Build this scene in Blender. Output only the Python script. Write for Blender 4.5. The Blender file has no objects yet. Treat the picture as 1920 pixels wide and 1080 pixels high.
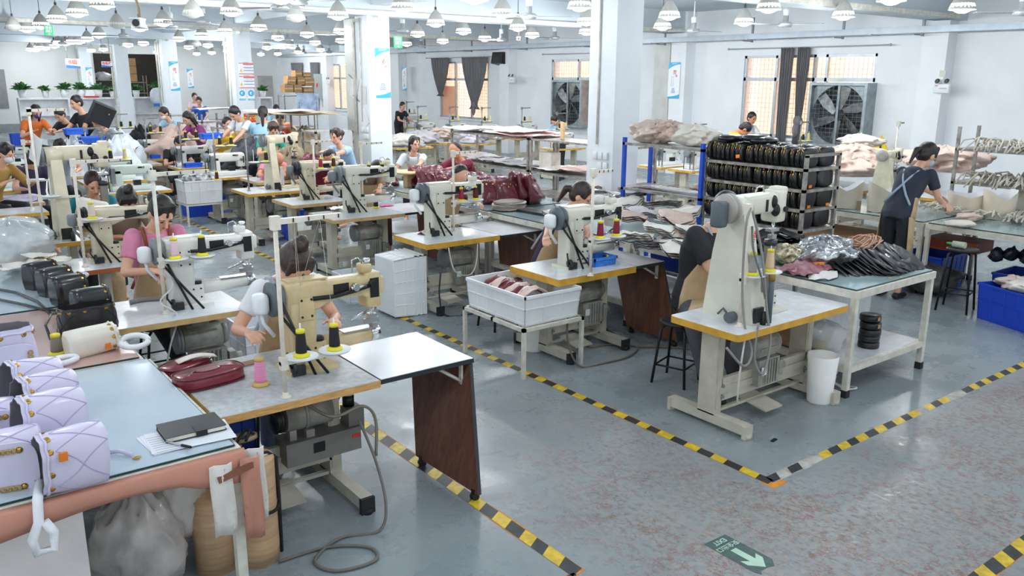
import bpy, bmesh, math, random
from mathutils import Vector, Matrix, Euler
R=random.Random(7)
PI=math.pi
SC=bpy.context.scene
COL=SC.collection
rad=math.radians
# ------------------------------------------------------------------ camera model
CH=2.4; FPX=1560.6; YAW,PIT,ROL=rad(37.4034),rad(14.1403),rad(-0.4162)
cf=Vector((math.sin(YAW)*math.cos(PIT),math.cos(YAW)*math.cos(PIT),-math.sin(PIT)))
c0=Vector((math.cos(YAW),-math.sin(YAW),0)); d0=cf.cross(c0)
cr=c0*math.cos(ROL)+d0*math.sin(ROL); cd=-c0*math.sin(ROL)+d0*math.cos(ROL)
def ray(px,py): return cf+cr*((px-960)/FPX)+cd*((py-540)/FPX)
def atz(px,py,z=0.0):
    v=ray(px,py); t=(z-CH)/v.z; return Vector((v.x*t,v.y*t,z))
def atX(px,py,X):
    v=ray(px,py); t=X/v.x; return Vector((X,v.y*t,CH+v.z*t))
def atY(px,py,Y):
    v=ray(px,py); t=Y/v.y; return Vector((v.x*t,Y,CH+v.z*t))
cam_d=bpy.data.cameras.new('camera'); cam=bpy.data.objects.new('camera',cam_d); COL.objects.link(cam)
cam_d.sensor_width=36; cam_d.lens=FPX/1920*36; cam_d.clip_end=200
mw=Matrix.Identity(4)
for i in range(3): mw[i][0]=cr[i]; mw[i][1]=-cd[i]; mw[i][2]=-cf[i]
mw.translation=(0,0,CH); cam.matrix_world=mw; SC.camera=cam
# ------------------------------------------------------------------ materials
MATS={}
def mat(name,col,rough=.5,metal=0,var=.06,scale=6,bump=0,bscale=60,emit=0,alpha=1,trans=0,coat=0,col2=None,sss=0,stretch=None):
    if name in MATS: return MATS[name]
    m=bpy.data.materials.new(name); m.use_nodes=True; nt=m.node_tree; b=nt.nodes['Principled BSDF']
    b.inputs['Roughness'].default_value=rough; b.inputs['Metallic'].default_value=metal
    c=(*col,1); tc=nt.nodes.new('ShaderNodeTexCoord')
    src=tc.outputs['Object']
    if stretch:
        mp=nt.nodes.new('ShaderNodeMapping'); mp.inputs['Scale'].default_value=stretch; nt.links.new(src,mp.inputs[0]); src=mp.outputs[0]
    if var or col2:
        n=nt.nodes.new('ShaderNodeTexNoise'); n.inputs['Scale'].default_value=scale; n.inputs['Detail'].default_value=4
        nt.links.new(src,n.inputs['Vector'])
        rp=nt.nodes.new('ShaderNodeValToRGB'); e=rp.color_ramp.elements
        e[0].position=.35; e[1].position=.65
        lo=col2 or tuple(max(0,x*(1-var*2)) for x in col)
        hi=col if col2 else tuple(min(1,x*(1+var)) for x in col)
        e[0].color=(*lo,1); e[1].color=(*hi,1)
        nt.links.new(n.outputs[0],rp.inputs[0]); nt.links.new(rp.outputs[0],b.inputs['Base Color'])
    else: b.inputs['Base Color'].default_value=c
    if bump:
        n2=nt.nodes.new('ShaderNodeTexNoise'); n2.inputs['Scale'].default_value=bscale; n2.inputs['Detail'].default_value=3
        bp=nt.nodes.new('ShaderNodeBump'); bp.inputs['Strength'].default_value=bump; bp.inputs['Distance'].default_value=.01
        nt.links.new(src,n2.inputs['Vector']); nt.links.new(n2.outputs[0],bp.inputs['Height']); nt.links.new(bp.outputs[0],b.inputs['Normal'])
    if emit:
        b.inputs['Emission Color'].default_value=c; b.inputs['Emission Strength'].default_value=emit
    if trans: b.inputs['Transmission Weight'].default_value=trans; b.inputs['IOR'].default_value=1.2
    if alpha<1: b.inputs['Alpha'].default_value=alpha
    if coat: b.inputs['Coat Weight'].default_value=coat; b.inputs['Coat Roughness'].default_value=.12
    m.diffuse_color=c; MATS[name]=m; return m
def S(h):  # sRGB hex to linear
    r=[int(h[i:i+2],16)/255 for i in (0,2,4)]
    return tuple(x/12.92 if x<=.04045 else ((x+.055)/1.055)**2.4 for x in r)
# ------------------------------------------------------------------ mesh builder
def frame(d,up=None):
    d=Vector(d).normalized(); u=Vector(up) if up else (Vector((0,0,1)) if abs(d.z)<.95 else Vector((1,0,0)))
    x=u.cross(d).normalized(); y=d.cross(x).normalized(); return x,y,d
TS=bpy.data.scenes.new('workbench')
def tmp_eval(o):
    vl=TS.view_layers[0]; vl.update(); dg=vl.depsgraph; dg.update()
    return bpy.data.meshes.new_from_object(o.evaluated_get(dg))
class MB:
    def __init__(s): s.v=[]; s.f=[]; s.mi=[]; s.mats=[]; s.sm=[]; s.cur=0; s.smooth=False
    def m(s,mt,smooth=None):
        if mt not in s.mats: s.mats.append(mt)
        s.cur=s.mats.index(mt)
        if smooth is not None: s.smooth=smooth
        return s
    def add(s,vs,fs,smooth=None):
        o=len(s.v); s.v+= [tuple(p) for p in vs]; sm=s.smooth if smooth is None else smooth
        for f in fs: s.f.append([i+o for i in f]); s.mi.append(s.cur); s.sm.append(sm)
        return s
    def box(s,c,sz,rot=None,rz=0,taper=1):
        hx,hy,hz=sz[0]/2,sz[1]/2,sz[2]/2; c=Vector(c)
        Rm=Euler(rot).to_matrix() if rot else (Matrix.Rotation(rz,3,'Z') if rz else None)
        vs=[]
        for k,z in ((1,-hz),(taper,hz)):
            for x,y in ((-hx,-hy),(hx,-hy),(hx,hy),(-hx,hy)):
                p=Vector((x*k,y*k,z)); p=Rm@p if Rm else p; vs.append(c+p)
        return s.add(vs,[(3,2,1,0),(4,5,6,7),(0,1,5,4),(1,2,6,5),(2,3,7,6),(3,0,4,7)],False)
    def bb(s,x0,x1,y0,y1,z0,z1): return s.box(((x0+x1)/2,(y0+y1)/2,(z0+z1)/2),(x1-x0,y1-y0,z1-z0))
    def rings(s,rs,cap=True,closed=True,smooth=True,loop=False):
        n=len(rs[0]); vs=[p for r in rs for p in r]; fs=[]
        m=len(rs)
        for i in range(m if loop else m-1):
            a=i*n; b=((i+1)%m)*n
            for j in range(n if closed else n-1):
                k=(j+1)%n; fs.append((a+j,a+k,b+k,b+j))
        s.add(vs,fs,smooth)
        if cap and not loop:
            o=len(s.v)-len(vs)
            s.f.append([o+j for j in range(n)][::-1]); s.mi.append(s.cur); s.sm.append(False)
            s.f.append([o+(m-1)*n+j for j in range(n)]); s.mi.append(s.cur); s.sm.append(False)
        return s
    def cyl(s,p0,p1,r0,r1=None,n=14,cap=True,smooth=True,sy=1,up=None):
        r1=r0 if r1 is None else r1; p0=Vector(p0);p1=Vector(p1); x,y,d=frame(p1-p0,up)
        rs=[[p+x*(math.cos(a)*r)+y*(math.sin(a)*r*sy) for a in [2*PI*j/n for j in range(n)]] for p,r in ((p0,r0),(p1,r1))]
        return s.rings(rs,cap,smooth=smooth)
    def tube(s,pts,r,n=7,cap=True,closed=False):
        pts=[Vector(p) for p in pts]; rs=[]; m=len(pts)
        px=None
        for i,p in enumerate(pts):
            if closed: t=pts[(i+1)%m]-pts[i-1]
            else: t=pts[min(i+1,m-1)]-pts[max(i-1,0)]
            if t.length<1e-9: t=Vector((0,0,1))
            t.normalize()
            if px is None: x,y,_=frame(t)
            else:
                x=px-t*px.dot(t)
                if x.length<1e-6: x,y,_=frame(t)
                x.normalize(); y=t.cross(x)
            px=x; rr=r[i] if isinstance(r,(list,tuple)) else r
            rs.append([p+x*(math.cos(2*PI*j/n)*rr)+y*(math.sin(2*PI*j/n)*rr) for j in range(n)])
        return s.rings(rs,cap and not closed,loop=closed)
    def lathe(s,prof,c=(0,0,0),axis=(0,0,1),n=20,cap=True,smooth=True):
        c=Vector(c); x,y,d=frame(axis)
        rs=[[c+d*z+x*(math.cos(2*PI*j/n)*r)+y*(math.sin(2*PI*j/n)*r) for j in range(n)] for r,z in prof]
        return s.rings(rs,cap,smooth=smooth)
    def ell(s,c,rr,rot=None,n=14,m=8,pw=1):
        c=Vector(c); Rm=Euler(rot).to_matrix() if rot and not isinstance(rot,Matrix) else rot
        rs=[]
        for i in range(m+1):
            t=-PI/2+PI*i/m; ct=max(math.cos(t),.02); ring=[]
            for j in range(n):
                a=2*PI*j/n
                f=lambda v:math.copysign(abs(v)**pw,v)
                p=Vector((rr[0]*f(math.cos(a))*ct**pw,rr[1]*f(math.sin(a))*ct**pw,rr[2]*f(math.sin(t))))
                ring.append(c+(Rm@p if Rm else p))
            rs.append(ring)
        return s.rings(rs,True)
    def ell_k(s,q,c,rr,**k): return s.ell(c,tuple(x*q for x in rr),**k)
    def cone(s,p0,p1,r0,r1,n=14,ax=(1,1),up=None,caps=3):
        """capsule between two points with elliptical section"""
        p0=Vector(p0);p1=Vector(p1); d=p1-p0; L=d.length
        if L<1e-6: return s.ell(p0,(r0,r0,r0))
        x,y,t=frame(d,up); rs=[]
        for i in range(caps,-1,-1):
            a=PI/2*i/caps*.98; rs.append((p0-t*r0*math.sin(a)*min(ax),r0*math.cos(a)))
        for i in range(caps+1):
            a=PI/2*i/caps*.98; rs.append((p1+t*r1*math.sin(a)*min(ax),r1*math.cos(a)))
        return s.rings([[c+x*(math.cos(2*PI*j/n)*r*ax[0])+y*(math.sin(2*PI*j/n)*r*ax[1]) for j in range(n)] for c,r in rs],True)
    def prism(s,poly,z0,z1,M=None):
        n=len(poly); vs=[(x,y,z0) for x,y in poly]+[(x,y,z1) for x,y in poly]
        if M: vs=[M@Vector(p) for p in vs]
        return s.add(vs,[list(range(n))[::-1],list(range(n,2*n))]+[(i,(i+1)%n,n+(i+1)%n,n+i) for i in range(n)],False)
    def rbox(s,c,sz,r=.02,rot=None,n=3):
        """box with rounded vertical edges and softened top/bottom"""
        hx,hy,hz=sz[0]/2,sz[1]/2,sz[2]/2; r=min(r,hx*.99,hy*.99); c=Vector(c); Rm=Euler(rot).to_matrix() if rot else None
        def ring(k,z):
            o=[]
            for sx,sy,a0 in ((1,1,0),(-1,1,PI/2),(-1,-1,PI),(1,-1,3*PI/2)):
                for i in range(n+1):
                    a=a0+PI/2*i/n; o.append(Vector((sx*(hx-r)+math.cos(a)*(r-k),sy*(hy-r)+math.sin(a)*(r-k),z)))
            return [c+(Rm@p if Rm else p) for p in o]
        b=min(r,hz)*.6
        return s.rings([ring(b,-hz),ring(b*.3,-hz+b*.3),ring(0,-hz+b),ring(0,hz-b),ring(b*.3,hz-b*.3),ring(b,hz)],True,smooth=True)
    def sheet(s,fn,nu,nv,th=.003,closed=False):
        top=[[Vector(fn(i/(nu-1),j/(nv-1))) for j in range(nv)] for i in range(nu)]
        vs=[p for r in top for p in r]+[p-Vector((0,0,th)) for r in top for p in r]; N=nu*nv; fs=[]
        for i in range(nu-1):
            for j in range(nv-1):
                a=i*nv+j; q=(a,a+nv,a+nv+1,a+1); fs.append(q); fs.append(tuple(N+k for k in q[::-1]))
        for i in range(nu-1):
            for j in (0,nv-1):
                a=i*nv+j; fs.append((a,a+nv,N+a+nv,N+a) if j else (a+nv,a,N+a,N+a+nv))
        for j in range(nv-1):
            for i in (0,nu-1):
                a=i*nv+j; fs.append((a+1,a,N+a,N+a+1) if i else (a,a+1,N+a+1,N+a))
        return s.add(vs,fs,True)
    def text(s,body,size,M,depth=.0008,bold=0,align='CENTER'):
        """letters as flat geometry, M places local xy plane"""
        c=bpy.data.curves.new('letters','FONT'); c.body=body; c.size=size; c.align_x=align; c.align_y='CENTER'; c.extrude=depth/2; c.offset=bold; c.resolution_u=2
        o=bpy.data.objects.new('letters',c); TS.collection.objects.link(o); me=tmp_eval(o)
        s.add([M@v.co for v in me.vertices],[list(p.vertices) for p in me.polygons],False)
        bpy.data.objects.remove(o); bpy.data.curves.remove(c); bpy.data.meshes.remove(me); return s
    def build(s,name,parent=None,loc=None,rz=0,smooth_angle=None):
        me=bpy.data.meshes.new(name); me.from_pydata(s.v,[],s.f)
        for m_ in s.mats: me.materials.append(m_)
        me.polygons.foreach_set('material_index',s.mi); me.polygons.foreach_set('use_smooth',s.sm)
        bm=bmesh.new(); bm.from_mesh(me); bmesh.ops.recalc_face_normals(bm,faces=bm.faces); bm.to_mesh(me); bm.free(); me.update()
        o=bpy.data.objects.new(name,me); COL.objects.link(o)
        if parent is not None: o.parent=parent; KIDS.setdefault(parent.name,[]).append(o)
        if loc is not None: o.location=loc
        if rz: o.rotation_euler.z=rz
        return o
KIDS={}
def one(mt,fn,name,parent=None,loc=None,rz=0,smooth=False):
    b=MB().m(mt,smooth); fn(b); return b.build(name,parent,loc,rz)
def tag(o,label=None,cat=None,group=None,kind=None):
    if label: o['label']=label
    if cat: o['category']=cat
    if group: o['group']=group
    if kind: o['kind']=kind
    return o
def thing(name,label,cat,loc=(0,0,0),rz=0,group=None,rot=None):
    o=bpy.data.objects.new(name,None); COL.objects.link(o); o.location=loc; o.rotation_euler=rot or (0,0,rz); o.empty_display_size=.1
    return tag(o,label,cat,group)
def dup(o,loc=None,rz=None,label=None,group=None,parent=None,scale=None,rot=None):
    c=o.copy(); COL.objects.link(c)
    if parent is not None: c.parent=parent; KIDS.setdefault(parent.name,[]).append(c)
    if loc is not None: c.location=loc
    if rz is not None: c.rotation_euler.z=rz
    if rot is not None: c.rotation_euler=rot
    if scale is not None: c.scale=(scale,)*3 if not hasattr(scale,'__len__') else scale
    if label: c['label']=label
    if group: c['group']=group
    for k in KIDS.get(o.name,[]): dup(k,parent=c)
    return c
def struct(o): o['kind']='structure'; return o
ORD=['first','second','third','fourth','fifth','sixth','seventh','eighth','ninth','tenth','eleventh','twelfth','thirteenth','fourteenth','fifteenth','sixteenth','seventeenth','eighteenth','nineteenth','twentieth','twenty-first','twenty-second','twenty-third','twenty-fourth','twenty-fifth','twenty-sixth','twenty-seventh','twenty-eighth','twenty-ninth','thirtieth']
def nz(x,y,z=0):
    return math.sin(x*1.7+y*2.3+z)*.5+math.sin(x*4.1-y*3.1+z*2.7)*.3+math.sin(x*8.3+y*7.7+z*1.3)*.2
# palette
WALL=mat('painted_wall',S('edf0f3'),.55,var=.025,scale=1.2,bump=.05)
WALLG=mat('warm_partition_wall',S('d9dbd9'),.6,var=.02,scale=1)
CEIL=mat('ceiling_paint',S('c6cfd6'),.7,var=.03,scale=.6)
LAM=mat('white_laminate',S('e4e7ea'),.28,var=.05,scale=14,coat=.3)
LAMG=mat('worn_grey_laminate',S('c3c7c9'),.33,var=.09,scale=25,coat=.2)
YEL=mat('yellow_edge_band',S('d9a63a'),.5,var=.08,scale=8)
WOODE=mat('pale_wood_edge',S('d8a765'),.55,var=.12,scale=12,stretch=(1,1,8))
TAN=mat('tan_edge',S('d3b078'),.55,var=.08,scale=12)
BRNE=mat('red_brown_edge',S('b5673a'),.5,var=.08)
STEELP=mat('beige_painted_steel',S('c4bfae'),.45,var=.06,scale=9,bump=.05)
CREAMP=mat('cream_painted_steel',S('dcd9cc'),.45,var=.08,scale=12)
RUB=mat('black_rubber',S('24272a'),.7,var=.1)
CREAM=mat('cream_enamel',S('dcd3b8'),.35,var=.05,scale=7,coat=.3)
CREAMY=mat('aged_cream_enamel',S('d3bd8e'),.38,var=.07,scale=9,coat=.3)
PALE=mat('pale_grey_cream_enamel',S('dddccc'),.35,var=.04,scale=5,coat=.3)
WHT=mat('white_enamel',S('e6e6df'),.32,var=.03,coat=.4)
CHROME=mat('polished_chrome',S('cfd2d4'),.18,1,var=.04)
DKM=mat('dark_machined_steel',S('3c3d3f'),.4,.6,var=.15)
BLKM=mat('black_oxide',S('1c1d1f'),.4,.2,var=.1)
GRYP=mat('grey_plastic',S('7e8487'),.45,var=.05)
GRY2=mat('slate_grey_plastic',S('5a646b'),.45,var=.05)
MOTG=mat('motor_grey_casting',S('a09f96'),.5,.15,var=.1,scale=14,bump=.1)
IVORY=mat('ivory_painted_rod',S('e7ded0'),.45,var=.05,scale=20)
WPLA=mat('white_plastic',S('e9ecee'),.4,var=.02)
BOARD=mat('brown_melamine_board',S('6d4534'),.42,var=.16,scale=5,stretch=(6,6,.7),coat=.15)
BLKE=mat('black_edge_band',S('2a2f36'),.5,var=.05)
# ================================================================== room
def floor_material():
    m=bpy.data.materials.new('worn_painted_concrete'); m.use_nodes=True; nt=m.node_tree; b=nt.nodes['Principled BSDF']; N=nt.nodes.new; L=nt.links.new
    tc=N('ShaderNodeTexCoord').outputs['Object']
    def noise(sc,det=5,rough=.6,st=None):
        n=N('ShaderNodeTexNoise'); n.inputs['Scale'].default_value=sc; n.inputs['Detail'].default_value=det; n.inputs['Roughness'].default_value=rough
        if st:
            mp=N('ShaderNodeMapping'); mp.inputs['Scale'].default_value=st; L(tc,mp.inputs[0]); L(mp.outputs[0],n.inputs['Vector'])
        else: L(tc,n.inputs['Vector'])
        return n.outputs[0]
    def ramp(x,stops):
        r=N('ShaderNodeValToRGB'); e=r.color_ramp.elements
        while len(e)<len(stops): e.new(.5)
        for el,(p,c) in zip(e,stops): el.position=p; el.color=(c if len(c)==4 else (*c,1)) if hasattr(c,'__len__') else (c,c,c,1)
        L(x,r.inputs[0]); return r.outputs[0]
    def math_(op,a,bv):
        n=N('ShaderNodeMath'); n.operation=op; n.use_clamp=True
        for i,x in enumerate((a,bv)):
            if isinstance(x,(int,float)): n.inputs[i].default_value=x
            else: L(x,n.inputs[i])
        return n.outputs[0]
    def mix(f,a,c):
        n=N('ShaderNodeMix'); n.data_type='RGBA'
        L(f,n.inputs[0])
        for i,x in ((6,a),(7,c)):
            if hasattr(x,'__len__'): n.inputs[i].default_value=(*x,1)
            else: L(x,n.inputs[i])
        return n.outputs[2]
    base=ramp(noise(1.1,2),[(.2,S('848f93')),(.8,S('98a2a5'))])
    sx=N('ShaderNodeSeparateXYZ'); L(tc,sx.inputs[0])
    # wear grows in the walkway in front (small y) and between the tapes
    mr=N('ShaderNodeMapRange'); L(sx.outputs[1],mr.inputs[0]); mr.inputs[1].default_value=5.6; mr.inputs[2].default_value=2.6; mr.inputs[3].default_value=0; mr.inputs[4].default_value=1
    mx=N('ShaderNodeMapRange'); L(sx.outputs[0],mx.inputs[0]); mx.inputs[1].default_value=2.3; mx.inputs[2].default_value=2.9; mx.inputs[3].default_value=0; mx.inputs[4].default_value=1
    # strip Y<2.75 wears everywhere x>2.5 ; aisle 2.5<x<4.1 wears to y 5
    ax=N('ShaderNodeMapRange'); L(sx.outputs[0],ax.inputs[0]); ax.inputs[1].default_value=4.25; ax.inputs[2].default_value=4.0; ax.inputs[3].default_value=0; ax.inputs[4].default_value=1
    ay=N('ShaderNodeMapRange'); L(sx.outputs[1],ay.inputs[0]); ay.inputs[1].default_value=2.8; ay.inputs[2].default_value=2.6; ay.inputs[3].default_value=0; ay.inputs[4].default_value=1
    zone=math_('MULTIPLY',math_('MULTIPLY',mr.outputs[0],mx.outputs[0]),math_('MAXIMUM',ax.outputs[0],ay.outputs[0]))
    big=ramp(noise(.9,3),[(.3,0.1),(.52,1.0)])
    fine=ramp(noise(34,5,.75,(1,.55,1)),[(.42,0.0),(.56,1.0)])
    wear=math_('MULTIPLY',math_('MULTIPLY',zone,big),fine)
    col=mix(math_('MULTIPLY',wear,.85),base,ramp(noise(22,3),[(.35,S('7a6860')),(.6,S('aa9c90'))]))
    streak=ramp(noise(1.6,6,.72,(1,.8,1)),[(.485,0.0),(.5,1.0),(.515,0.0)])
    streak2=math_('MULTIPLY',math_('MULTIPLY',streak,zone),.8)
    col=mix(streak2,col,S('8a5f57'))
    # expansion joints
    def joint(comp,pos,w=.012):
        a=math_('ABSOLUTE',0,0)
        s=N('ShaderNodeMath'); s.operation='SUBTRACT'; L(comp,s.inputs[0]); s.inputs[1].default_value=pos
        t=N('ShaderNodeMath'); t.operation='ABSOLUTE'; L(s.outputs[0],t.inputs[0])
        u=N('ShaderNodeMath'); u.operation='LESS_THAN'; L(t.outputs[0],u.inputs[0]); u.inputs[1].default_value=w; return u.outputs[0]
    j=math_('MAXIMUM',joint(sx.outputs[0],3.31),math_('MAXIMUM',joint(sx.outputs[1],3.35,.006),math_('MAXIMUM',joint(sx.outputs[0],9.3,.008),joint(sx.outputs[0],-2.7))))
    col=mix(math_('MULTIPLY',j,.6),col,S('a39a96'))
    grime=ramp(noise(5,6,.7),[(.45,0.0),(.85,.22)])
    col=mix(grime,col,S('6f7679'))
    L(col,b.inputs['Base Color'])
    ro=ramp(noise(2.3,5,.65),[(.3,.16),(.7,.42)])
    L(math_('ADD',ro,math_('MULTIPLY',wear,.3)),b.inputs['Roughness'])
    bp=N('ShaderNodeBump'); bp.inputs['Strength'].default_value=.12; bp.inputs['Distance'].default_value=.004; L(noise(45,4),bp.inputs['Height']); L(bp.outputs[0],b.inputs['Normal'])
    b.inputs['Specular IOR Level'].default_value=.5
    return m
XW=17.0; YF=42.0; ZC=4.05; COLX=7.8; COLY=[8.03,14.77,22.12,28.63,34.9,41.4]
X0,Y0_=-9.0,-3.0
struct(one(floor_material(),lambda b:b.bb(X0,XW+.3,Y0_,YF+8,-.1,0),'floor'))
# window wall with openings (along Y at X=XW)
WINS=[(9.72,13.1,1.1,2.96),(17.35,20.3,1.0,2.96),(23.65,26.7,1.0,2.96),(33.4,36.6,1.0,2.96)]
def wallw(b):
    y=Y0_
    for (a,c,z0,z1) in WINS:
        b.bb(XW,XW+.3,y,a,0,ZC); b.bb(XW,XW+.3,a,c,0,z0); b.bb(XW,XW+.3,a,c,z1,ZC); y=c
    b.bb(XW,XW+.3,y,YF,0,ZC)
struct(one(WALL,wallw,'wall_right'))
# far wall with storage openings
fo=[atY(p,140,YF).x for p in (179,247)]+[atY(250,140,YF).x,atY(304,140,YF).x]
ox0,ox1=atY(178,140,YF).x,atY(304,140,YF).x
dx0,dx1=atY(484,160,YF).x,atY(511,160,YF).x
def wallf(b):
    z0=atY(240,182,YF).z; z1=atY(240,101,YF).z
    b.bb(X0,ox0,YF,YF+.2,0,ZC); b.bb(ox0,ox1,YF,YF+.2,0,z0); b.bb(ox0,ox1,YF,YF+.2,z1,ZC); b.bb(ox1,XW+.3,YF,YF+.2,0,ZC)
struct(one(WALLG,wallf,'wall_far'))
DARK=mat('unlit_store_wall',S('55524f'),.8,var=.05)  # gloom of the store room is put into this dark wall colour
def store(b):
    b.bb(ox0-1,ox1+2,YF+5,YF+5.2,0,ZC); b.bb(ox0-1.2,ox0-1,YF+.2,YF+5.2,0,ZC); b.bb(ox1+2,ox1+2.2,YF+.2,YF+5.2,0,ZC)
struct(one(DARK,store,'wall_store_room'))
def ceil(b):
    b.bb(X0,XW+.3,Y0_,YF+6,ZC,ZC+.2)
struct(one(CEIL,ceil,'ceiling'))
for i,y in enumerate([1.6]+COLY[:5]):
    struct(one(CEIL,lambda b:b.bb(X0,XW,y-.05,y+.4,3.53,ZC),'trim_%d'%(i+1)))
struct(one(CEIL,lambda b:b.bb(COLX+.05,COLX+.42,Y0_,YF,3.72,ZC),'trim_7'))
struct(one(CEIL,lambda b:b.bb(.6,.95,Y0_,YF,3.72,ZC),'trim_8'))
struct(one(mat('grey_skirting',S('8b9192'),.6),lambda b:b.bb(X0,ox1+3,YF-.03,YF,0,.35),'baseboard_far'))
# columns
COLM=mat('column_paint',S('e6ecf1'),.5,var=.02,scale=2,bump=.05)
PANELG=mat('grey_service_panel',S('c9cbc6'),.45,var=.05,scale=3)
for k,y in enumerate(COLY):
    c=thing('column',['white square ceiling column beside the blue shelving rack, nearest of the row','white column with a blue topped banner and papers taped on its side','white column covered with safety notices and a red sheet','white column with a pale blue banner behind the seated workers','plain white column between the two dark storeroom openings','white column at the far wall behind the potted plants'][k],'column',(COLX,y,0))
    one(COLM,lambda b:b.bb(0,.47,0,.5,0,3.6),'shaft',c)
    def pipe(b):
        b.tube([(-.015,.3,1.55),(-.015,.3,3.5)],.014,6)
        if k in(1,2,3,4): b.tube([(-.03,.54,1.3),(-.03,.54,3.38),(-.03,.5,3.46),(.2,-.1,3.5)],.03,7)
    one(CREAMP,pipe,'conduit_pipe',c)
    if k==1:
        one(PANELG,lambda b:(b.bb(.0,.4,.52,.98,0,3.5)),'service_panel',c)
    def sock(b):
        for (yy,zz) in ((.12,1.4),(.22,1.4),(.32,1.4),(.12,1.27),(.22,1.27)): b.rbox((-.015,yy,zz),(.03,.085,.1),.01)
    one(WPLA,sock,'switch_plate',c)
# wall pillars
for k,y in enumerate([8.13,14.64,22.03,29.1,35.5]):
    struct(one(WALL,lambda b:b.bb(XW-.35,XW,y,y+.5,0,ZC),'trim_%d'%(10+k)))
struct(one(PANELG,lambda b:b.bb(XW-.36,XW-.3,15.16,15.7,0,3.3),'trim_16'))
# trunking along ceiling beams
for i,(y,z) in enumerate([(COLY[0]-.07,3.56),(COLY[1]-.07,3.56),(COLY[2]-.07,3.56)]):
    tag(one(CREAMP,lambda b:b.bb(-6,XW-.4,y-.03,y+.02,z-.02,z+.06),'cable_trunking'),['cream cable trunking along the nearest ceiling beam','cream cable trunking along the second ceiling beam','cream cable trunking along the third ceiling beam'][i],'cable duct')
# ventilation duct along the window wall
def duct(b):
    b.bb(XW-.75,XW-.45,-1,40,3.3,3.42)
    for y in range(0,40,3): b.box((XW-.6,y+.5,3.3),(.34,.05,.02))
dk=thing('metal_duct','long pale metal duct hung under the ceiling along the window wall','duct',(0,0,0))
one(mat('galvanised_duct',S('a3adb6'),.4,.4,var=.05),duct,'duct_run',dk)
for y in [3.5,6.2,8.6,10.3,12.6,15.3,18,21,24,27,30]:
    one(mat('galvanised_bracket',S('8e9496'),.5,.5),lambda b:(b.box((XW-.43,y,3.52),(.03,.05,.55)),b.box((XW-.6,y,3.27),(.36,.04,.02))),'bracket',dk)
# windows
FRA=mat('window_aluminium',S('b4bcc2'),.35,.4,var=.05)
GLS=mat('hazy_window_pane',S('f3d8c4'),.2,var=0,alpha=.35)
def window(n,y0,y1,z0,z1,mull,transom):
    w=struct(bpy.data.objects.new('window_%d'%n,None)); COL.objects.link(w); w.location=(XW,0,0)
    def fr(b):
        t=.06
        b.bb(.02,.1,y0,y1,z0,z0+t); b.bb(.02,.1,y0,y1,z1-t,z1); b.bb(.02,.1,y0,y1,transom-.04,transom+.04)
        for y in [y0+t/2]+mull+[y1-t/2]: b.bb(.02,.1,y-.03,y+.03,z0,z1)
    one(FRA,fr,'window_frame',w)
    GR=mat('window_grille',S('a89a90'),.5,.3,var=0)
    def gr(b):
        k=0
        while y0+.11*k<y1: b.bb(.235,.243,y0+.11*k,y0+.11*k+.008,z0,z1); k+=1
        k=0
        while z0+.11*k<z1: b.bb(.235,.243,y0,y1,z0+.11*k,z0+.11*k+.008); k+=1
    one(GR,gr,'grille',w)
    one(GLS,lambda b:b.bb(.055,.06,y0+.06,y1-.06,z0+.06,z1-.06),'pane',w)
    one(WALL,lambda b:b.bb(-.06,.0,y0-.05,y1+.05,z0-.06,z0),'window_sill',w)
window(1,*WINS[0],[10.9,11.2,12.2],2.42); window(2,*WINS[1],[18.5,19.1],2.4); window(3,*WINS[2],[24.7,25.7],2.35); window(4,*WINS[3],[35],2.35)
# the neighbouring building outside
OUT=mat('peach_tiled_facade_glow',S('f7d6be'),.8,var=.05,scale=.8,emit=.95)  # emission stands in for daylight on the facade
OUTW=mat('pale_facade_band_glow',S('fff0e4'),.8,var=.03,emit=.9)  # bands glow too, daylight put into the material
nb=thing('building','peach tiled building standing outside the windows','building',(0,0,0))
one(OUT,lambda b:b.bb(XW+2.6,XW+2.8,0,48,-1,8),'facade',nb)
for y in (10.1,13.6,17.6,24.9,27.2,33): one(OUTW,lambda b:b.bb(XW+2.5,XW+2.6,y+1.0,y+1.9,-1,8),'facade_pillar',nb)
# ================================================================== pendant lamps, fans, cameras
SHADE=mat('grey_lamp_shade',S('b9b9b2'),.55,var=.04,scale=3)
SHIN=mat('lamp_shade_lit_inside',S('ffffff'),.5,var=0,emit=1.6)
BULB=mat('led_bulb_glow',(1,1,1),.4,var=0,emit=14)
BOFF=mat('led_bulb_off',S('e8e8e4'),.4,var=0)
WIRE=mat('dark_flex',S('4a4a48'),.6,var=0)
LZ=3.37
PL=[(192,12),(107,38),(145,27),(51,57),(77,50),(262,55),(306,45),(434,25),(379,68),(336,75),(186,68),(164,75),(135,80),(110,82),(123,83),(148,80),(57,94),(67,95),(75,91),(85,92),(102,88),(171,96),(194,94),(240,86),(269,83),(354,90),(390,87),(397,100),(369,102),(422,61),(427,84),(426,97),(295,99),(485,54),(527,1),(634,32),(639,61),(521,73),(576,67),(591,82),(501,91),(544,88),(521,102),(559,99),(601,95),(489,103),(640,78),(755,17),(890,1),(942,28),(817,46),(783,66),(869,61),(909,74),(762,84),(830,79),(971,54),(1087,15),(1100,43),(1100,62),(998,68),(1255,32),(1242,52),(1395,44),(1441,18),(1581,32),(1671,2),(1804,18)]
POFF=[(362,37),(555,45),(25,62),(220,58),(368,93)]
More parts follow.
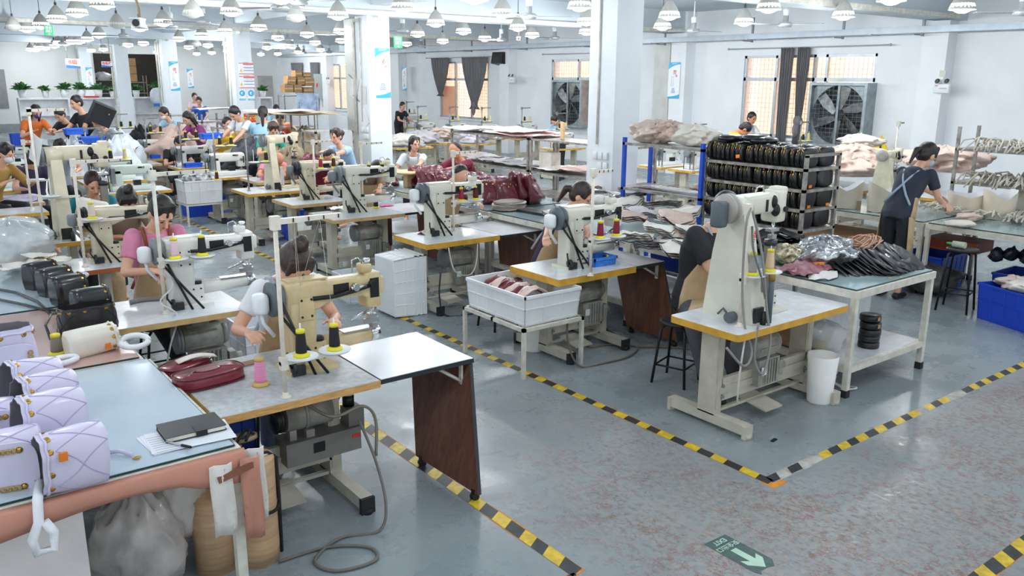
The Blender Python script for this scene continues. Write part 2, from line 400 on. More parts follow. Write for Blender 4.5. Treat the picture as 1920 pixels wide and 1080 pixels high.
def make_lamp(off=False):
    t=thing('pendant_lamp','x','lamp')
    pr=[(.015,.26),(.03,.255),(.05,.235),(.08,.2),(.112,.15),(.14,.095),(.162,.04),(.18,.0)]
    b=MB().m(SHADE,True); b.lathe(pr+[(.177,-.003)]+[(r-.005,z-.002) for r,z in pr[::-1][1:]],n=24,cap=False); b.build('lamp_shade',t)
    b=MB().m(SHIN if not off else BOFF,True); b.lathe([(.176,.003),(.15,.075),(.12,.12),(.03,.13)],n=20,cap=False); b.build('reflector',t)
    b=MB().m(BOFF if off else BULB,True); b.lathe([(.165,.004),(.165,-.003),(.11,-.012),(.085,-.03),(.05,-.044),(.01,-.05)],n=20); b.build('bulb',t)
    b=MB().m(WIRE,True); b.cyl((0,0,.26),(0,0,.62),.006,n=6); b.lathe([(.022,.265),(.022,.31),(.008,.32)],n=10); b.build('cord',t)
    return t
allp=[(atz(x,y,LZ),0) for x,y in PL]+[(atz(x,y-8,LZ),1) for x,y in POFF]
lampL=make_lamp(); lampO=make_lamp(True)
pts=[]
for p,off in allp:
    if p.y>41.2: kk=(41.0-(p.x*7%1.0)*1.5)/p.y; p=Vector((p.x*kk,p.y*kk,CH+(LZ-CH)*kk))
    pts.append([p,off])
# rows by distance: sort, label from photo left to right per depth band
def px_of(p):
    v=Vector((p.x,p.y,p.z-CH)); return 960+FPX*v.dot(cr)/v.dot(cf)
bands_=[(0,8,'over the nearest bay'),(8,11,'just behind the first ceiling beam'),(11,14.8,'in front of the second ceiling beam'),(14.8,18.5,'just behind the second ceiling beam'),(18.5,22.2,'in front of the third ceiling beam'),(22.2,28.7,'between the third and fourth ceiling beams'),(28.7,35,'between the fourth and fifth ceiling beams'),(35,60,'close to the far wall')]
first=[True,True]
lights=[]
for a,c,txt in bands_:
    row=sorted([q for q in pts if a<=q[0].y<c],key=lambda q:px_of(q[0]))
    for i,(p,off) in enumerate(row):
        src=lampO if off else lampL
        lab=('unlit ' if off else 'lit ')+'grey bell pendant lamp '+txt+', '+(ORD[i]+' from the left' if len(row)>1 else 'the only one there')
        if first[off]: o=src; first[off]=False; o['label']=lab; o.location=p
        else: o=dup(src,p,label=lab)
        o['group']='bell pendant lamps under the ceiling'
        if not off: lights.append(p)
near=[(-4,2.0),(-1,2.2),(2,2.0),(5,2.1),(8,1.0),(0,5.0),(3,5.3),(-3,6),(1,8.6),(6.2,4.2),(9.5,1),(12.5,2.5),(13.3,6),(-3,10),(-5,14),(0,14)]
lights+=[Vector((x,y,LZ)) for x,y in near]
for p in [Vector((x,y,LZ)) for x,y in near]:
    pass
# far lights are many and close together: keep one lamp light per cluster
kept=[]
for p in sorted(lights,key=lambda q:q.y):
    if all((p-q).length>(1.2 if p.y<16 else 3.2) for q in kept): kept.append(p)
for p in kept:
    l=bpy.data.lights.new('lamp_light','POINT'); l.energy=(27 if p.y<16 else 55); l.shadow_soft_size=.09; l.color=(.93,.97,1)
    o=bpy.data.objects.new('lamp_light',l); COL.objects.link(o); o.location=(p.x,p.y,p.z-.12)
# ceiling fans
FANW=mat('fan_white_metal',S('c9ccce'),.35,.4,var=.04)
FANB=mat('fan_blade_grey',S('a9adb0'),.45,.2,var=.05)
def make_fan():
    t=thing('ceiling_fan','x','fan')
    b=MB().m(FANW,True); b.lathe([(.02,.0),(.1,.005),(.13,.03),(.13,.06),(.1,.085),(.05,.1),(.05,.2),(.02,.21)],n=20); b.build('motor_housing',t)
    b=MB().m(WPLA,True); b.cyl((0,0,.1),(0,0,.62),.012,n=8); b.lathe([(.05,.2),(.055,.3),(.03,.33)],n=12); b.build('rod',t)
    for k in range(3):
        a=2*PI*k/3; b=MB().m(FANB); M=Matrix.Rotation(a,4,'Z')@Matrix.Rotation(.12,4,'X')
        b.prism([(.12,-.03),(.3,-.05),(.68,-.065),(.7,0),(.68,.055),(.3,.05),(.12,.03)],.04,.046,M); b.build('blade',t)
    return t
PF=[(381,46),(321,54),(232,70),(562,9),(525,20),(755,62),(790,89),(940,78),(541,78),(570,101),(617,100),(992,36),(1040,75),(1300,62),(1472,51),(1915,30),(117,84)]
fan0=make_fan(); fp=[]
for i,(x,y) in enumerate(PF): fp.append((atz(x,y,3.33),x))
fp.sort(key=lambda q:q[0].y)
FD=['beside the emergency lamp wall','above the wide window on the right']
for i,(p,x) in enumerate(fp):
    lab='grey three-blade ceiling fan, '+ORD[i]+' nearest of all the fans'
    o=fan0 if i==0 else dup(fan0,p)
    o.location=p; o.rotation_euler.z=.4+i*.37; o['label']=lab; o['group']='three-blade ceiling fans'
# cameras hanging from beams
def cctv(p,label,rz):
    t=thing('security_camera',label,'camera',p,rz)
    b=MB().m(WPLA); b.box((0,0,0),(.07,.17,.065)); b.box((0,-.02,.036),(.085,.2,.012)); b.build('housing',t)
    b=MB().m(BLKM,True); b.cyl((0,-.086,0),(0,-.094,0),.03,n=12); b.build('lens',t)
    b=MB().m(mat('tan_cable',S('a58f6b')),True); b.tube([(0,.03,.035),(.01,.02,.12),(-.01,.02,.2),(0,.02,.3)],.012); b.build('mount',t)
cctv(atY(260,44,7.9)+Vector((0,0,0)),'white box security camera hanging from the nearest beam at the left',-.5)
cctv(atY(972,73,14.6),'white box security camera hanging left of the large fan window',-.6)
# green exit sign
GRN=mat('exit_sign_green',S('1f9a5c'),.4,var=0,emit=.35); GRNT=mat('exit_sign_white',S('eafff2'),.4,var=0,emit=.7)
def exsign(px,py,Y,label,s=1):
    p=atY(px,py,Y); t=thing('exit_sign',label,'sign',p)
    one(GRN,lambda b:b.box((0,0,0),(.3*s,.03,.36*s)),'sign_panel',t)
    M=Matrix.Translation((0,-.017,.0))@Matrix.Rotation(PI/2,4,'X')
    b=MB().m(GRNT); b.text('安全',.11*s,M@Matrix.Translation((0,.09*s,0))); b.text('出口',.11*s,M@Matrix.Translation((0,-.03*s,0))); b.text('→',.12*s,M@Matrix.Translation((0,-.13*s,0))); b.build('lettering',t)
exsign(746,79,14.9,'small green exit sign hanging behind the poster column',.62)
exsign(91,57,14.6,'small green exit sign hanging from the beam at the far left',.4)
# hanging group signs
BLU=mat('sign_blue',S('2f6fc6'),.4,var=0); CYAN=mat('sign_cyan',S('35b3e4'),.4,var=0); RED=mat('sign_red',S('d8352e'),.45,var=0); WS=mat('sign_white',S('f4f6f8'),.45,var=0)
TXTG=mat('print_grey',S('7d838a'),.6,var=0)
def hang(x0,x1,y0,y1,Y,txt,label):
    a=atY(x0,y0,Y); c=atY(x1,y1,Y); w=c.x-a.x; h=a.z-c.z; p=((a.x+c.x)/2,Y,(a.z+c.z)/2)
    t=thing('hanging_sign',label,'sign',p)
    one(WS,lambda b:b.box((0,0,0),(w,.02,h)),'sign_board',t)
    one(BLU,lambda b:b.prism([(-w/2,-h/2),(w/2,-h/2),(w/2,-h*.3),(-w/2,-h*.12)],0,.004,Matrix.Translation((0,-.011,0))@Matrix.Rotation(PI/2,4,'X')),'blue_band',t)
    b=MB().m(RED); b.text(txt,h*.55,Matrix.Translation((0,-.013,h*.14))@Matrix.Rotation(PI/2,4,'X'),bold=.004); b.build('lettering',t)
    one(WIRE,lambda b:(b.cyl((-w*.35,0,h/2),(-w*.35,0,3.7-p[2]),.006,n=5),b.cyl((w*.35,0,h/2),(w*.35,0,3.7-p[2]),.006,n=5)),'cord',t)
hang(122,151,110,128,31,'B组','white hanging sign with red letter and blue band over the left workers')
hang(190,211,115,126,33,'包装区','small white hanging sign in front of the left storeroom opening')
# ================================================================== sewing stations kit
TZ=.76
TR=[]
def legs_kit(t,w,d,mt,rail=True,cap=RUB):
    """H stand of an industrial table, local origin at left-front corner on floor"""
    for x in (.13,w-.13):
        b=MB().m(mt); yc=d*.5
        b.box((x,yc,.40),(.075,.15,.62)); b.box((x,yc-.077,.42),(.05,.006,.58)); b.box((x,yc,.715),(.06,d*.8,.03))
        lg=b.build('leg',t)
        b=MB().m(mt); b.box((x,yc,.065),(.075,d+.06,.07)); b.build('foot',t)
        for y in (-.035,d+.035):
            b=MB().m(cap); b.box((x,y,.05),(.085,.03,.095)); b.cyl((x,y,0),(x,y,.03),.03,n=10); b.build('rubber_cap',t)
    if rail:
        b=MB().m(mt); b.box((w/2,d*.5-.06,.27),(w-.26,.03,.17)); b.box((w/2,d*.5-.08,.27),(w-.26,.012,.05)); 
        b.build('cross_rail',t)
        if (x0_:=t.location.y)<8:
          for x in (.165,w-.165):
            for z in (.22,.3):
                b=MB().m(GRYP); b.cyl((x,d*.5-.095,z),(x,d*.5-.07,z),.012,n=8); b.build('bolt',t)
    b=MB().m(mt); b.box((w*.5,d*.45,.1),(w-.24,.03,.02)); b.box((w*.45,d*.35,.09),(.2,.26,.012),rot=(.15,0,0)); b.build('treadle',t)
def motor(t,x,y,z,kind='clutch'):
    """motor hung under the table top"""
    mo=None
    b=MB().m(MOTG,True)
    if kind=='clutch':
        b.cyl((x-.16,y,z),(x+.12,y,z),.1,n=22); b.lathe([(.07,0),(.085,.02),(.075,.05),(.03,.06)],(x+.12,y,z),(1,0,0))
        for k in range(10):
            a=2*PI*k/10; b.box((x-.02,y+math.cos(a)*.1,z+math.sin(a)*.1),(.2,.012,.012),rot=(a,0,0))
        b.box((x-.02,y,z+.12),(.12,.08,.08)); b.box((x+.02,y,z-.19),(.24,.17,.2))
        for k in range(5): b.box((x-.02+k*.03,y-.09,z-.19),(.012,.02,.18))
        mo=b.build('motor',t)
        b=MB().m(GRYP,True); b.lathe([(.04,0),(.105,.004),(.105,.018),(.085,.024),(.105,.03),(.105,.044),(.04,.05)],(x-.21,y,z),(1,0,0),n=24); b.build('pulley',mo)
        b=MB().m(WPLA); b.box((x+.02-.08,y-.1,z-.17),(.05,.01,.06)); b.build('rating_plate',mo)
        b=MB().m(MOTG); b.box((x+.19,y-.02,z-.2),(.05,.1,.12)); b.cyl((x+.2,y-.02,z-.2),(x+.27,y-.02,z-.2),.035,n=12); b.build('clutch_lever',mo)
    else:
        b.cyl((x-.13,y,z),(x+.15,y,z),.085,n=22); b.cyl((x-.02,y,z),(x,y,z),.09,n=22); b.box((x+.04,y,z+.1),(.1,.08,.1)); b.tube([(x+.04,y,z+.09),(x+.02,y-.02,z+.15)],.02)
        b.box((x,y-.06,z-.1),(.05,.04,.05)); b.box((x-.1,y-.05,z-.09),(.04,.04,.06))
        mo=b.build('motor',t)
        b=MB().m(DKM,True); b.lathe([(.03,0),(.08,.004),(.08,.015),(.06,.022),(.08,.03),(.08,.045),(.03,.05)],(x-.19,y,z),(1,0,0),n=24); b.build('pulley',mo)
        b=MB().m(mat('control_box_grey',S('7d7c77'),.45)); b.bb(x-.16,x+.3,y-.11,y+.06,z-.26,z-.12); b.bb(x+.24,x+.34,y-.08,y+.03,z-.16,z-.02); b.m(BLKM); b.cyl((x+.28,y,z-.02),(x+.28,y,z+.05),.035,n=12); b.m(RED); b.box((x+.27,y-.112,z-.17),(.05,.004,.02)); b.m(BLKM); b.bb(x,x+.07,y-.113,y-.105,z-.21,z-.15)
        b.build('control_box',mo)
def table(label,x0,x1,y0,y1,edge,top=LAM,legmt=STEELP,mot='clutch',mx=.62,rounded=0,group='sewing machine tables',thick=.042,legs=True,holes=True,cap=RUB):
    if legs=='auto':
        if any(x0<d_ and c_<x1 and y0<f_ and e_<y1 for c_,d_,e_,f_ in TR): return None
        legs=True
    TR.append((x0,x1,y0,y1)); t=thing('sewing_table',label,'table',(x0,y0,0),group=None); w,d=x1-x0,y1-y0
    b=MB().m(edge)
    def outline(k=0):
        if rounded:
            r=rounded; o=[]
            for cx,cy,a0 in ((w-r,d-r,0),(r,d-r,PI/2),(r,r,PI),(w-r,r,3*PI/2)):
                for i in range(6): a=a0+PI/2*i/5; o.append((cx+math.cos(a)*(r-k),cy+math.sin(a)*(r-k)))
            return o
        return [(k,k),(w-k,k),(w-k,d-k),(k,d-k)]
    b.prism(outline(),TZ-thick,TZ-.002); b.m(top); b.prism(outline(.003),TZ-.003,TZ)
    tb=b.build('tabletop',t)
    if legs: legs_kit(t,w,d,legmt,cap=cap)
    if mot: motor(t,w*mx,d*.42,.52,mot)
    return t
def flap(label,x0,x1,y0,y1,lean=(-.17,-.33)):
    """folding side table whose brown board hangs under its far end"""
    t=thing('side_flap_table',label,'table',(x0,y0,0)); w,d=x1-x0,y1-y0
    b=MB().m(BLKE); b.bb(0,w,0,d,TZ-.03,TZ-.004); b.m(mat('flap_white_laminate',S('eef0f4'),.22,var=.02,coat=.4)); b.bb(.006,w-.006,.006,d-.006,TZ-.005,TZ-.001); b.build('tabletop',t)
    lx,ly=lean; tz=TZ-.035
    a=[Vector((w-.01,0,tz)),Vector((w-.03,d,tz)),Vector((w-.03+lx,d+ly,.05)),Vector((w-.01+lx,ly,.05))]
    th=Vector((.022,0,0))
    b=MB().m(BOARD); vs=a+[p-th for p in a]; b.add(vs,[(3,2,1,0),(4,5,6,7)]); b.m(BLKE); b.add(vs,[(0,1,5,4),(1,2,6,5),(2,3,7,6),(3,0,4,7)]); b.build('leg_board',t)
    b=MB().m(CREAMP)
    for q in (.12,):
        p=a[0].lerp(a[1],q)-Vector((.035,0,0)); n=a[3].lerp(a[2],q)-Vector((.035,0,0))
        b.tube([p+Vector((-.18,0,-.0)),p.lerp(n,.16)],.011,4); b.box(p.lerp(n,.09),(.012,.03,.15)); b.box(p+Vector((-.12,0,0)),(.22,.03,.012))
    b.build('folding_bracket',t)
    for q in (.08,.92):
        b=MB().m(BLKM,True)
        p=a[3].lerp(a[2],q); b.cyl(p+Vector((-.01,-.02,-.03)),p+Vector((-.01,.02,-.03)),.022,n=10); b.box(p+Vector((-.01,0,.0)),(.03,.03,.03)); b.build('castor',t)
    return t
def bolts(b,pts,r=.006):
    for p in pts: b.cyl(p,(p[0],p[1]-.004,p[2]),r,n=6)
def machine(kind,mt,loc,label,cat='sewing machine',s=1.0,logo=None,wheel=DKM,cup=WPLA,rz=0,belt=True,logomat=RED):
    t=thing('sewing_machine',label,cat,loc,rz); t.scale=(s,s,s) if not isinstance(s,tuple) else s
    if kind=='arm':
        b=MB().m(mt,True); b.box((.04,0,.012),(.3,.2,.024)); b.rbox((.0,0,.2),(.17,.15,.38),.025); b.build('column',t)
        b=MB().m(mt,True)
        def rr(x,hy,z0,z1,r=.025):
            return [Vector((x,(hy-r)*sy+math.cos(a)*r*1,( (z1-r) if sz>0 else (z0+r))+math.sin(a)*r)) for sy,sz,a0 in ((1,1,0),(-1,1,PI/2),(-1,-1,PI),(1,-1,3*PI/2)) for a in [a0+PI/2*i/3 for i in range(4)]]
        b.rings([rr(-.1,.06,.33,.47),rr(-.085,.072,.31,.49),rr(.1,.072,.33,.49),rr(.22,.062,.37,.48),rr(.4,.062,.36,.475),rr(.5,.065,.3,.49)],True)
        b.rbox((-.0,0,.35),(.15,.13,.1),.03); b.box((.05,0,.494),(.24,.1,.01)); b.build('arm',t)
        b=MB().m(mt,True); b.rbox((.47,0,.39),(.1,.13,.2),.02); b.rbox((.525,-.0,.41),(.05,.1,.1),.02); b.rbox((.44,0,.51),(.07,.09,.05),.02); hd=b.build('head',t)
        b=MB().m(BLKM,True); b.bb(.2,.3,-.0665,-.06,.39,.455); b.tube([(.06,-.078,.40),(.2,-.082,.395),(.33,-.085,.41),(.45,-.085,.43)],.012,6); b.cyl((.45,-.06,.43),(.45,-.1,.43),.022,n=12); b.bb(.44,.5,-.068,-.06,.35,.46); b.build('take_up_lever',t)
        b=MB().m(CHROME,True); b.cyl((.30,-.09,.425),(.40,-.09,.43),.01,n=8); b.cyl((.33,-.07,.43),(.33,-.11,.43),.02,n=12); b.lathe([(.02,0),(.024,.01),(.02,.03)],(.46,0,.53),n=12); b.tube([(.36,0,.49),(.36,0,.56),(.4,0,.57),(.43,0,.53)],.005,5); b.build('thread_guide',t)
        b=MB().m(CHROME,True); b.cyl((.47,-.01,.3),(.47,-.01,.17),.008,n=8); b.cyl((.495,.01,.3),(.495,.01,.2),.008,n=8); b.box((.475,-.01,.235),(.05,.05,.022)); b.box((.46,-.03,.21),(.1,.012,.03)); b.box((.48,-.02,.18),(.035,.045,.03)); b.tube([(.44,-.03,.27),(.36,-.05,.25),(.31,-.05,.235)],.008,6); b.build('needle_bar',t)
        b=MB().m(mt,True); b.cyl((.02,0,.115),(.46,0,.125),.052,.042,n=18); b.build('cylinder_bed',t)
        b=MB().m(CHROME,True); b.cyl((.46,0,.125),(.52,0,.126),.044,.04,n=18); b.build('bed_cap',t); b=MB().m(CHROME,True); b.box((.37,0,.165),(.2,.07,.01)); b.build('throat_plate',t); b=MB().m(BLKM,True); b.lathe([(.028,0),(.03,.03),(.02,.035)],(.1,-.05,.15),n=12); b.build('feed_knob',t)
        b=MB().m(mt); b.box((.02,-.078,.35),(.09,.01,.12)); b.m(BLKM); bolts(b,[(x,-.083,z) for x in(-.01,.05) for z in (.31,.4)],.007); b.build('cover_plate',t); b=MB().m(mt); b.box((.06,-.078,.1),(.14,.012,.12)); b.m(BLKM); bolts(b,[(x,-.084,z) for x in(.01,.06,.11) for z in (.07,.13)],.007); b.build('lower_plate',t)
    elif kind=='post':
        b=MB().m(mt,True)
        b.rings([[Vector((x,y,z)) for x,y in ((x0,y0),(x1,y0),(x1,y1),(x0,y1))] for z,x0,x1,y0,y1 in ((0,-.02,.1,-.22,.2),(.03,-.02,.1,-.22,.2),(.45,-.015,.09,-.14,.15),(.72,-.01,.085,-.085,.1))],True,smooth=False)
        b.build('column',t)
        b=MB().m(mt,True); b.cyl((-.04,0,.75),(.1,0,.76),.085,.08,n=20); b.rbox((.23,0,.77),(.4,.13,.13),.035); b.build('arm',t)
        b=MB().m(mt,True); b.rbox((.42,0,.74),(.12,.14,.22),.03); b.rbox((.455,0,.84),(.1,.11,.06),.025); b.build('head',t)
        b=MB().m(BLKM,True); b.bb(.24,.26,-.072,-.06,.72,.8); b.ell((.33,-.06,.78),(.03,.025,.045)); b.ell((.36,-.06,.72),(.035,.03,.045)); b.cyl((.45,-.07,.72),(.45,-.085,.72),.02,n=10); b.build('take_up_lever',t)
        b=MB().m(CHROME,True); b.cyl((.42,-.01,.64),(.42,-.01,.5),.009,n=8); b.cyl((.44,.01,.64),(.44,.01,.53),.007,n=8); b.box((.425,0,.57),(.09,.05,.02)); b.box((.43,0,.52),(.05,.04,.03)); b.tube([(.2,0,.84),(.22,0,.88),(.28,0,.88),(.3,0,.84)],.006,5); b.build('needle_bar',t)
        b=MB().m(mat('post_grey_steel',S('8c8a82'),.4,.5)); b.box((.42,0,.27),(.06,.06,.38)); b.m(DKM,True); b.cyl((.42,0,.46),(.42,0,.5),.045,n=14); b.build('post',t)
        b=MB().m(mt); b.box((.36,-.02,.012),(.3,.2,.02)); b.box((.42,0,.07),(.1,.1,.1)); b.m(BLKM); bolts(b,[(x,-.052,z) for x in(.39,.45) for z in (.05,.1)]); b.build('base_plate',t)
        b=MB().m(DKM); b.box((.03,-.225,.07),(.09,.02,.1)); b.cyl((.07,-.24,.0),(.07,-.24,.09),.018,n=8); b.m(GRY2,True); b.cyl((-.04,-.08,.04),(-.1,-.08,.04),.035,n=14); b.tube([(-.03,-.05,.02),(-.05,-.0,.08),(-.04,.05,.03)],.008); b.build('bobbin_winder',t)
    else:
        b=MB().m(mt,True); b.rbox((.2,0,.035),(.56,.19,.07),.02); b.build('bed',t)
        b=MB().m(mt,True); b.rbox((.02,0,.16),(.13,.13,.24),.03); b.build('column',t)
        b=MB().m(mt,True); b.rbox((.2,0,.27),(.52,.13,.13),.04); b.rbox((.41,0,.22),(.12,.12,.2),.03); b.build('arm',t)
        b=MB().m(CHROME,True); b.cyl((.42,0,.14),(.42,0,.08),.008,n=8); b.box((.42,0,.085),(.05,.04,.02)); b.cyl((.4,-.062,.23),(.4,-.09,.23),.022,n=12); b.cyl((.34,-.065,.3),(.34,-.085,.3),.016,n=10); b.build('needle_bar',t)
        b=MB().m(BLKM,True); b.bb(.43,.45,-.064,-.06,.18,.28); b.box((.3,-.067,.3),(.05,.01,.02)); b.box((.25,-.06,.1),(.09,.06,.07)); b.build('take_up_lever',t)
        b=MB().m(GRYP); b.box((-.04,-.02,.2),(.05,.13,.2)); b.build('belt_cover',t)
    # hand wheel
    zc={'arm':.41,'post':.76,'flat':.27}[kind]; xc={'arm':-.1,'post':-.05,'flat':-.07}[kind]; rw={'arm':.095,'post':.1,'flat':.07}[kind]
    b=MB().m(wheel,True); b.lathe([(.03,0),(rw*.8,.0),(rw,.008),(rw,.026),(rw*.86,.032),(rw*.86,.042),(rw,.048),(rw*.96,.066),(.04,.07)],(xc,0,zc),(-1,0,0),n=26); hw=b.build('handwheel',t)
    if cup is not None:
        b=MB().m(cup,True)
        if kind=='post': b.rbox((xc-.11,0,zc-.03),(.09,.1,.17),.03)
        else: b.rbox((xc-.12,0,zc-.015),(.09,.1,.11),.04); b.tube([(xc-.12,0,zc-.05),(xc-.11,0,zc-.12),(xc-.05,0,zc-.2)],.012)
        b.build('lamp_housing' if kind!='post' else 'motor_cap',hw)
    if belt:
        b=MB().m(BLKM); 
        if kind=='arm':
            b.cyl((xc-.035,-rw,zc),(xc+.13,-.13,-.0),.009,n=5); b.cyl((xc-.035,-rw*.6,zc-.07),(xc+.2,-.15,0),.009,n=5)
        elif kind=='flat': b.cyl((xc-.035,-rw*.9,zc),(xc-.03,-.07,0),.007,n=5); b.cyl((xc-.035,rw*.9,zc),(xc-.03,.07,0),.007,n=5)
        if kind!='post': b.build('drive_belt',t)
        if kind=='arm':
            b=MB().m(DKM,True); b.lathe([(.01,0),(.035,.003),(.035,.02),(.015,.025)],(-.1,-.1,.05),(1,0,0),n=14); b.box((-.06,-.1,.03),(.08,.03,.05)); b.tube([(-.1,-.1,.05),(-.13,-.12,.1),(-.12,-.1,.14)],.007,5); b.build('bobbin_winder',t)
    if logo:
        b=MB().m(logomat)
        if kind=='post': b.text(logo,.035,Matrix.Translation((.045,-.128,.5))@Matrix.Rotation(rad(7),4,'X')@Matrix.Rotation(PI/2,4,'X')@Matrix.Rotation(PI/2,4,'Z'),bold=.001)
        else: b.text(logo,.03,Matrix.Translation((.18,-.0665,.265 if kind=='flat' else .44))@Matrix.Rotation(PI/2,4,'X'))
        b.build('lettering',t)
    return t
def stand(x,y,h,label,arm=.38,tray=.27,discs=2,mt=IVORY,z=TZ,armrz=0,aw=.022):
    t=thing('thread_stand',label,'thread stand',(x,y,z))
    b=MB().m(mt,True); b.cyl((0,0,.0),(0,0,h),.013,n=8); b.lathe([(.03,0),(.03,.006),(.016,.012),(.016,.03)],n=12); b.build('pole',t)
    M=Matrix.Rotation(armrz,4,'Z')
    b=MB().m(mt); b.add([M@Vector(p) for p in [(-.02,-aw/2,h-.03),(arm,-aw/2,h-.02),(arm,aw/2,h-.02),(-.02,aw/2,h-.03),(-.02,-aw/2,h),(arm,-aw/2,h-.0),(arm,aw/2,h-.0),(-.02,aw/2,h)]],[(3,2,1,0),(4,5,6,7),(0,1,5,4),(1,2,6,5),(2,3,7,6),(3,0,4,7)]); b.box((0,0,h-.02),(.045,.04,.07)); b.m(DKM)
    for k in range(4): b.box(tuple(M@Vector((arm*(.25+.23*k),-aw*.6,h-.012))),(.006,.004,.02))
    b.build('guide_arm',t)
    if tray:
        b=MB().m(mt); b.box((.17,0,tray),(.38,.03,.02)); b.box((0,0,tray),(.04,.035,.07)); b.build('spool_bar',t)
        for k in range(discs):
            b=MB().m(WPLA,True); b.lathe([(.0,.012),(.082,.012),(.088,.018),(.088,.021),(.01,.016)],(.1+.19*k,-.0,tray),n=24); b.cyl((.1+.19*k,0,tray),(.1+.19*k,0,tray+.2),.004,n=6); b.build('spool_disc',t)
    return t
CONE={}
YB=mat('yellow_cone_base',S('e8dc2c'),.4,var=.02)
def cone(x,y,z,col,label,h=.14,r=.03,base=YB):
    key='thread_'+col
    m=mat(key,S(col),.7,var=.12,scale=1,stretch=(1,1,220))
    t=thing('thread_cone',label,'thread',(x,y,z),group=None)
    b=MB().m(m,True); b.lathe([(r*.98,.02),(r,.04),(r*.8,h-.015),(r*.72,h-.008)],n=18); b.build('thread',t)
    b=MB().m(base,True); b.lathe([(r*1.45,0),(r*1.45,.012),(r*1.0,.022)],n=18); b.build('cone_base',t)
    b=MB().m(base,True); b.lathe([(r*.8,h-.01),(r*.78,h+.008),(r*.3,h+.01)],n=16); b.build('cone_top',t)
    return t
def thread_lines(pts,label):
    b=MB().m(mat('fine_thread',S('d9d6cc'),.6,var=0)); 
    b.tube(pts,.0012,4); return tag(b.build('thread_strand'),label,'thread')
def cable(pts,label,col='8a857a',r=.006,name='power_cable'):
    # smooth catmull-rom
    P=[Vector(p) for p in pts]; out=[]
    for i in range(len(P)-1):
        a=P[max(i-1,0)];b_=P[i];c=P[i+1];d=P[min(i+2,len(P)-1)]
        for k in range(6):
            t=k/6; out.append(.5*((2*b_)+(c-a)*t+(2*a-5*b_+4*c-d)*t*t+(3*b_-a-3*c+d)*t**3))
    out.append(P[-1])
    b=MB().m(mat('cable_'+col,S(col),.55,var=0),True); b.tube(out,r,6); return tag(b.build(name),label,'cable')
# ------------------------------------------------------------------ crates, stools
def crate(label,c,sz,col,rz=0,z=0,cat='crate',nrib=(5,3),tilt=None,alpha=1):
    L,W,Hh=sz; mt=mat('crate_'+col,S(col),.42,var=.03,scale=3)
    t=thing('plastic_crate',label,cat,(c[0],c[1],z),rz,rot=tilt)
    th=.006; b=MB().m(mt)
    k=.94
    def wall(p0,p1):  # bottom edge & top edge
        pass
    o=[(-L/2,-W/2),(L/2,-W/2),(L/2,W/2),(-L/2,W/2)]; i_=[(x*(1-2*th/L),y*(1-2*th/W)) for x,y in o]
    vs=[(x*k,y*k,0) for x,y in o]+[(x,y,Hh) for x,y in o]+[(x,y,Hh) for x,y in i_]+[(x*k,y*k,th) for x,y in i_]
    fs=[(3,2,1,0)]
    for a in range(4):
        n=(a+1)%4; fs+=[(a,n,4+n,4+a),(4+a,4+n,8+n,8+a),(8+a,8+n,12+n,12+a)]
    fs.append((12,13,14,15)); b.add(vs,fs,False); b.build('crate_body',t)
    b=MB().m(mt)
    for (zz,hh,ee) in ((Hh-.012,.024,.012),(Hh*.55,.01,.006),(.02,.012,.004)):
        q=k+(1-k)*zz/Hh
        for y in(-1,1): b.box((0,y*(W/2*q+ee/2),zz),(L*q+2*ee,ee,hh))
        for x in(-1,1): b.box((x*(L/2*q+ee/2),0,zz),(ee,W*q+2*ee,hh))
    for n,ax in ((nrib[0],0),(nrib[1],1)):
        for j in range(n+1):
            u=-.5+j/n
            for s_ in (-1,1):
                if ax==0: p0=Vector((u*L*k,s_*W/2*k,0)); p1=Vector((u*L,s_*W/2,Hh))
                else: p0=Vector((s_*L/2*k,u*W*k,0)); p1=Vector((s_*L/2,u*W,Hh))
                b.cyl(p0,p1,.006,n=4,smooth=False)
    b.build('rib',t)['kind']='stuff'
    return t
def stool(label,x,y,h=.62,r=.15,rz=0):
    t=thing('stool',label,'stool',(x,y,0),rz)
    b=MB().m(BLKM,True); b.lathe([(r*.9,h-.03),(r,h-.02),(r,h-.005),(r*.9,h)],n=20); b.build('seat',t)
    for k in range(4):
        a=PI/4+PI/2*k; b=MB().m(BLKM,True); b.tube([(math.cos(a)*r*.6,math.sin(a)*r*.6,h-.03),(math.cos(a)*r*.95,math.sin(a)*r*.95,h-.06),(math.cos(a)*r*1.35,math.sin(a)*r*1.35,0)],.012,8); b.build('leg',t)
    b=MB().m(BLKM,True)
    q=[(math.cos(PI/4+PI/2*k)*r*1.2,math.sin(PI/4+PI/2*k)*r*1.2,h*.3) for k in range(4)]
    for k in range(4): b.cyl(q[k],q[(k+1)%4],.008,n=6)
    b.build('stretcher',t); return t
# ================================================================== people
SKIN=mat('skin_light',S('dfab8f'),.5,var=.04,scale=12)
SKIN2=mat('skin_warm',S('c98a6b'),.5,var=.04,scale=12)
HAIR=mat('black_hair',S('231d1c'),.38,var=.3,scale=3,stretch=(30,30,3),bump=.25,bscale=9)
HAIRB=mat('dark_brown_hair',S('3a2822'),.38,var=.3,scale=3,stretch=(30,30,3),bump=.25,bscale=9)
LIPS=mat('lips',S('a8574c'),.5,var=0); EYEM=mat('eye_dark',S('221a18'),.25,var=0); MASKB=mat('blue_surgical_mask',S('9fd0e2'),.7,var=.04,scale=20,bump=.3,stretch=(1,1,6)); MASKW=mat('white_mask',S('e6ebee'),.7,var=.03)
APR=mat('khaki_apron_cloth',S('c2a883'),.85,var=.05,scale=10,bump=.25,bscale=25)
APRS=mat('apron_strap_grey',S('a9b0b8'),.7,var=.03)
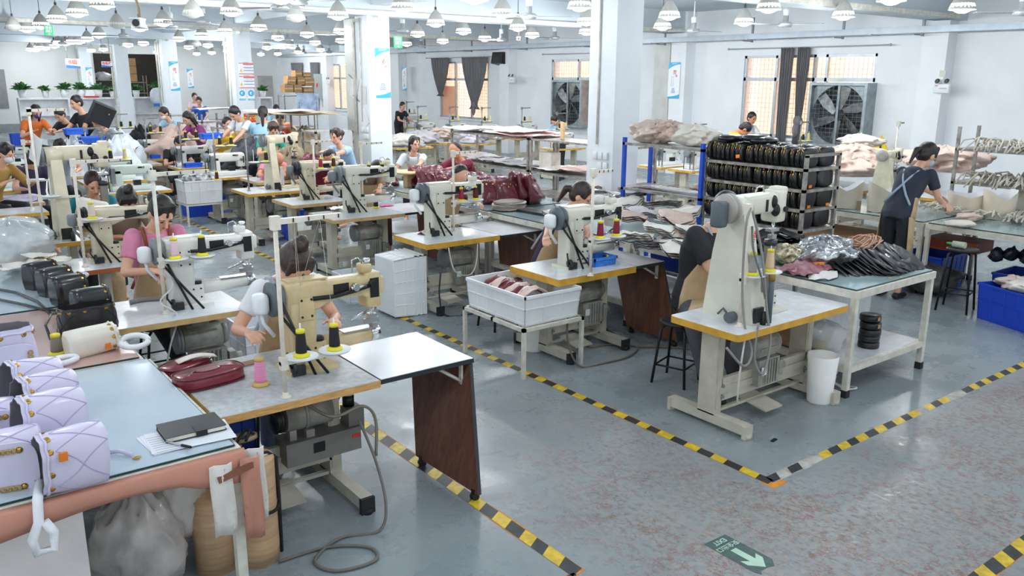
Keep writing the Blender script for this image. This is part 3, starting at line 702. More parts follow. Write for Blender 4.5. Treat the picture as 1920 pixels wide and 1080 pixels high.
def remesh(mb,name,parent,vox,mt_=None,smooth=4):
    o=mb.build('tmp_shape'); COL.objects.unlink(o); TS.collection.objects.link(o)
    md=o.modifiers.new('r','REMESH'); md.mode='VOXEL'; md.voxel_size=vox; md.use_smooth_shade=True
    sm=o.modifiers.new('s','SMOOTH'); sm.iterations=smooth; sm.factor=.5
    me=tmp_eval(o); me.name=name
    me.materials.clear(); me.materials.append(mb.mats[0]); me.polygons.foreach_set('material_index',[0]*len(me.polygons)); me.polygons.foreach_set('use_smooth',[True]*len(me.polygons))
    bpy.data.objects.remove(o)
    n=bpy.data.objects.new(name,me); COL.objects.link(n); n.parent=parent; KIDS.setdefault(parent.name,[]).append(n); return n
def ik(a,c,l1,l2,pole):
    d=c-a; D=min(d.length,(l1+l2)*.995); u=d.normalized(); c=a+u*D
    x=(l1*l1-l2*l2+D*D)/(2*D); h=math.sqrt(max(l1*l1-x*x,0)); p=(pole-u*pole.dot(u)).normalized()
    return a+u*x+p*h, c
def hand(b,W,fd,nrm,thumb,s=1.0,curl=.5,detail=True):
    """wrist W, finger direction fd, back-of-hand normal nrm, thumb side direction"""
    fd=fd.normalized(); nrm=(nrm-fd*nrm.dot(fd)).normalized(); side=fd.cross(nrm).normalized()
    if side.dot(thumb)<0: side=-side
    if not detail:
        b.cone(W,W+fd*.12*s,.028*s,.02*s,10,(1,.6),up=nrm); return
    for k in range(4):   # palm
        o=(k-1.5)*.019*s; b.cone(W+side*o*.6,W+fd*.085*s+side*o,.015*s,.012*s,8)
    ln=(.068,.078,.072,.056)
    for k in range(4):
        o=(1.5-k)*.021*s; p=W+fd*.088*s+side*o; d=(fd+side*(1.5-k)*.07).normalized(); ang=curl*.5; L=ln[k]*s
        for j,(fr,r0,r1) in enumerate(((.42,.0095,.009),(.32,.009,.0085),(.26,.0085,.0075))):
            dd=(d*math.cos(ang)-nrm*math.sin(ang)); q=p+dd*L*fr; b.cone(p,q,r0*s,r1*s,8); p=q; ang+=curl*.75
    p=W+fd*.02*s+side*.025*s; q=p+(fd*.6+side*.75-nrm*.2).normalized()*.045*s; b.cone(p,q,.013*s,.0105*s,8); r_=q+(fd*.9+side*.25-nrm*.35).normalized()*.032*s; b.cone(q,r_,.0105*s,.009*s,8)
def person(label,head,hip,hands,shirt,hair='short',hairm=HAIR,face=0.,bow=.5,turn=0.,skin=SKIN,apron=None,mask=None,pants=None,vox=.011,sit=True,feet=None,knees=None,sleeve=.55,feats=True,shoes=None,hs=1.1,text=None,skirt=False,low=False,sh=.17,strap=None,armpole=None,loc=None,legs=True,hdetail=True,bulk=1.0,curl=.6,neckfix=0.):
    """head, hip, hands: world coordinates. face: facing angle, 0 looks toward -Y"""
    head=Vector(head); hip=Vector(hip); root=thing('person',label,'person',(hip.x,hip.y,0)); O=Vector((hip.x,hip.y,0))
    H_=head-O; P=hip-O; hd=[Vector(h)-O if h is not None else None for h in hands]
    U=Vector((0,0,1)); F=Vector((math.sin(face),-math.cos(face),0)); Lf=Vector((math.cos(face),math.sin(face),0))  # person's left
    Fh=Vector((math.sin(face+turn),-math.cos(face+turn),0)); Lh=Vector((math.cos(face+turn),math.sin(face+turn),0))
    hu=(U*math.cos(bow)+Fh*math.sin(bow)).normalized(); hf=(Fh*math.cos(bow)-U*math.sin(bow)).normalized()
    neck=H_-hu*.165-hf*.03; neck=neck+(P+U*.5-neck)*.06
    Sc=neck-U*.03-F*.01
    # spine curve
    mid=(P+Sc)/2-F*.05
    def sp(t): return P*(1-t)**2+mid*2*t*(1-t)+Sc*t*t
    prof=[(-.1,.12,.10),(0,.165,.12),(.15,.162,.115),(.38,.138,.098),(.62,.158,.108),(.8,.172,.102),(.92,.15,.085),(1.0,.085,.06),(1.06,.052,.05)]
    def torso(b,ex,t0=-.1,t1=1.1,n=22,arc=None,scale=1.0):
        rs=[]
        for t,rx,ry in prof:
            if t<t0 or t>t1: continue
            c=sp(t); tg=(sp(t+.02)-sp(t-.02)).normalized(); y=(F-tg*F.dot(tg)).normalized(); x=Lf
            rx*=bulk*sh/.17*scale; ry*=bulk*scale
            if arc is None: rs.append([c+x*math.cos(a)*(rx+ex)+y*math.sin(a)*(ry+ex) for a in [2*PI*j/n for j in range(n)]])
            else:
                w=arc(t) if callable(arc) else arc
                out=[c+x*math.cos(a)*(rx+ex)+y*math.sin(a)*(ry+ex) for a in [PI/2-w+2*w*j/n for j in range(n+1)]]
                inn=[c+x*math.cos(a)*(rx+ex-.006)+y*math.sin(a)*(ry+ex-.006) for a in [PI/2-w+2*w*j/n for j in range(n+1)]][::-1]
                rs.append(out+inn)
        b.rings(rs,True)
    b=MB().m(skin,True)
    torso(b,-.004)
    b.cone(neck-U*.02,H_-hu*.06-hf*.01,.055,.05,12)
    Rh=Matrix((Lh,-hf,hu)).transposed()   # local x=left, y=back, z=up
    HS=hs
    def hp(x,y,z): return H_+Rh@Vector((x*HS,y*HS,z*HS))
    b.ell_k(HS,hp(0,.01,.02),(.076,.094,.098),rot=Rh,n=18,m=12); b.ell_k(HS,hp(0,-.022,-.045),(.056,.062,.068),rot=Rh,n=16,m=10); b.ell_k(HS,hp(0,-.05,-.08),(.03,.03,.026),rot=Rh)
    if feats:
        b.cone(hp(0,-.085,.012),hp(0,-.104,-.028),.009,.015,8); b.ell_k(HS,hp(0,-.078,-.055),(.024,.012,.009),rot=Rh)
        for s_ in(-1,1): b.ell_k(HS,hp(s_*.077,.008,-.01),(.011,.02,.032),rot=Rh); b.ell_k(HS,hp(s_*.033,-.066,-.025),(.02,.016,.018),rot=Rh); b.ell_k(HS,hp(s_*.03,-.08,.022),(.022,.01,.008),rot=Rh)
    sj=[Sc-Lf*sh*.98-U*.035,Sc+Lf*sh*.98-U*.035]; ends=[]
    for i,s_ in enumerate((-1,1)):
        if hd[i] is None: ends.append(None); continue
        pole=(armpole[i] if armpole else (-U*.8+Lf*s_*.55-F*.15))
        E_,W=ik(sj[i],hd[i],.285,.25,Vector(pole)); ends.append((E_,W))
        b.cone(sj[i],E_,.05*bulk,.039*bulk,12); b.cone(E_,W,.037*bulk,.025,12)
        dv=(W-E_).normalized(); fd=(dv+F*.25-U*.05 if True else dv).normalized()
        hand(b,W-dv*.01,fd,U*.9-F*.1+Lf*s_*.25,-Lf*s_,1.0,curl,hdetail)
    hj=[P-Lf*.088-U*.03,P+Lf*.088-U*.03]; lg=[]
    if legs:
        for i,s_ in enumerate((-1,1)):
            if sit:
                K=(Vector(knees[i])-O) if knees else hj[i]+F*.42+Lf*s_*.06+U*(-.01); A=(Vector(feet[i])-O) if feet else Vector((K.x,K.y,.09))+F*.03-Lf*s_*.0
            else:
                A=(Vector(feet[i])-O) if feet else Vector((hj[i].x,hj[i].y,.09))+Lf*s_*.02; K=(hj[i]+A)/2+F*.03
            lg.append((hj[i],K,A)); b.cone(hj[i],K,.082*bulk,.056,14); b.cone(K,A,.054,.036,12); b.cone(A-U*.045-F*.03,A-U*.055+F*.13,.036,.027,10,(1,.8))
    body=remesh(b,'body',root,vox)
    # trousers
    if pants is not None and legs:
        b=MB().m(pants,True); torso(b,.012,-.1,.2)
        if skirt:
            for h,K,A in lg: b.cone(h,K,.1,.08,14)
        else:
            for h,K,A in lg: b.cone(h,K,.092*bulk,.068,14); b.cyl(K,K.lerp(A,.85),.068,.055,14)
            for h,K,A in lg: b.ell(K,(.068,.068,.068))
        remesh(b,'skirt' if skirt else 'trousers',root,max(vox,.011))
    # shirt
    b=MB().m(shirt,True); torso(b,.013,-.11,1.0)
    for i,s_ in enumerate((-1,1)):
        if ends[i] is None: b.ell(sj[i],(.06,.06,.06)); continue
        E_,W=ends[i]; b.ell(sj[i],(.064*bulk,)*3)
        if sleeve<=1: q=sj[i].lerp(E_,sleeve); b.cyl(sj[i],q,.066*bulk,.064*bulk-.006*sleeve,14)
        else: b.cyl(sj[i],E_,.063*bulk,.054,14); b.ell(E_,(.052,)*3); b.cyl(E_,E_.lerp(W,sleeve-1),.052,.043,14)
    remesh(b,'shirt',root,max(vox,.010))
    if shoes is not None and legs:
        for h,K,A in lg:
          b=MB().m(shoes,True); b.cone(A-U*.05-F*.04,A-U*.058+F*.14,.043,.034,12,(1,.85)); b.cyl(A-U*.05,A-U*.01,.042,.04,12)
          remesh(b,'shoe',root,max(vox,.009))
    # hair
    b=MB().m(hairm,True)
    hv=max(vox*.8,.007)
    if hair!='bald':
        b.ell_k(HS,hp(0,.022,.034),(.085,.098,.098),rot=Rh,n=18,m=12)
        b.ell_k(HS,hp(0,.045,-.01),(.078,.066,.075),rot=Rh,n=16,m=10)
    if hair=='bun': b.ell_k(HS,hp(.0,.05,.13),(.042,.042,.036),rot=Rh); b.ell_k(HS,hp(.012,.06,.145),(.03,.036,.03),rot=Rh); b.ell_k(HS,hp(-.015,.035,.145),(.03,.03,.028),rot=Rh)
    if hair=='lowbun': b.ell_k(HS,hp(0,.14,.01),(.05,.05,.05),rot=Rh); b.cone(hp(0,.1,.0),hp(0,.13,.01),.03,.03)
    if hair=='pony': b.cone(hp(0,.1,.02),hp(0,.15,-.02),.028,.036,10); b.cone(hp(0,.15,-.02),hp(.0,.15,-.16),.036,.014,10)
    if hair=='longpony': b.cone(hp(0,.1,.0),hp(0,.13,-.1),.03,.035,10); b.cone(hp(0,.13,-.1),hp(0,.1,-.3),.035,.015,10)
    if hair in('bangs','bun','pony','lowbun','bob'):
        for s_ in (-1,-.5,0,.5,1): b.cone(hp(s_*.05,-.03,.1),hp(s_*.062,-.075+abs(s_)*.03,.045-abs(s_)*.03),.022,.012,8)
    if hair in('bob','long'):
        for s_ in(-1,1): b.cone(hp(s_*.07,.01,.03),hp(s_*.075,.02,-.1 if hair=='bob' else -.22),.03,.022,8)
        b.cone(hp(0,.07,0),hp(0,.075,-.1 if hair=='bob' else -.25),.065,.05,12)
    if hair=='comb':
        b.v=[];b.f=[];b.mi=[];b.sm=[]
        b.ell_k(HS,hp(0,.045,.0),(.083,.072,.085),rot=Rh,n=18,m=12); b.ell_k(HS,hp(0,.035,.045),(.078,.074,.08),rot=Rh,n=18,m=12)
    if hair!='bald': remesh(b,'hair',root,hv,smooth=3)
    if hair=='cap': pass
    if feats:
        b=MB().m(EYEM,True)
        for s_ in(-1,1): b.ell_k(HS,hp(s_*.031,-.083,.004),(.014,.006,.004),rot=Rh,n=10,m=6)
        b.build('eyes',root)
        b=MB().m(hairm,True)
        for s_ in(-1,1): b.cone(hp(s_*.018,-.089,.026),hp(s_*.046,-.079,.027),.0035,.0025,6)
        b.build('eyebrows',root)
        if not mask: 
            b=MB().m(LIPS,True); b.ell_k(HS,hp(0,-.087,-.054),(.021,.006,.006),rot=Rh,n=10,m=6); b.build('lips',root)
    if mask:
        b=MB().m(mask,True); b.ell_k(HS,hp(0,-.05,-.04),(.058,.054,.05),rot=Rh,n=16,m=10); b.tube([hp(.055,-.05,-.02),hp(.075,-.01,0),hp(.08,.02,.0)],.003,5); b.tube([hp(-.055,-.05,-.02),hp(-.075,-.01,0),hp(-.08,.02,.0)],.003,5); b.build('face_mask',root)
    if apron:
        b=MB().m(apron,True); torso(b,.024,-.0,.81,n=16,arc=lambda t:(1.35 if sit else 1.95) if t<.5 else .85)
        if sit and legs:
            # lap panel over both thighs
            a0,k0=lg[0][0],lg[0][1]; a1,k1=lg[1][0],lg[1][1]
            rs=[]
            for q in (0.,.25,.5,.75,1.0,1.05):
                p0=a0.lerp(k0,q); p1=a1.lerp(k1,q); up=U*(.1 if q<=1 else .02); c=(p0+p1)/2; hw=(p1-p0)/2
                rs.append([c-hw*1.0-Lf*.07+U*.05,c-hw+up,c+up*.9,c+hw+up,c+hw+Lf*.07+U*.05,c+hw+Lf*.065+U*.04,c+hw+up*.93,c+up*.83,c-hw+up*.93,c-hw-Lf*.065+U*.04])
            b.rings(rs,True)
        elif legs:
            rs=[]
            for t,w_,z in ((0,.185,P.z+.02),(.5,.2,P.z*.75),(1,.215,P.z*.5)):
                rs.append([Vector((P.x,P.y,0))+U*z+Lf*math.cos(a)*w_+F*math.sin(a)*(.15+.02*t) for a in [PI/2-2+4*j/14 for j in range(15)]]+[Vector((P.x,P.y,0))+U*z+Lf*math.cos(a)*(w_-.006)+F*math.sin(a)*(.144+.02*t) for a in [PI/2-2+4*j/14 for j in range(15)]][::-1])
            b.rings(rs,True)
        b.build('apron',root)
        if text:
            c=sp(.52)+F*(.112*bulk+.034); tg=(sp(.6)-sp(.4)).normalized(); n_=(F-tg*F.dot(tg)).normalized(); MM=Matrix((Lf,tg,n_)).transposed().to_4x4(); MM.translation=c
            b=MB().m(RED); b.text(text,.075,MM,bold=.001); b.build('apron_lettering',root)
        b=MB().m(strap or APRS,True)
        for s_ in(-1,1):
            pts=[]
            for t,a in ((.78,.85),(.9,.9),(1.0,1.2)):
                pass
            c8=sp(.8); y8=F
            p0=c8+Lf*s_*.085+F*.118; p1=Sc+Lf*s_*.10+U*.028+F*.03; p2=Sc+Lf*s_*.08-F*.115; p3=sp(.72)-F*.155; p4=sp(.3)-Lf*s_*.15-F*.12
            b.tube([p0,p0.lerp(p1,.6)+F*.012,p1,p2,p2.lerp(p3,.5)-F*.02,p3,p3.lerp(p4,.5)-F*.018,p4],.013,6)
        b.build('apron_strap',root)
    return root
# ================================================================== left row stations (front to back)
WS_=mat('white_tee',S('e6e9ec'),.75,var=.04,scale=7,bump=.3,bscale=12)
DEN=mat('pale_denim',S('8e9fb3'),.8,var=.08,scale=20,bump=.2)
BLKC=mat('black_cloth',S('1f2024'),.8,var=.15,scale=8,bump=.3,bscale=14)
PINKC=mat('rose_pink_tee',S('d987a5'),.75,var=.07,scale=6,bump=.3,bscale=12)
TEALC=mat('teal_tee',S('1f8ca0'),.75,var=.1,scale=5,stretch=(14,14,1),bump=.3,bscale=12)
BROWNC=mat('mocha_brown_shirt',S('8a7263'),.8,var=.06,bump=.3,bscale=12)
GREYT=mat('grey_tee',S('9aa3ac'),.8,var=.05,bump=.3,bscale=12)
MUST=mat('mustard_shirt',S('a5803f'),.8,var=.06,bump=.3,bscale=12)
ORANC=mat('orange_shirt',S('d9722f'),.8,var=.06)
NAVY=mat('navy_tee',S('2c3442'),.8,var=.08,bump=.3,bscale=12)
SHOEG=mat('grey_shoes',S('b9b5ad'),.7); SHOEB=mat('black_shoes',S('26262a'),.6)
LBLUE=mat('light_blue_shirt',S('9cc6dd'),.75,var=.05,bump=.3,bscale=12)
PURP=mat('dark_purple_tee',S('3f3656'),.8,var=.08,bump=.3,bscale=12)
BURG=mat('burgundy_striped_shirt',S('7c1f38'),.8,var=.3,scale=3,stretch=(2,2,60),bump=.2)
PNKS=mat('pink_striped_shirt',S('e08c9c'),.8,var=.25,scale=3,stretch=(60,4,2),bump=.2)
t=table('nearest sewing table in front of the woman with a hair bun, pale wood edge',1.17,2.08,3.92,4.78,WOODE,top=LAMG,mot='ctrl',mx=.66)
flap('white side table with hanging brown board, joined to the nearest sewing table',2.085,2.72,3.93,4.6)
machine('arm',CREAMY,(1.80,4.36,TZ),'aged yellow-cream cylinder arm sewing machine on the nearest table',wheel=GRY2,s=(.97,1.05,1.07))
stand(1.555,3.99,.95,'ivory thread stand on the nearest table, holding two black cones',tray=.19,arm=.36,mt=IVORY,aw=.03)
cone(1.655,3.99,TZ+.208,'1d1d20','left black thread cone with yellow base on the nearest thread stand')
cone(1.845,3.99,TZ+.208,'1d1d20','right black thread cone with yellow base on the nearest thread stand')
cone(*atz(489,722,TZ),'f29ac0','pink thread cone standing on the nearest sewing table',h=.15,r=.033,base=mat('tan_cone_base',S('d8b26a'),.5))
hp1=atY(554,500,4.74)
person('woman with a brown hair bun in a white shirt bent over the nearest machine',hp1,(hp1.x+.06,5.18,.56),[(1.62,4.66,.93),(2.14,4.62,.93)],WS_,hair='bun',hairm=HAIRB,bow=.9,hs=1.25,vox=.007,apron=APR,pants=DEN,strap=APRS,feats=True,sleeve=.6,knees=[(1.75,4.76,.58),(2.22,4.72,.6)],feet=[(1.72,4.74,.09),(2.1,4.85,.09)],shoes=SHOEG)
stool('black stool under the woman with the hair bun',1.9,5.2,.44,.15)
for k in range(2):
    thread_lines([(1.655+.19*k,3.99,TZ+.36),(1.555+.1+.14*k,3.99,TZ+.93),(1.8,4.3,TZ+.5)],['left','right'][k]+' fine thread rising from a black cone to the nearest stand arm')
# cable on the floor by the first table
cable([(2.0,4.05,.5),(2.02,3.9,.3),(1.98,3.72,.12),(1.9,3.66,.01),(1.7,3.72,.01),(1.5,3.6,.01),(1.55,3.45,.01),(1.75,3.42,.01),(1.78,3.55,.01),(1.6,3.68,.01),(1.35,3.7,.01)],'grey power cable looping on the floor under the nearest sewing table','6e6b62',.009)
cable([(1.7,4.1,.66),(1.82,4.0,.58),(2.0,4.0,.6),(2.08,4.0,.5),(2.05,3.95,.3)],'grey cable hanging in front of the motor of the nearest table','7d786c',.009)
crate('deep blue plastic crate standing behind the wrapped roll',(1.35,4.62),(.4,.3,.5),'1d3f9c',z=.02)
q=atz(492,672,.0); crate('white crate behind the bun-haired woman, half hidden by her machine',(q.x,q.y+.1),(.42,.6,.36),'e8ecf0',z=.0)
# --- second station
t2=table('sewing table of the woman in pink, pale edge',.98,2.04,5.8,6.55,TAN,mot='clutch',mx=.75)
machine('arm',WHT,(1.66,6.15,TZ),'white cylinder arm sewing machine in front of the woman in pink',wheel=GRYP,cup=WPLA,s=1.04)
ps=atz(311,588,TZ)
stand(ps.x,ps.y,1.0,'white thread stand in front of the woman in pink',tray=.37,arm=.38,mt=CREAMP,aw=.03)
cone(ps.x+.1,ps.y,TZ+.388,'e8c9cf','pale pink thread cone on the stand by the woman in pink')
cone(ps.x+.29,ps.y,TZ+.388,'1d1d20','black thread cone on the stand by the woman in pink')
h2=atY(303,400,6.62)
person('woman in a pink t-shirt and khaki apron sewing a black strap',h2,(h2.x-.02,7.0,.5),[atY(286,508,6.5),atY(318,515,6.5)],PINKC,hair='lowbun',bow=.75,vox=.0075,apron=APR,text='益鑫',pants=mat('black_trousers',S('20222a'),.8,var=.1),strap=mat('brown_leather_strap',S('8f4f2c'),.5),sleeve=.62,knees=[(h2.x-.1,6.6,.52),(h2.x+.28,6.55,.52)],feet=[(h2.x+.05,6.35,.09),(h2.x+.3,6.3,.09)],shoes=mat('maroon_shoes',S('6b3a36'),.6),turn=.15)
b=MB().m(RED); ap=atY(286,484,6.5)
stool('black stool under the woman in pink',h2.x,7.05,.4,.16)
cable([ps+Vector((.01,0,.32)),ps+Vector((.06,-.02,.2)),ps+Vector((-.04,-.04,.1)),ps+Vector((.05,-.1,.0)),ps+Vector((-.02,-.12,-.2)),ps+Vector((-.08,-.1,-.45))],'white cable hanging down the thread stand by the woman in pink','c9c9c4',.007)
b=MB().m(mat('grey_webbing',S('8f8d85'),.8,var=.1)); q=atz(245,572,TZ)
b.rings([[q+Vector((.0+.04*i,.0+.03*math.sin(i*.7),.003)),q+Vector((.0+.04*i,.035+.03*math.sin(i*.7),.003)),q+Vector((.0+.04*i,.035+.03*math.sin(i*.7),.03)),q+Vector((.0+.04*i,.0+.03*math.sin(i*.7),.03))] for i in range(8)],True)
tag(b.build('webbing_strip'),'grey webbing strip lying on the table of the woman in pink','strip')
# --- third station
t3=table('short sewing table with red-brown edge behind the woman in pink',.85,1.66,7.8,8.4,BRNE,mot=None)
machine('arm',CREAM,(1.55,8.15,TZ),'cream cylinder arm machine with black handwheel, left of the woman in pink',wheel=BLKM,cup=GRYP,s=1.0)
ps=atz(160,500,TZ); stand(ps.x,ps.y,.93,'ivory thread stand left of the cream machine with black wheel',tray=.4,arm=.4,mt=IVORY,discs=1)
cone(ps.x+.1,ps.y,TZ+.418,'e6d2bf','peach thread cone on the stand beside the black handwheel')
h3=atY(237,375,8.55)
person('worker in a brown shirt, hair pinned up with a pink clip, behind the cream machine',h3,(h3.x,9.0,.5),[(h3.x-.12,8.4,.92),(h3.x+.15,8.4,.92)],BROWNC,hair='bun',bow=1.1,vox=.01,pants=APR,sleeve=1.6,skin=SKIN2,feats=False)
p=h3+Vector((0,-.05,.12)); b=MB().m(mat('pink_hair_clip',S('e7a3a8'),.4),True); b.ell(p,(.05,.02,.02)); tag(b.build('hair_clip'),'pink clip pinning the dark hair behind the cream machine','hair clip')
b=MB().m(mat('brown_card',S('a48468'),.7)); q=atz(187,484,TZ); b.box(q+Vector((0,0,.02)),(.18,.2,.04)); tag(b.build('card_stack'),'small stack of brown card on the red-brown edged table','card')
# --- fourth station: tall cream machine
q=atz(172,450,TZ); print('L4',q)
table('yellow-edged table carrying the tall cream machine',.55,q.x,q.y,q.y+.7,YEL,mot=None)
mq=atz(115,452,TZ)
m4=machine('post',CREAM,(mq.x+.02,mq.y+.2,TZ),'tall cream post sewing machine with a paper sheet taped to it',wheel=GRYP,cup=None,s=1.12)
b=MB().m(mat('paper_sheet',S('d9dad8'),.7,var=.04)); b.box((-.13,-.2,.83),(.004,.18,.24),rot=(.35,.1,.3)); pp=b.build('paper_note',m4)
ps=atz(86,456,TZ); stand(ps.x,ps.y,1.32,'tall ivory stand on the table of the tall cream machine',tray=.45,arm=.33,mt=IVORY,discs=1,aw=.04)
ps=atz(60,392,TZ); stand(ps.x,ps.y,.85,'ivory stand with a square hook left of the tall cream machine',tray=.35,arm=.22,mt=IVORY,discs=1,aw=.03)
h4=atY(176,345,9.75)
person('man in a teal shirt and apron behind the tall cream machine, holding a white bag',h4,(h4.x+.02,10.15,.52),[atY(150,412,9.7),atY(182,418,9.7)],TEALC,hair='short',hairm=HAIRB,bow=.5,vox=.01,apron=APR,pants=BLKC,sleeve=.7,skin=SKIN,feats=True)
b=MB().m(mat('ivory_bag_leather',S('ece7da'),.5,var=.04),True); q=atY(172,395,9.55); b.rbox(q,(.3,.1,.24),.05,rot=(0,.3,0)); tag(b.build('handbag'),'ivory handbag held up by the man in the teal shirt','bag')
# --- tables further back on the left
for i,(px,py,w,lab) in enumerate(((92,397,1.1,'white-topped yellow-edged table beside the clear plastic bag'),(85,379,1.1,'glossy grey table with tan edge at the far left'),(58,355,1.2,'yellow-edged table carrying the green-white flatbed machine'),(50,302,1.0,'narrow yellow-edged table behind the mustard shirt worker'))):
    q=atz(px,py,TZ); table(lab,q.x-w,q.x,q.y,q.y+.6,[YEL,TAN,YEL,YEL][i],mot=None)
def flatm(px,py,label,mt=WHT,s=1.0,logo=None): 
    q=atz(px,py,TZ); return machine('flat',mt,(q.x,q.y,TZ),label,s=s,wheel=GRYP,cup=None,logo=logo,logomat=BLU)
GWH=mat('greenish_white_enamel',S('d3dcd2'),.35,var=.04)
flatm(0,352,'greenish white flatbed machine with printed lettering at the left edge',GWH,1.1,'HUANG SHI')
flatm(5,312,'greenish white flatbed machine behind the lettered one at the left edge',GWH,1.0)
q=atz(28,357,TZ); b=MB().m(mat('amber_glue_bottle',S('b9772e'),.3),True); b.lathe([(.03,0),(.033,.01),(.033,.05),(.02,.08),(.012,.09)],q); b.m(mat('green_cap',S('3fa25a'),.4)); b.lathe([(.013,.09),(.006,.13)],q); tag(b.build('glue_bottle'),'amber glue bottle with green nozzle on the left edge table','bottle')
q=atz(7,318,TZ); cone(q.x,q.y,TZ+.3,'1d1d20','black thread cone above the machine at the left edge')
def seat_p(label,px,py,Y,shirt,dz=.0,**k):
    h=atY(px,py,Y); a=dict(bow=.7,vox=.014,feats=True,sit=True,pants=BLKC,hdetail=False,sleeve=.6); a.update(k)
    hz=h.z-.66 if h.z-.66>.35 else .42
    F_=Vector((math.sin(a.get('face',0)),-math.cos(a.get('face',0)),0))
    return person(label,h,(h.x-F_.x*.38,Y-F_.y*.38,hz),a.pop('hands',[(h.x+F_.x*.15-.16,Y+F_.y*.15-.05,h.z-.34),(h.x+F_.x*.15+.16,Y+F_.y*.15-.05,h.z-.34)]),shirt,**a)
def stand_p(label,px,py,Y,shirt,fd=0.,**k):
    h=atY(px,py,Y); F=Vector((math.sin(fd),-math.cos(fd),0)); L=Vector((math.cos(fd),math.sin(fd),0))
    a=dict(bow=.6,vox=.014,feats=True,sit=False,pants=BLKC,hdetail=False,sleeve=.6,face=fd,shoes=SHOEB); a.update(k)
    return person(label,h,h-F*.22-Vector((0,0,h.z-.9)),a.pop('hands',[h+F*.3-L*.17-Vector((0,0,.5)),h+F*.3+L*.17-Vector((0,0,.5))]),shirt,**a)
seat_p('worker with a white mask and mustard shirt at the left edge',12,288,12.4,MUST,hair='pony',mask=MASKW,bow=.4,face=.7,sleeve=1.7)
seat_p('worker seen only by the dark hair left of the tall cream machine',62,303,12.9,PURP,hair='short',bow=1.1,feats=False)
seat_p('bowed worker with curly dark hair behind the tall cream machine',112,277,14.2,GREYT,hair='bun',bow=1.2,feats=False)
# ================================================================== right row of sewing stations
def wp(px,py,z): return atz(px,py,z)
# T1
table('sewing table with rounded corners under the tall pale post machine, nearest on the right',4.39,5.72,3.27,3.88,YEL,rounded=.035,mx=.45,thick=.05,cap=STEELP)
machine('post',PALE,(4.66,3.58,TZ),'tall pale post bed sewing machine with large grey handwheel, nearest on the right',wheel=mat('dusty_grey_wheel',S('aaa49e'),.45),cup=GRY2,logo='GOLDEN WHEEL',s=1.04)
ps=wp(1386,612,TZ); t=stand(ps.x,ps.y,.83,'ivory thread stand beside the tall pale post machine',tray=.33,arm=.0,mt=IVORY)
cone(ps.x+.1,ps.y,TZ+.348,'a9a49e','grey thread cone on the stand of the tall post machine',h=.15)
cone(ps.x+.29,ps.y,TZ+.348,'e6c7a2','peach thread cone on the stand of the tall post machine',h=.15)
q=wp(1440,605,TZ); b=MB().m(GRY2,True); b.cyl(q,q+Vector((0,0,.33)),.022,n=12); b.m(mat('brown_tape',S('8a6d2c'),.5)); b.cyl(q+Vector((0,0,.3)),q+Vector((0,0,.345)),.024,n=12); tag(b.build('upright_tube'),'grey foam-wrapped upright tube on the table of the tall post machine','tube')
cable([(4.62,3.4,1.45),(4.6,3.36,1.3),(4.66,3.32,1.1),(4.72,3.32,.95)],'dark grey lamp cord running down the tall post machine','6f7274',.008)
cable([ps+Vector((.0,-.02,.82)),ps+Vector((-.05,-.03,.7)),ps+Vector((-.04,-.03,.3)),ps+Vector((-.02,-.06,.02)),ps+Vector((.0,-.12,-.15)),ps+Vector((-.12,-.15,-.22)),ps+Vector((-.25,-.1,-.08))],'grey cable tied to the stand of the tall post machine','93908a',.009)
cable([ps+Vector((.02,-.02,.8)),ps+Vector((.12,-.05,.5)),ps+Vector((.16,-.1,.1)),ps+Vector((.2,-.12,-.12)),ps+Vector((.12,-.14,-.33)),ps+Vector((.02,-.13,-.2)),ps+Vector((.03,-.13,.05))],'grey cable looping over the edge of the nearest right table','93908a',.009)
cable([(4.5,3.3,.7),(4.45,3.28,.5),(4.47,3.3,.3),(4.55,3.35,.22)],'white cord hanging under the corner of the nearest right table','d8d5cb',.007)
hm=atY(1362,392,4.2)
person('man in a black t-shirt and khaki apron hidden behind the tall post machine',hm,(atY(1312,470,4.4).x,4.38,.6),[atY(1375,545,3.98),atY(1415,535,3.95)],BLKC,hair='short',bow=.45,vox=.008,apron=APR,pants=mat('charcoal_trousers',S('4a4a52'),.8,var=.08),sleeve=.8,bulk=1.32,sh=.215,armpole=[(-1,.1,-.75),(.6,0,-.8)],knees=[(4.85,4.06,.6),(5.15,4.05,.6)],feet=[(4.85,3.85,.1),(5.1,3.78,.1)],shoes=mat('black_white_sandal',S('3a3a3c'),.5),skin=SKIN)
stool('black four-legged stool under the man in black',4.98,4.3,.52,.15,.3)
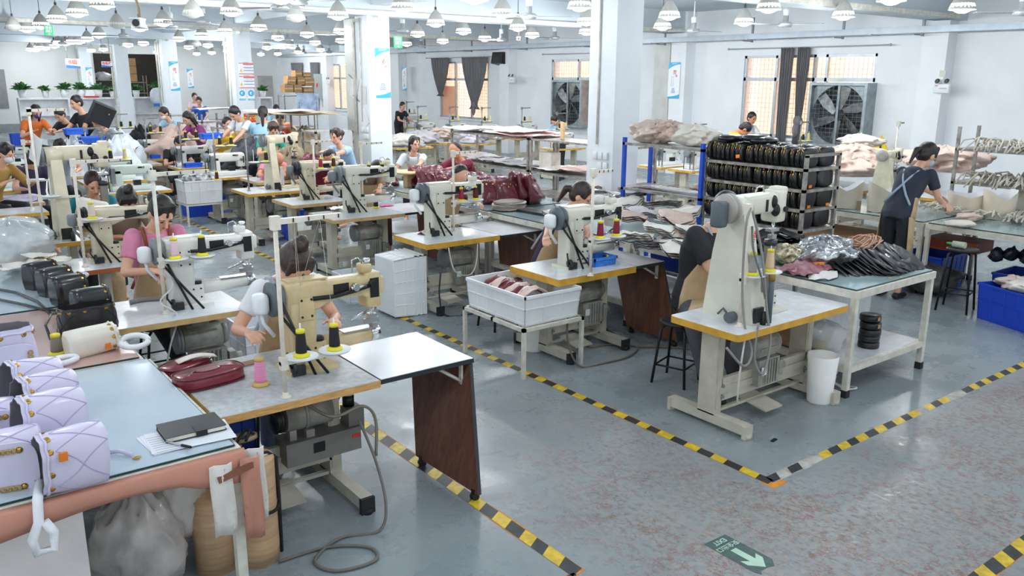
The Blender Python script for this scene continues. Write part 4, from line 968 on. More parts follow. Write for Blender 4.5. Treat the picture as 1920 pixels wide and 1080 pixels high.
# T2
table('sewing table of the woman in the purple t-shirt, thick yellow edge',4.44,5.36,5.16,5.84,YEL,mx=.62,thick=.06)
flap('white side table with hanging brown board beside the woman in purple',5.365,5.74,5.16,5.8,lean=(-.05,-.28))
machine('arm',PALE,(4.86,5.5,TZ),'pale cylinder arm sewing machine with white lamp cup, used by the woman in purple',wheel=GRY2,s=1.1)
ps=wp(1107,517,TZ); stand(ps.x,ps.y,.9,'ivory thread stand rising beside the woman in purple',tray=.3,arm=.22,mt=IVORY)
cone(ps.x+.1-.0,ps.y,TZ+.318,'8e1f3a','left crimson thread cone beside the woman in purple'); cone(ps.x+.29,ps.y,TZ+.318,'8e1f3a','right crimson thread cone beside the woman in purple')
h=atY(1090,368,5.95)
person('woman with a dark ponytail in a purple t-shirt, sewing on the right row',h,(h.x-.1,6.35,.56),[(4.75,5.72,1.0),(5.2,5.62,.98)],PURP,hair='pony',hairm=HAIRB,bow=.55,turn=.6,vox=.009,pants=mat('purple_floral_skirt',S('3d3552'),.8,var=.5,scale=18),skirt=True,apron=APR,sleeve=.6,knees=[(4.55,5.9,.55),(4.95,5.85,.55)],feet=[(4.62,5.65,.1),(5.3,5.5,.12)],shoes=SHOEB,skin=SKIN)
stool('black stool under the woman in purple',4.72,6.4,.5,.15)
q=wp(1140,500,TZ); crate('small bright blue basket on the table beside the purple woman',(q.x+.0,q.y+.12),(.26,.17,.08),'3f86e0',z=TZ+.001,nrib=(5,3))
b=MB().m(YB,True); p=(q.x+.09,q.y+.12,TZ+.06); b.ell(p,(.035,.02,.015),rot=(0,-.3,.3)); b.m(BLKM,True); b.ell((p[0]-.02,p[1],p[2]+.01),(.02,.018,.012)); tag(b.build('tape_measure'),'yellow and black marker in the small bright blue basket','tool')
# T3
table('sewing table with folded burgundy pieces on it, third of the right row',4.34,5.26,7.1,7.78,YEL,mx=.62,thick=.055)
flap('white side table with hanging brown board, third of the right row',5.265,5.85,7.08,7.9,lean=(-.0,-.1))
machine('arm',PALE,(4.72,7.55,TZ),'pale sewing machine with an orange-ringed white cup, third of the right row',wheel=GRY2,s=1.12)
ps=wp(851,438,TZ); stand(ps.x,ps.y,.88,'ivory thread stand in front of the balding man',tray=.33,arm=.3,mt=IVORY)
cone(ps.x+.1,ps.y,TZ+.348,'a31c3e','bright crimson thread cone in front of the balding man'); cone(ps.x+.29,ps.y,TZ+.348,'5c1a26','dark maroon thread cone in front of the balding man')
h=atY(862,330,8.15)
person('man with thinning black hair in a brown shirt, reaching past his machine',h,(h.x,8.5,.56),[atY(826,425,7.75),atY(912,398,7.55)],mat('khaki_brown_shirt',S('7c6450'),.8,var=.06),hair='comb',bow=.95,vox=.01,pants=BLKC,apron=APR,sleeve=.8,skin=SKIN,feats=True,shoes=SHOEB)
b=MB().m(CHROME,True); p=atY(898,408,7.5); b.cyl(p+Vector((-.03,0,-.01)),p+Vector((.03,0,.01)),.035,n=12); tag(b.build('wristwatch'),'silver wristwatch on the reaching man of the third right table','watch')
q=wp(801,438,TZ); 
for k in range(3):
    b=MB().m(mat('burgundy_leather',S('6e1f2e'),.4,var=.1,coat=.3)); b.box(q+Vector((.0+.015*k,.01*k,.006+.009*k)),(.2,.13,.006),rz=.5+.1*k); tag(b.build('cut_leather_panel'),['bottom','middle','top'][k]+' folded burgundy leather piece on the third right table','leather piece')
# T4
table('sewing table with white scraps on it, fourth of the right row',4.22,5.18,8.98,9.7,TAN,top=LAMG,mx=.62)
flap('white side table with hanging brown board, fourth of the right row',5.185,5.85,9.0,9.75,lean=(-.0,-.1))
machine('arm',PALE,(4.72,9.5,TZ),'pale sewing machine with dusty grey handwheel, fourth of the right row',wheel=GRYP,cup=GRYP,s=1.15)
ps=wp(681,395,TZ); stand(ps.x,ps.y,.85,'ivory thread stand of the fourth right table',tray=.42,arm=.3,mt=IVORY)
cone(ps.x+.1,ps.y,TZ+.438,'1d1d20','left black thread cone on the fourth right stand'); cone(ps.x+.29,ps.y,TZ+.438,'1d1d20','right black thread cone on the fourth right stand'); 
q=wp(705,390,TZ); cone(q.x,q.y,TZ,'1d1d20','black thread cone standing on the fourth right table')
h=atY(706,318,10.1); person('black-haired worker in a brown shirt behind the fourth right table',h,(h.x-.05,10.45,.54),[(4.75,9.8,.9),(5.2,9.7,.9)],mat('khaki_brown_shirt',S('7c6450'),.8),hair='short',bow=1.25,vox=.012,pants=mat('dark_brown_trousers',S('4e332a'),.8),apron=APR,feats=False,skin=SKIN2,sleeve=1.2)
b=MB().m(mat('white_cloth_scrap',S('eceae4'),.8,bump=.3,bscale=14)); q=wp(650,394,TZ); b.sheet(lambda u,v:q+Vector((-.2+.42*u,-.06+.2*v,.03+.02*nz(u*5,v*5))),12,8); tag(b.build('cloth_scrap'),'crumpled white cloth scrap on the fourth right table','cloth')
b=MB().m(mat('hot_pink_scrap',S('e05fa0'),.7)); q=wp(722,387,TZ); b.sheet(lambda u,v:q+Vector((-.08+.2*u,-.04+.1*v,.012+.008*nz(u*5,v*5))),7,5); tag(b.build('cloth_scrap'),'pink scrap beside the black cone on the fourth right table','cloth')
# T5
table('sewing table with small machine and crimson thread, fifth of the right row',4.3,5.14,10.37,11.1,TAN,top=LAMG,mx=.62)
machine('arm',CREAM,(4.72,10.85,TZ),'cream sewing machine with two red cones, fifth of the right row',wheel=DKM,cup=GRYP,s=1.05)
ps=wp(592,374,TZ); stand(ps.x,ps.y,.8,'ivory thread stand of the fifth right table',tray=.4,arm=.28,mt=IVORY)
cone(ps.x+.1,ps.y,TZ+.418,'9c2c3c','brick red thread cone on the fifth right stand'); cone(ps.x+.29,ps.y,TZ+.418,'4e1a22','dark maroon thread cone on the fifth right stand')
h=atY(618,296,11.5); person('man with thinning hair in a burgundy patterned shirt bent low behind the fifth right table',h,(h.x-.1,11.95,.54),[(4.7,11.2,.92),(5.1,11.1,.92)],BURG,hair='comb',bow=1.15,vox=.012,pants=BLKC,feats=False,skin=SKIN2,sleeve=.8,bulk=1.1)
# T6
table('sewing table with a tall machine, sixth of the right row',4.22,5.2,11.75,12.5,YEL,mx=.62)
machine('post',CREAM,(4.7,12.15,TZ),'tall pale post machine in front of the worker in pink stripes',wheel=GRYP,cup=None,s=.95)
ps=wp(467,358,TZ); stand(ps.x,ps.y,.82,'grey thread stand of the sixth right table',tray=.4,arm=.3,mt=mat('grey_rod',S('8d8b86'),.4,.5))
cone(ps.x+.29,ps.y,TZ+.418,'1d1d20','black thread cone beside the tall machine of the sixth right table')
q=wp(530,350,TZ); cone(q.x,q.y,TZ,'c9ccd2','pale grey thread cone with yellow base on the sixth right table',h=.3)
h=atY(521,300,12.95); person('worker in pink stripes bent over the tall machine of the sixth right table',h,(h.x-.05,13.35,.54),[(4.75,12.7,.92),(5.1,12.6,.92)],PNKS,hair='bald',bow=1.1,vox=.012,pants=BLKC,apron=APR,text='益鑫',feats=False,skin=SKIN2)
# T7-T11 flatbed row
FL=[((372,470),330,(4.42,5.1,13.95,14.6),'seventh'),((308,388),312,(4.4,5.0,15.75,16.45),'eighth'),((258,320),298,(4.35,4.95,17.9,18.6),'ninth'),((220,268),284,(4.3,4.9,20.1,20.8),'tenth'),((190,230),275,(4.3,4.9,22.6,23.3),'eleventh')]
GR_=mat('grey_rod',S('8d8b86'),.4,.5)
for i,(_,_,(a,c,y0,y1),nm) in enumerate(FL):
    table('yellow-edged sewing table with a white flatbed machine, %s of the right row'%nm,a,c,y0,y1,YEL,mx=.6,mot='clutch' if i<2 else None)
    machine('flat',WHT,(a+.16,y0+.38,TZ),'white flatbed sewing machine on the %s table of the right row'%nm,s=1.12,wheel=GRYP,cup=None,logo='TYPICAL' if False else None)
    stand(a+.1,y0+.1,.82,'grey thread stand on the %s table of the right row'%nm,tray=.5,arm=.25,mt=GR_)
    cone(a+.2,y0+.1,TZ+.518,'1d1d20','left black thread cone on the %s stand of the right row'%nm); cone(a+.39,y0+.1,TZ+.518,'1d1d20','right black thread cone on the %s stand of the right row'%nm)
    if i in(1,2): crate('small blue basket on the %s table of the right row'%nm,(a+.3,y0+.16),(.3,.14,.08),'2a6be0',z=TZ)
q=wp(407,338,TZ); cone(q.x,q.y,TZ,'4e1a22','maroon thread cone at the corner of the seventh right table')
seat_p('short-haired worker in black bent behind the eighth right machine',337,268,16.95,BLKC,hair='short',bow=.7,turn=.5)
seat_p('worker with a black bob and pale shirt behind the eighth right machine',322,254,16.9,WS_,hair='bob',bow=.5,turn=.4) if False else None
seat_p('black-haired worker in white behind the ninth right machine',323,257,19.1,WS_,hair='bob',bow=.5,turn=.6)
# crates beside the right row
CW='eef1f3'
stz=thing('crate_stand','white steel stand carrying the large white crate beside the woman in purple','stand',(3.99,5.06,0))
SW,SD=.66,.88
for (x,y) in ((.015,.015),(SW-.015,.015),(.015,SD-.015),(SW-.015,SD-.015)): one(CREAMP,lambda b:b.box((x,y,.2),(.03,.03,.4)),'leg',stz)
one(CREAMP,lambda b:[b.box((SW/2,y,.415),(SW,.03,.03)) for y in(.015,SD/2,SD-.015)]+[b.box((x,SD/2,.415),(.03,SD,.03)) for x in(.015,SW-.015)],'top_frame',stz)
crate('large white crate on the steel stand, holding burgundy and pink pieces',(4.32,5.5),(.6,.84,.262),CW,z=.432,nrib=(3,6))
for k in range(6):
    b=MB().m([mat('blush_leather',S('e3c7bb'),.5,var=.05),mat('burgundy_leather',S('6e1f2e'),.4)][k%2],True); c=Vector((4.3,5.5,.56)); a=k*.9
    b.sheet(lambda u,v:c+Vector((-.18+.34*u,(-.25+.1*k)+.12*v,.04+.09*math.sin(u*PI)+.02*nz(u*3+k,v*3))),10,5,.006); tag(b.build('leather_strap_piece'),('pink','burgundy')[k%2]+' curved piece in the large white crate on the stand, '+ORD[k]+' from the front','leather piece')
for k in range(5):
    crate('white crate in the nested stack standing on end beside the third right table, %s from the front'%ORD[k],(4.02+.0,7.3+.0),(.62,.42,.3),'f0f2f4') if False else None
# stack standing on its side (open side toward the table)
b0=None
for k in range(3):
    t=crate(['foremost','middle','rearmost'][k]+' white crate of the stack standing on end beside the third right table',(4.12,7.36+.0),(.62,.42,.26),CW,nrib=(5,4))
    t.rotation_euler=(0,PI/2,0); t.location=(4.02+.055*k,7.42,.315)
crate('low white crate behind the standing stack of white crates',(4.15,8.2),(.5,.42,.3),'dde4ea',z=0)
for i,(px,py,z_,w,c_,lab) in enumerate(((383,381,.36,.62,CW,'white crate full of black and white zigzag cloth, raised on a stand'),(385,405,0,.6,'1f4fd0','blue crate below the zigzag cloth crate'),(322,358,.02,.72,CW,'empty white crate between the eighth and ninth right tables'),(258,338,.3,.6,CW,'white crate on a stand beside the tenth right table'),(428,390,0,.45,'1f4fd0','blue crate right of the zigzag cloth crate'),(575,448,0,.6,'1f4fd0','blue crate under the fifth right table'),(272,352,0,.5,'1f4fd0','small blue crate on the floor left of the eighth table'),(110,318,0,.5,'1f4fd0','blue crate on the floor at the far left'),(150,348,0,.45,'1f4fd0','blue crate behind the tall cream machine'))):
    q=atz(px,py,z_); crate(lab,(q.x,q.y+.2),(w,w*.75,.38),c_,z=z_)
    if z_>.1:
        t=thing('crate_stand','white steel stand under the %s'%['zigzag cloth crate','','','raised white crate beside the tenth right table'][i],'stand',(q.x,q.y+.2,0))
        for sx in(-1,1):
            for sy in (-1,1): one(CREAMP,lambda b:b.box((sx*w*.45,sy*w*.34,z_/2-.01),(.03,.03,z_-.02)),'leg',t)
        one(CREAMP,lambda b:b.box((0,0,z_-.02),(w*.95,w*.72,.025)),'top_frame',t)
q=atz(383,381,.36); b=MB().m(mat('zigzag_cloth',S('d8dcdc'),.8,var=0,scale=14,col2=S('2b3036')),True); b.ell((q.x,q.y+.2,.74),(.27,.19,.1),pw=.7); tag(b.build('cloth_pile'),'black and white zigzag cloth heaped in the white crate','cloth')
# waste baskets
def bin_(px,py,z,r,h,label,col='eeeeea'):
    q=atz(px,py,z); b=MB().m(mat('bin_'+col,S(col),.4,var=.02),True); b.lathe([(r*.78,0),(r*.8,.01),(r,h),(r*.97,h),(r*.76,.015)],(q.x,q.y,z),n=26,cap=True); return tag(b.build('waste_bin'),label,'bin')
bin_(1535,752,0,.115,.38,'white plastic waste bin with handle slots beside the nearest right table')
bin_(1000,655,0,.12,.3,'white waste bin under the steel crate stand')
bin_(660,505,0,.13,.28,'white round bin under the fourth right table')
bin_(570,455,0,.13,.3,'white bin in front of the blue crate under the fifth right table')
bin_(170,325,0,.15,.35,'beige bin beside the far left blue crate','d6d0be')
# cables on floor under T2
cable([(4.6,5.2,.5),(4.5,5.1,.25),(4.55,5.0,.02),(4.8,4.95,.01),(5.1,4.95,.01),(5.35,5.1,.01),(5.2,5.3,.01),(5.0,5.35,.01),(5.1,5.5,.05)],'brown cable lying in loops on the floor under the purple woman\'s table','6b6355',.009)
cable([(5.35,5.1,.01),(5.6,4.9,.01),(5.8,4.6,.01),(5.9,4.4,.01)],'brown cable running along the floor toward the black stool','6b6355',.009)
cable([(4.5,7.1,.45),(4.45,7.05,.2),(4.5,7.0,.01),(4.8,6.9,.01),(5.1,6.95,.01)],'black cable hanging down the leg of the third right table','222426',.008)
cable([(4.6,7.1,.7),(4.66,7.08,.45),(4.85,7.08,.38),(4.95,7.1,.5),(4.98,7.12,.7)],'white cord hanging in a loop under the third right table','d8d5cb',.008)
# ================================================================== glass topped work tables
GLASS=mat('greenish_glass_top',S('a9c3c6'),.08,var=.04,scale=2,coat=.6)
GLASSB=mat('bluish_glass_top',S('c3d3de'),.08,var=.03,scale=2,coat=.6)
EDGEG=mat('dark_glass_edge',S('1d3b3c'),.2,var=0)
def glass_table(label,x0,x1,y0,y1,z=.86,top=GLASS,shelf=True,legmt=CREAMP,rail=.07):
    t=thing('glass_top_table',label,'table',(x0,y0,0)); w,d=x1-x0,y1-y0; TR.append((x0,x1,y0,y1))
    b=MB().m(EDGEG); b.bb(.02,w-.02,.02,d-.02,z-.009,z-.002); b.m(top); b.bb(.024,w-.024,.024,d-.024,z-.004,z); b.build('glass_top',t)
    b=MB().m(legmt); b.bb(0,w,0,.035,z-rail,z-.012); b.bb(0,w,d-.035,d,z-rail,z-.012); b.bb(0,.035,0.035,d-.035,z-rail,z-.012); b.bb(w-.035,w,.035,d-.035,z-rail,z-.012); b.bb(.035,w-.035,.035,d-.035,z-.03,z-.0125); b.build('frame',t)
    for x in (.03,w-.03):
        for y in (.03,d-.03):
            l=one(legmt,lambda b:b.box((x,y,(z-rail)/2+.03),(.045,.045,z-rail-.06)),'leg',t); one(RUB,lambda b:b.box((x,y,.03),(.052,.052,.06)),'rubber_foot',l)
    if shelf:
        one(legmt,lambda b:(b.bb(.03,w-.03,.01,.05,.2,.25),b.bb(.03,w-.03,d-.05,d-.01,.2,.25),b.bb(.01,.05,.05,d-.05,.2,.25),b.bb(w-.05,w-.01,.05,d-.05,.2,.25)),'shelf_frame',t)
        one(LAM,lambda b:b.bb(.05,w-.05,.05,d-.05,.235,.252),'lower_shelf',t)
    return t
GX0,GX1=5.75,6.95
glass_table('glass-topped work table with black straps and foil bundles, nearest on the right',GX0,GX1,3.24,5.6,z=.87)
glass_table('glass-topped work table piled with oval beige panels',GX0,GX1,5.63,8.0,z=.86)
glass_table('glass-topped work table under the burgundy bags',GX0,GX1,8.03,11.2,z=.86)
# acrylic side sheet + things on the shelf of the nearest table
ACR=mat('clear_acrylic_sheet',S('e6ecf0'),.2,var=.05,alpha=.6,stretch=(9,1,.6))
b=MB().m(ACR); b.bb(GX0+.06,GX1-.06,3.75,3.756,.26,.8); tag(b.build('acrylic_sheet'),'clear plastic sheet standing under the nearest glass-topped table','plastic sheet')
b=MB().m(mat('brown_cardboard',S('a9805a'),.8,var=.05)); b.box((5.98,4.4,.285),(.4,1.5,.03),rz=.03); tag(b.build('cardboard_sheet'),'flat brown cardboard on the lower shelf of the nearest glass table','cardboard')
PBAG=mat('thin_clear_plastic',S('e4e8ea'),.2,var=.05,alpha=.5,bump=.6,bscale=9)
def blob(mt,c,r,label,name='plastic_bag',cat='bag',seed=0,amp=.25,n=22,m=12,flat=0):
    b=MB().m(mt,True); c=Vector(c); rs=[]
    for i in range(m+1):
        th=-PI/2+PI*i/m; ct=max(math.cos(th),.03); row=[]
        for j in range(n):
            a=2*PI*j/n; k=1+amp*nz(math.cos(a)*1.6+seed,math.sin(a)*1.6+th*1.3,seed)+amp*.6*(.35-abs(nz(math.cos(a)*3.1+th*2,math.sin(a)*3.1+seed,seed*2)))
            if j==n: pass
            x=r[0]*math.cos(a)*ct*k; y=r[1]*math.sin(a)*ct*k; z=r[2]*math.sin(th)*(1+amp*.9*(.3-abs(nz(math.cos(a)*2.7*ct+seed,math.sin(a)*2.7*ct,seed+5)))*(th>0)+amp*.6*nz(math.cos(a)*3,math.sin(a)*3,seed+2)*(th>0))
            z=max(z,-r[2]*(1-flat)); row.append(c+Vector((x,y,z)))
        rs.append(row)
    b.rings(rs,True); return tag(b.build(name),label,cat)
blob(PBAG,(5.98,3.62,.37),(.2,.17,.13),'clear plastic bag with yellow items on the lower shelf of the nearest glass table',seed=3,flat=.1)
b=MB().m(mat('pale_yellow_fruit',S('d8d07a'),.5),True); b.ell((5.9,3.6,.3),(.05,.05,.045)); tag(b.build('round_item'),'pale yellow round item inside the clear bag on the lower shelf','fruit')
TAPEB=mat('black_tape_roll',S('17181a'),.35,var=.1,coat=.3)
for k in range(5):
    b=MB().m(TAPEB,True); z=.253+.055*k; ox=(0,.004,-.006,.003,.02)[k]; b.lathe([(.02,0),(.082,0),(.085,.006),(.085,.045),(.082,.05),(.02,.05)],(6.38+ox,3.45+ox,z),n=24)
    if k in(3,4): b.m(mat('kraft_tape',S('b98f57'),.6)); b.box((6.38+ox-.02,3.45+ox-.086,z+.03),(.035,.004,.03))
    tag(b.build('tape_roll'),['lowest','second lowest','middle','fourth from bottom, kraft-taped','topmost kraft-taped'][k]+' black roll in the stack under the nearest glass table','roll')
b=MB().m(WPLA); b.box((5.72,3.5,.1),(.1,.08,.07)); b.box((5.86,3.4,.18),(.07,.012,.07),rz=.4,rot=None); b.build('t'); o=bpy.data.objects['t']; o.name='power_socket'; tag(o,'white power socket and plug under the nearest glass table','socket')
# ---- things on the nearest glass table
def panel_poly(kind,s,seed=0):
    n=22; o=[]
    for i in range(n):
        a=2*PI*i/n
        if kind=='oval': x=math.cos(a)*.2*s; y=math.sin(a)*.1*s*(1.1-.2*math.cos(a))
        elif kind=='round': x=math.cos(a)*.14*s; y=math.sin(a)*.11*s
        else: x=math.copysign(abs(math.cos(a))**.6,math.cos(a))*.17*s; y=math.copysign(abs(math.sin(a))**.6,math.sin(a))*.06*s
        o.append((x,y))
    return o
def flat_piece(mt,c,kind,s,rz,label,tilt=(0,0),th=.006,bend=.02,name='cut_leather_panel',cat='leather piece',edge=None,seed=0):
    b=MB().m(mt,True); pol=panel_poly(kind,s); M=Matrix.Translation(Vector(c))@Euler((tilt[0],tilt[1],rz)).to_matrix().to_4x4()
    rs=[]
    for z_,k in ((0,1.0),(th,1.0),(th,.55),(th,.05)):
        rs.append([M@Vector((x*k,y*k,z_+bend*nz(x*k*9+seed,y*k*9,seed))) for x,y in pol])
    b.rings(rs,True)
    if edge:
        b.m(edge,True); b.tube([M@Vector((x,y,th*.3+bend*nz(x*9+seed,y*9,seed))) for x,y in pol],.004,4,closed=True)
    return tag(b.build(name),label,cat)
STR=mat('black_leather_sheet',S('1f2125'),.42,var=.12,coat=.25)
cbase=atz(1640,505,.87)
for k in range(16):
    q=atz(1585+8.2*k,512-1.0*k-3*math.sin(k*.6),.87); 
    flat_piece(STR,(q.x,q.y+.02,.885+.002*k+.05*math.sin(k*.2)),'strap',1.45,1.25-.02*k,'black leather strap blank fanned in the pile at the right of the nearest glass table',tilt=(.25,-.25),th=.006,bend=.012,seed=k)['group']='black strap blanks fanned on the nearest glass table'
q0=atz(1450,462,.87)
for k in range(12):
    q=atz(1405+10*(k%6)*1.6,470-7*(k//6)-1.5*(k%3),.87); flat_piece(STR,(q.x,q.y,.885+.018*(k%4)+.03*(k//6)),'oval',1.3,.5+.35*k,'black leather piece in the heap left of the gold foil bundle',tilt=(.2*math.sin(k),.2*math.cos(k)),bend=.03,seed=k)['group']='black leather pieces heaped left of the gold foil bundle'
SILV=mat('crinkled_silver_foil',S('c9ccd0'),.22,.85,var=.3,scale=30,bump=1.0,bscale=22)
GOLDF=mat('crinkled_champagne_foil',S('cfc4a2'),.25,.7,var=.35,scale=30,bump=1.0,bscale=22)
blob(GOLDF,atz(1480,478,.95),(.17,.16,.09),'champagne-gold foil-wrapped chain bundle on the nearest glass table','foil_bundle','bundle',seed=1,amp=.25,n=40,m=20)
blob(SILV,atz(1548,474,.98),(.28,.22,.14),'silver foil-wrapped chain bundle on the nearest glass table','foil_bundle','bundle',seed=4,amp=.28,n=44,m=22)
blob(SILV,atz(1585,487,.91),(.16,.1,.06),'low silver foil bundle in front of the tan cords','foil_bundle','bundle',seed=9,amp=.3,n=36,m=16)
TANC=mat('tan_leather_cord',S('c69c80'),.5,var=.1)
for k in range(26):
    c=atz(1592+1.1*k,466-.4*(k%5),.93+.012*(k%6)); pts=[]
    for i in range(14):
        a=2*PI*i/14; pts.append(c+Vector((math.cos(a)*(.2+.01*(k%5)),math.sin(a)*(.1+.008*(k%4)),.05*math.sin(a*2+k)+.05*math.cos(a))))
    b=MB().m(TANC,True); b.tube(pts,.006,5,closed=True); tag(b.build('cord_coil'),'tan leather cord coil in the bundle at the back of the nearest glass table','cord',group='tan leather cords coiled on the nearest glass table')
b=MB().m(mat('plastic_wrapped_burgundy',S('7b2f3d'),.3,var=.3,scale=9,col2=S('b58a92'),coat=.4),True); q=atz(1512,508,.87)
b.sheet(lambda u,v:q+Vector((-.26+.55*u,-.16+.3*v,.03+.06*math.sin(u*PI)*math.sin(v*PI)+.025*nz(u*6,v*6))),20,12,.01); tag(b.build('leather_bag_body'),'burgundy bag body in a clear wrapper on the nearest glass table','leather piece')
flat_piece(mat('white_leather_piece',S('eceae6'),.45),atz(1545,517,.88),'oval',.9,.2,'white leather piece under the burgundy wrapped bag body',edge=STR)
b=MB().m(mat('orange_tag',S('f0851f'),.5)); b.box(atz(1536,494,.95),(.09,.012,.02),rz=-.5); tag(b.build('orange_tag'),'orange tag on the burgundy wrapped bag body','tag')
for k,(x,y) in enumerate(((1668,521),(1690,520))):
    b=MB().m(mat('ochre_dot',S('c9b068'),.5)); q=atz(x,y,.871); b.cyl(q,q+Vector((0,0,.003)),.012,n=10); tag(b.build('sticker_dot'),['left','right'][k]+' small ochre sticker on the corner of the nearest glass table','sticker')
# ---- heap of oval panels
BEI=mat('ivory_leather_panel',S('e8e3da'),.5,var=.04); BLU_=mat('blush_leather_panel',S('d9bfb2'),.5,var=.05); GRL=mat('lilac_grey_panel',S('c9c4c9'),.5,var=.05)
n=0
spots=[(1195,440),(1235,425),(1265,405),(1205,395),(1240,380),(1180,375),(1215,358),(1260,445),(1285,455),(1300,430),(1170,400),(1225,455),(1285,395),(1060,405),(1040,395),(1065,385),(1135,360),(1160,345),(1115,350),(1190,355),(1265,465),(1295,470)]
for k,(x,y) in enumerate(spots):
    lift=.88+max(0,(470-y))*.0006+.02*(k%3)+(.12 if 380<y<445 and x>1165 else .02)
    q=atz(x,y,lift); mt=(BEI,BEI,BLU_,GRL)[k%4]
    for j in range(3 if x>1160 else 2):
        flat_piece(mt,(q.x+.01*j,q.y,q.z-.024*j),('oval','round')[k%2],1.25 if k%2==0 else 1.35,.3+.5*k+.1*j,'%s oval bag panel with dark edge in the heap beside the woman in purple'%{0:'ivory',1:'ivory',2:'blush',3:'lilac-grey'}[k%4],tilt=(.15*math.sin(k*2.1),.15*math.cos(k*1.3)),bend=.03,edge=STR,seed=k)['group']='%s oval bag panels heaped on the second glass table'%{0:'ivory',1:'ivory',2:'blush',3:'lilac-grey'}[k%4]
blob(BLU_,atz(1268,438,.97),(.16,.12,.06),'crumpled blush leather bag body on the oval panel heap','leather_bag_body','leather piece',seed=5,amp=.35,n=30,m=12)
blob(BEI,atz(1118,376,.93),(.22,.14,.07),'ivory leather body lying behind the purple woman','leather_bag_body','leather piece',seed=7,amp=.3,n=30,m=12)
flat_piece(GRL,atz(1168,455,.80),'round',1.9,.2,'large grey bag panel being sewn under the purple woman\'s machine',tilt=(.1,.25),edge=STR)
blob(BLU_,atz(1200,463,.79),(.11,.07,.035),'crumpled blush scrap beside the large grey panel','leather_scrap','leather piece',seed=2,amp=.5)
# stack of pieces near the third table
def stack(px,py,z,n,label,mats,s=1.2,kind='strap',w=1):
    q=atz(px,py,z)
    for k in range(n):
        flat_piece(mats[k%len(mats)],(q.x+.02*nz(k,1),q.y+.02*nz(k,2),z+.003+.011*k),kind,s,.1+.12*nz(k,3),label,th=.008,bend=.006,seed=k)['group']=label+' (stack)'
GRN_=mat('grey_backing_board',S('8f8a84'),.7)
stack(955,392,.865,9,'folded ivory and grey leather piece in the flat stack beside the burgundy bags',[GRN_,BLU_,GRN_,BEI],1.5,'round')
stack(925,372,.865,8,'pale leather piece in the stack against the burgundy bags',[GRN_,BEI],1.25,'round')
b=MB().m(STR); q=atz(1005,400,.862); b.box(q+Vector((0,0,.015)),(.15,.5,.025),rz=.1); tag(b.build('dark_board'),'dark folded leather sheet on the second glass table','leather piece')
blob(GRL,atz(905,408,.80),(.12,.05,.02),'lilac piece in the reaching man\'s hand','leather_scrap','leather piece',seed=2)
# ---- burgundy bags
BUR=mat('burgundy_bag_leather',S('6f2333'),.33,var=.15,scale=5,coat=.4); GOLD=mat('gold_hardware',S('d2a955'),.25,1,var=.05)
def bag_burg():
    t=thing('handbag','x','bag'); b=MB().m(BUR,True)
    rs=[]
    for i in range(9):
        u=i/8; z=.27*u; w=.17-.03*u+.01*math.sin(u*9); th=.055*(1-u*.55)+.006
        rs.append([Vector((math.cos(a)*w,math.sin(a)*th+.012*math.sin(math.cos(a)*9+u*6),z)) for a in [2*PI*j/24 for j in range(24)]])
    b.rings(rs,True); b.build('bag_body',t)
    for k in range(3):
        b=MB().m(GOLD,True); b.lathe([(.006,0),(.012,.001),(.012,.004),(.006,.005)],(-.1+.1*k,-.045,.2),(0,-1,0),n=10); b.build('grommet',t)
    return t
bb=bag_burg(); first_=True; nb_=0
for k in range(30):
    x_,y_=(785+6.6*k,352+1.2*k*0)
    Y=10.4-.075*k; X=6.35+.12*math.sin(k*.9)
    c=(X,Y,.862+.0*(k%3)); lab='burgundy leather handbag leaning in the long row on the glass-topped table'
    if first_: o=bb; first_=False; o['label']=lab
    else: o=dup(bb,label=lab)
    o.location=c; o.rotation_euler=(-.55+.12*math.sin(k*2.3),.1*math.sin(k*1.7),.25*math.sin(k*1.1)); o['group']='burgundy handbags in the long row'; o.scale=(1.3,1.3,1.2)
for k in range(3):
    o=dup(bb,(6.55,8.28-.16*k+.1,.9),label='larger burgundy handbag at the near end of the burgundy row'); o.rotation_euler=(-.35,.25,.5+.2*k); o.scale=(1.5,1.6,1.25); o['group']='larger burgundy bags at the near end of the row'
for k in range(4):
    o=dup(bb,(5.98+.05*k,10.75+.12*k,.862),label='burgundy drawstring bag in the small heap beside the crouching worker'); o.rotation_euler=(-.5,.2*k,.4*k); o['group']='burgundy drawstring bags near the fifth right table'; o.scale=(.8,.8,.8)
STW=mat('pale_beech_wood',S('d9ba8c'),.5,var=.06)
q=atz(768,350,.862); t=thing('wooden_stand','small beech wood block with a round plate on the third glass table','stand',q); one(STW,lambda b:b.box((0,0,.1),(.14,.12,.2)),'block',t); one(STW,lambda b:b.lathe([(.25,.2),(.25,.225)],n=24),'plate',t)
# ================================================================== racks
def rack(label,x0,x1,y0,y1,zs,h,mt,railmt=None,board=None,post=.035,name='shelving_rack',legs4=True):
    t=thing(name,label,'rack',(x0,y0,0)); w,d=x1-x0,y1-y0; railmt=railmt or mt
    for x in (post/2,w-post/2):
        for y in (post/2,d-post/2): one(mt,lambda b:b.box((x,y,h/2),(post,post,h)),'post',t)
    for z in zs:
        one(railmt,lambda b:(b.bb(0,w,0,.025,z-.03,z),b.bb(0,w,d-.025,d,z-.03,z),b.bb(0,.025,.025,d-.025,z-.03,z),b.bb(w-.025,w,.025,d-.025,z-.03,z),b.bb(.02,w-.02,.02,d-.02,z-.01,z) if board is None else b.bb(.02,w-.02,.02,d-.02,z-.028,z-.02)),'shelf',t)
        if board: one(board,lambda b:b.bb(.02,w-.02,.02,d-.02,z-.016,z+.002),'shelf_board',t)
    return t
IRON=mat('worn_steel_tube',S('a39e97'),.42,.25,var=.2,scale=12); BLUP=mat('blue_painted_post',S('1f50c8'),.4,var=.06)
RX0,RX1,RY0,RY1=7.32,7.92,4.8,6.1
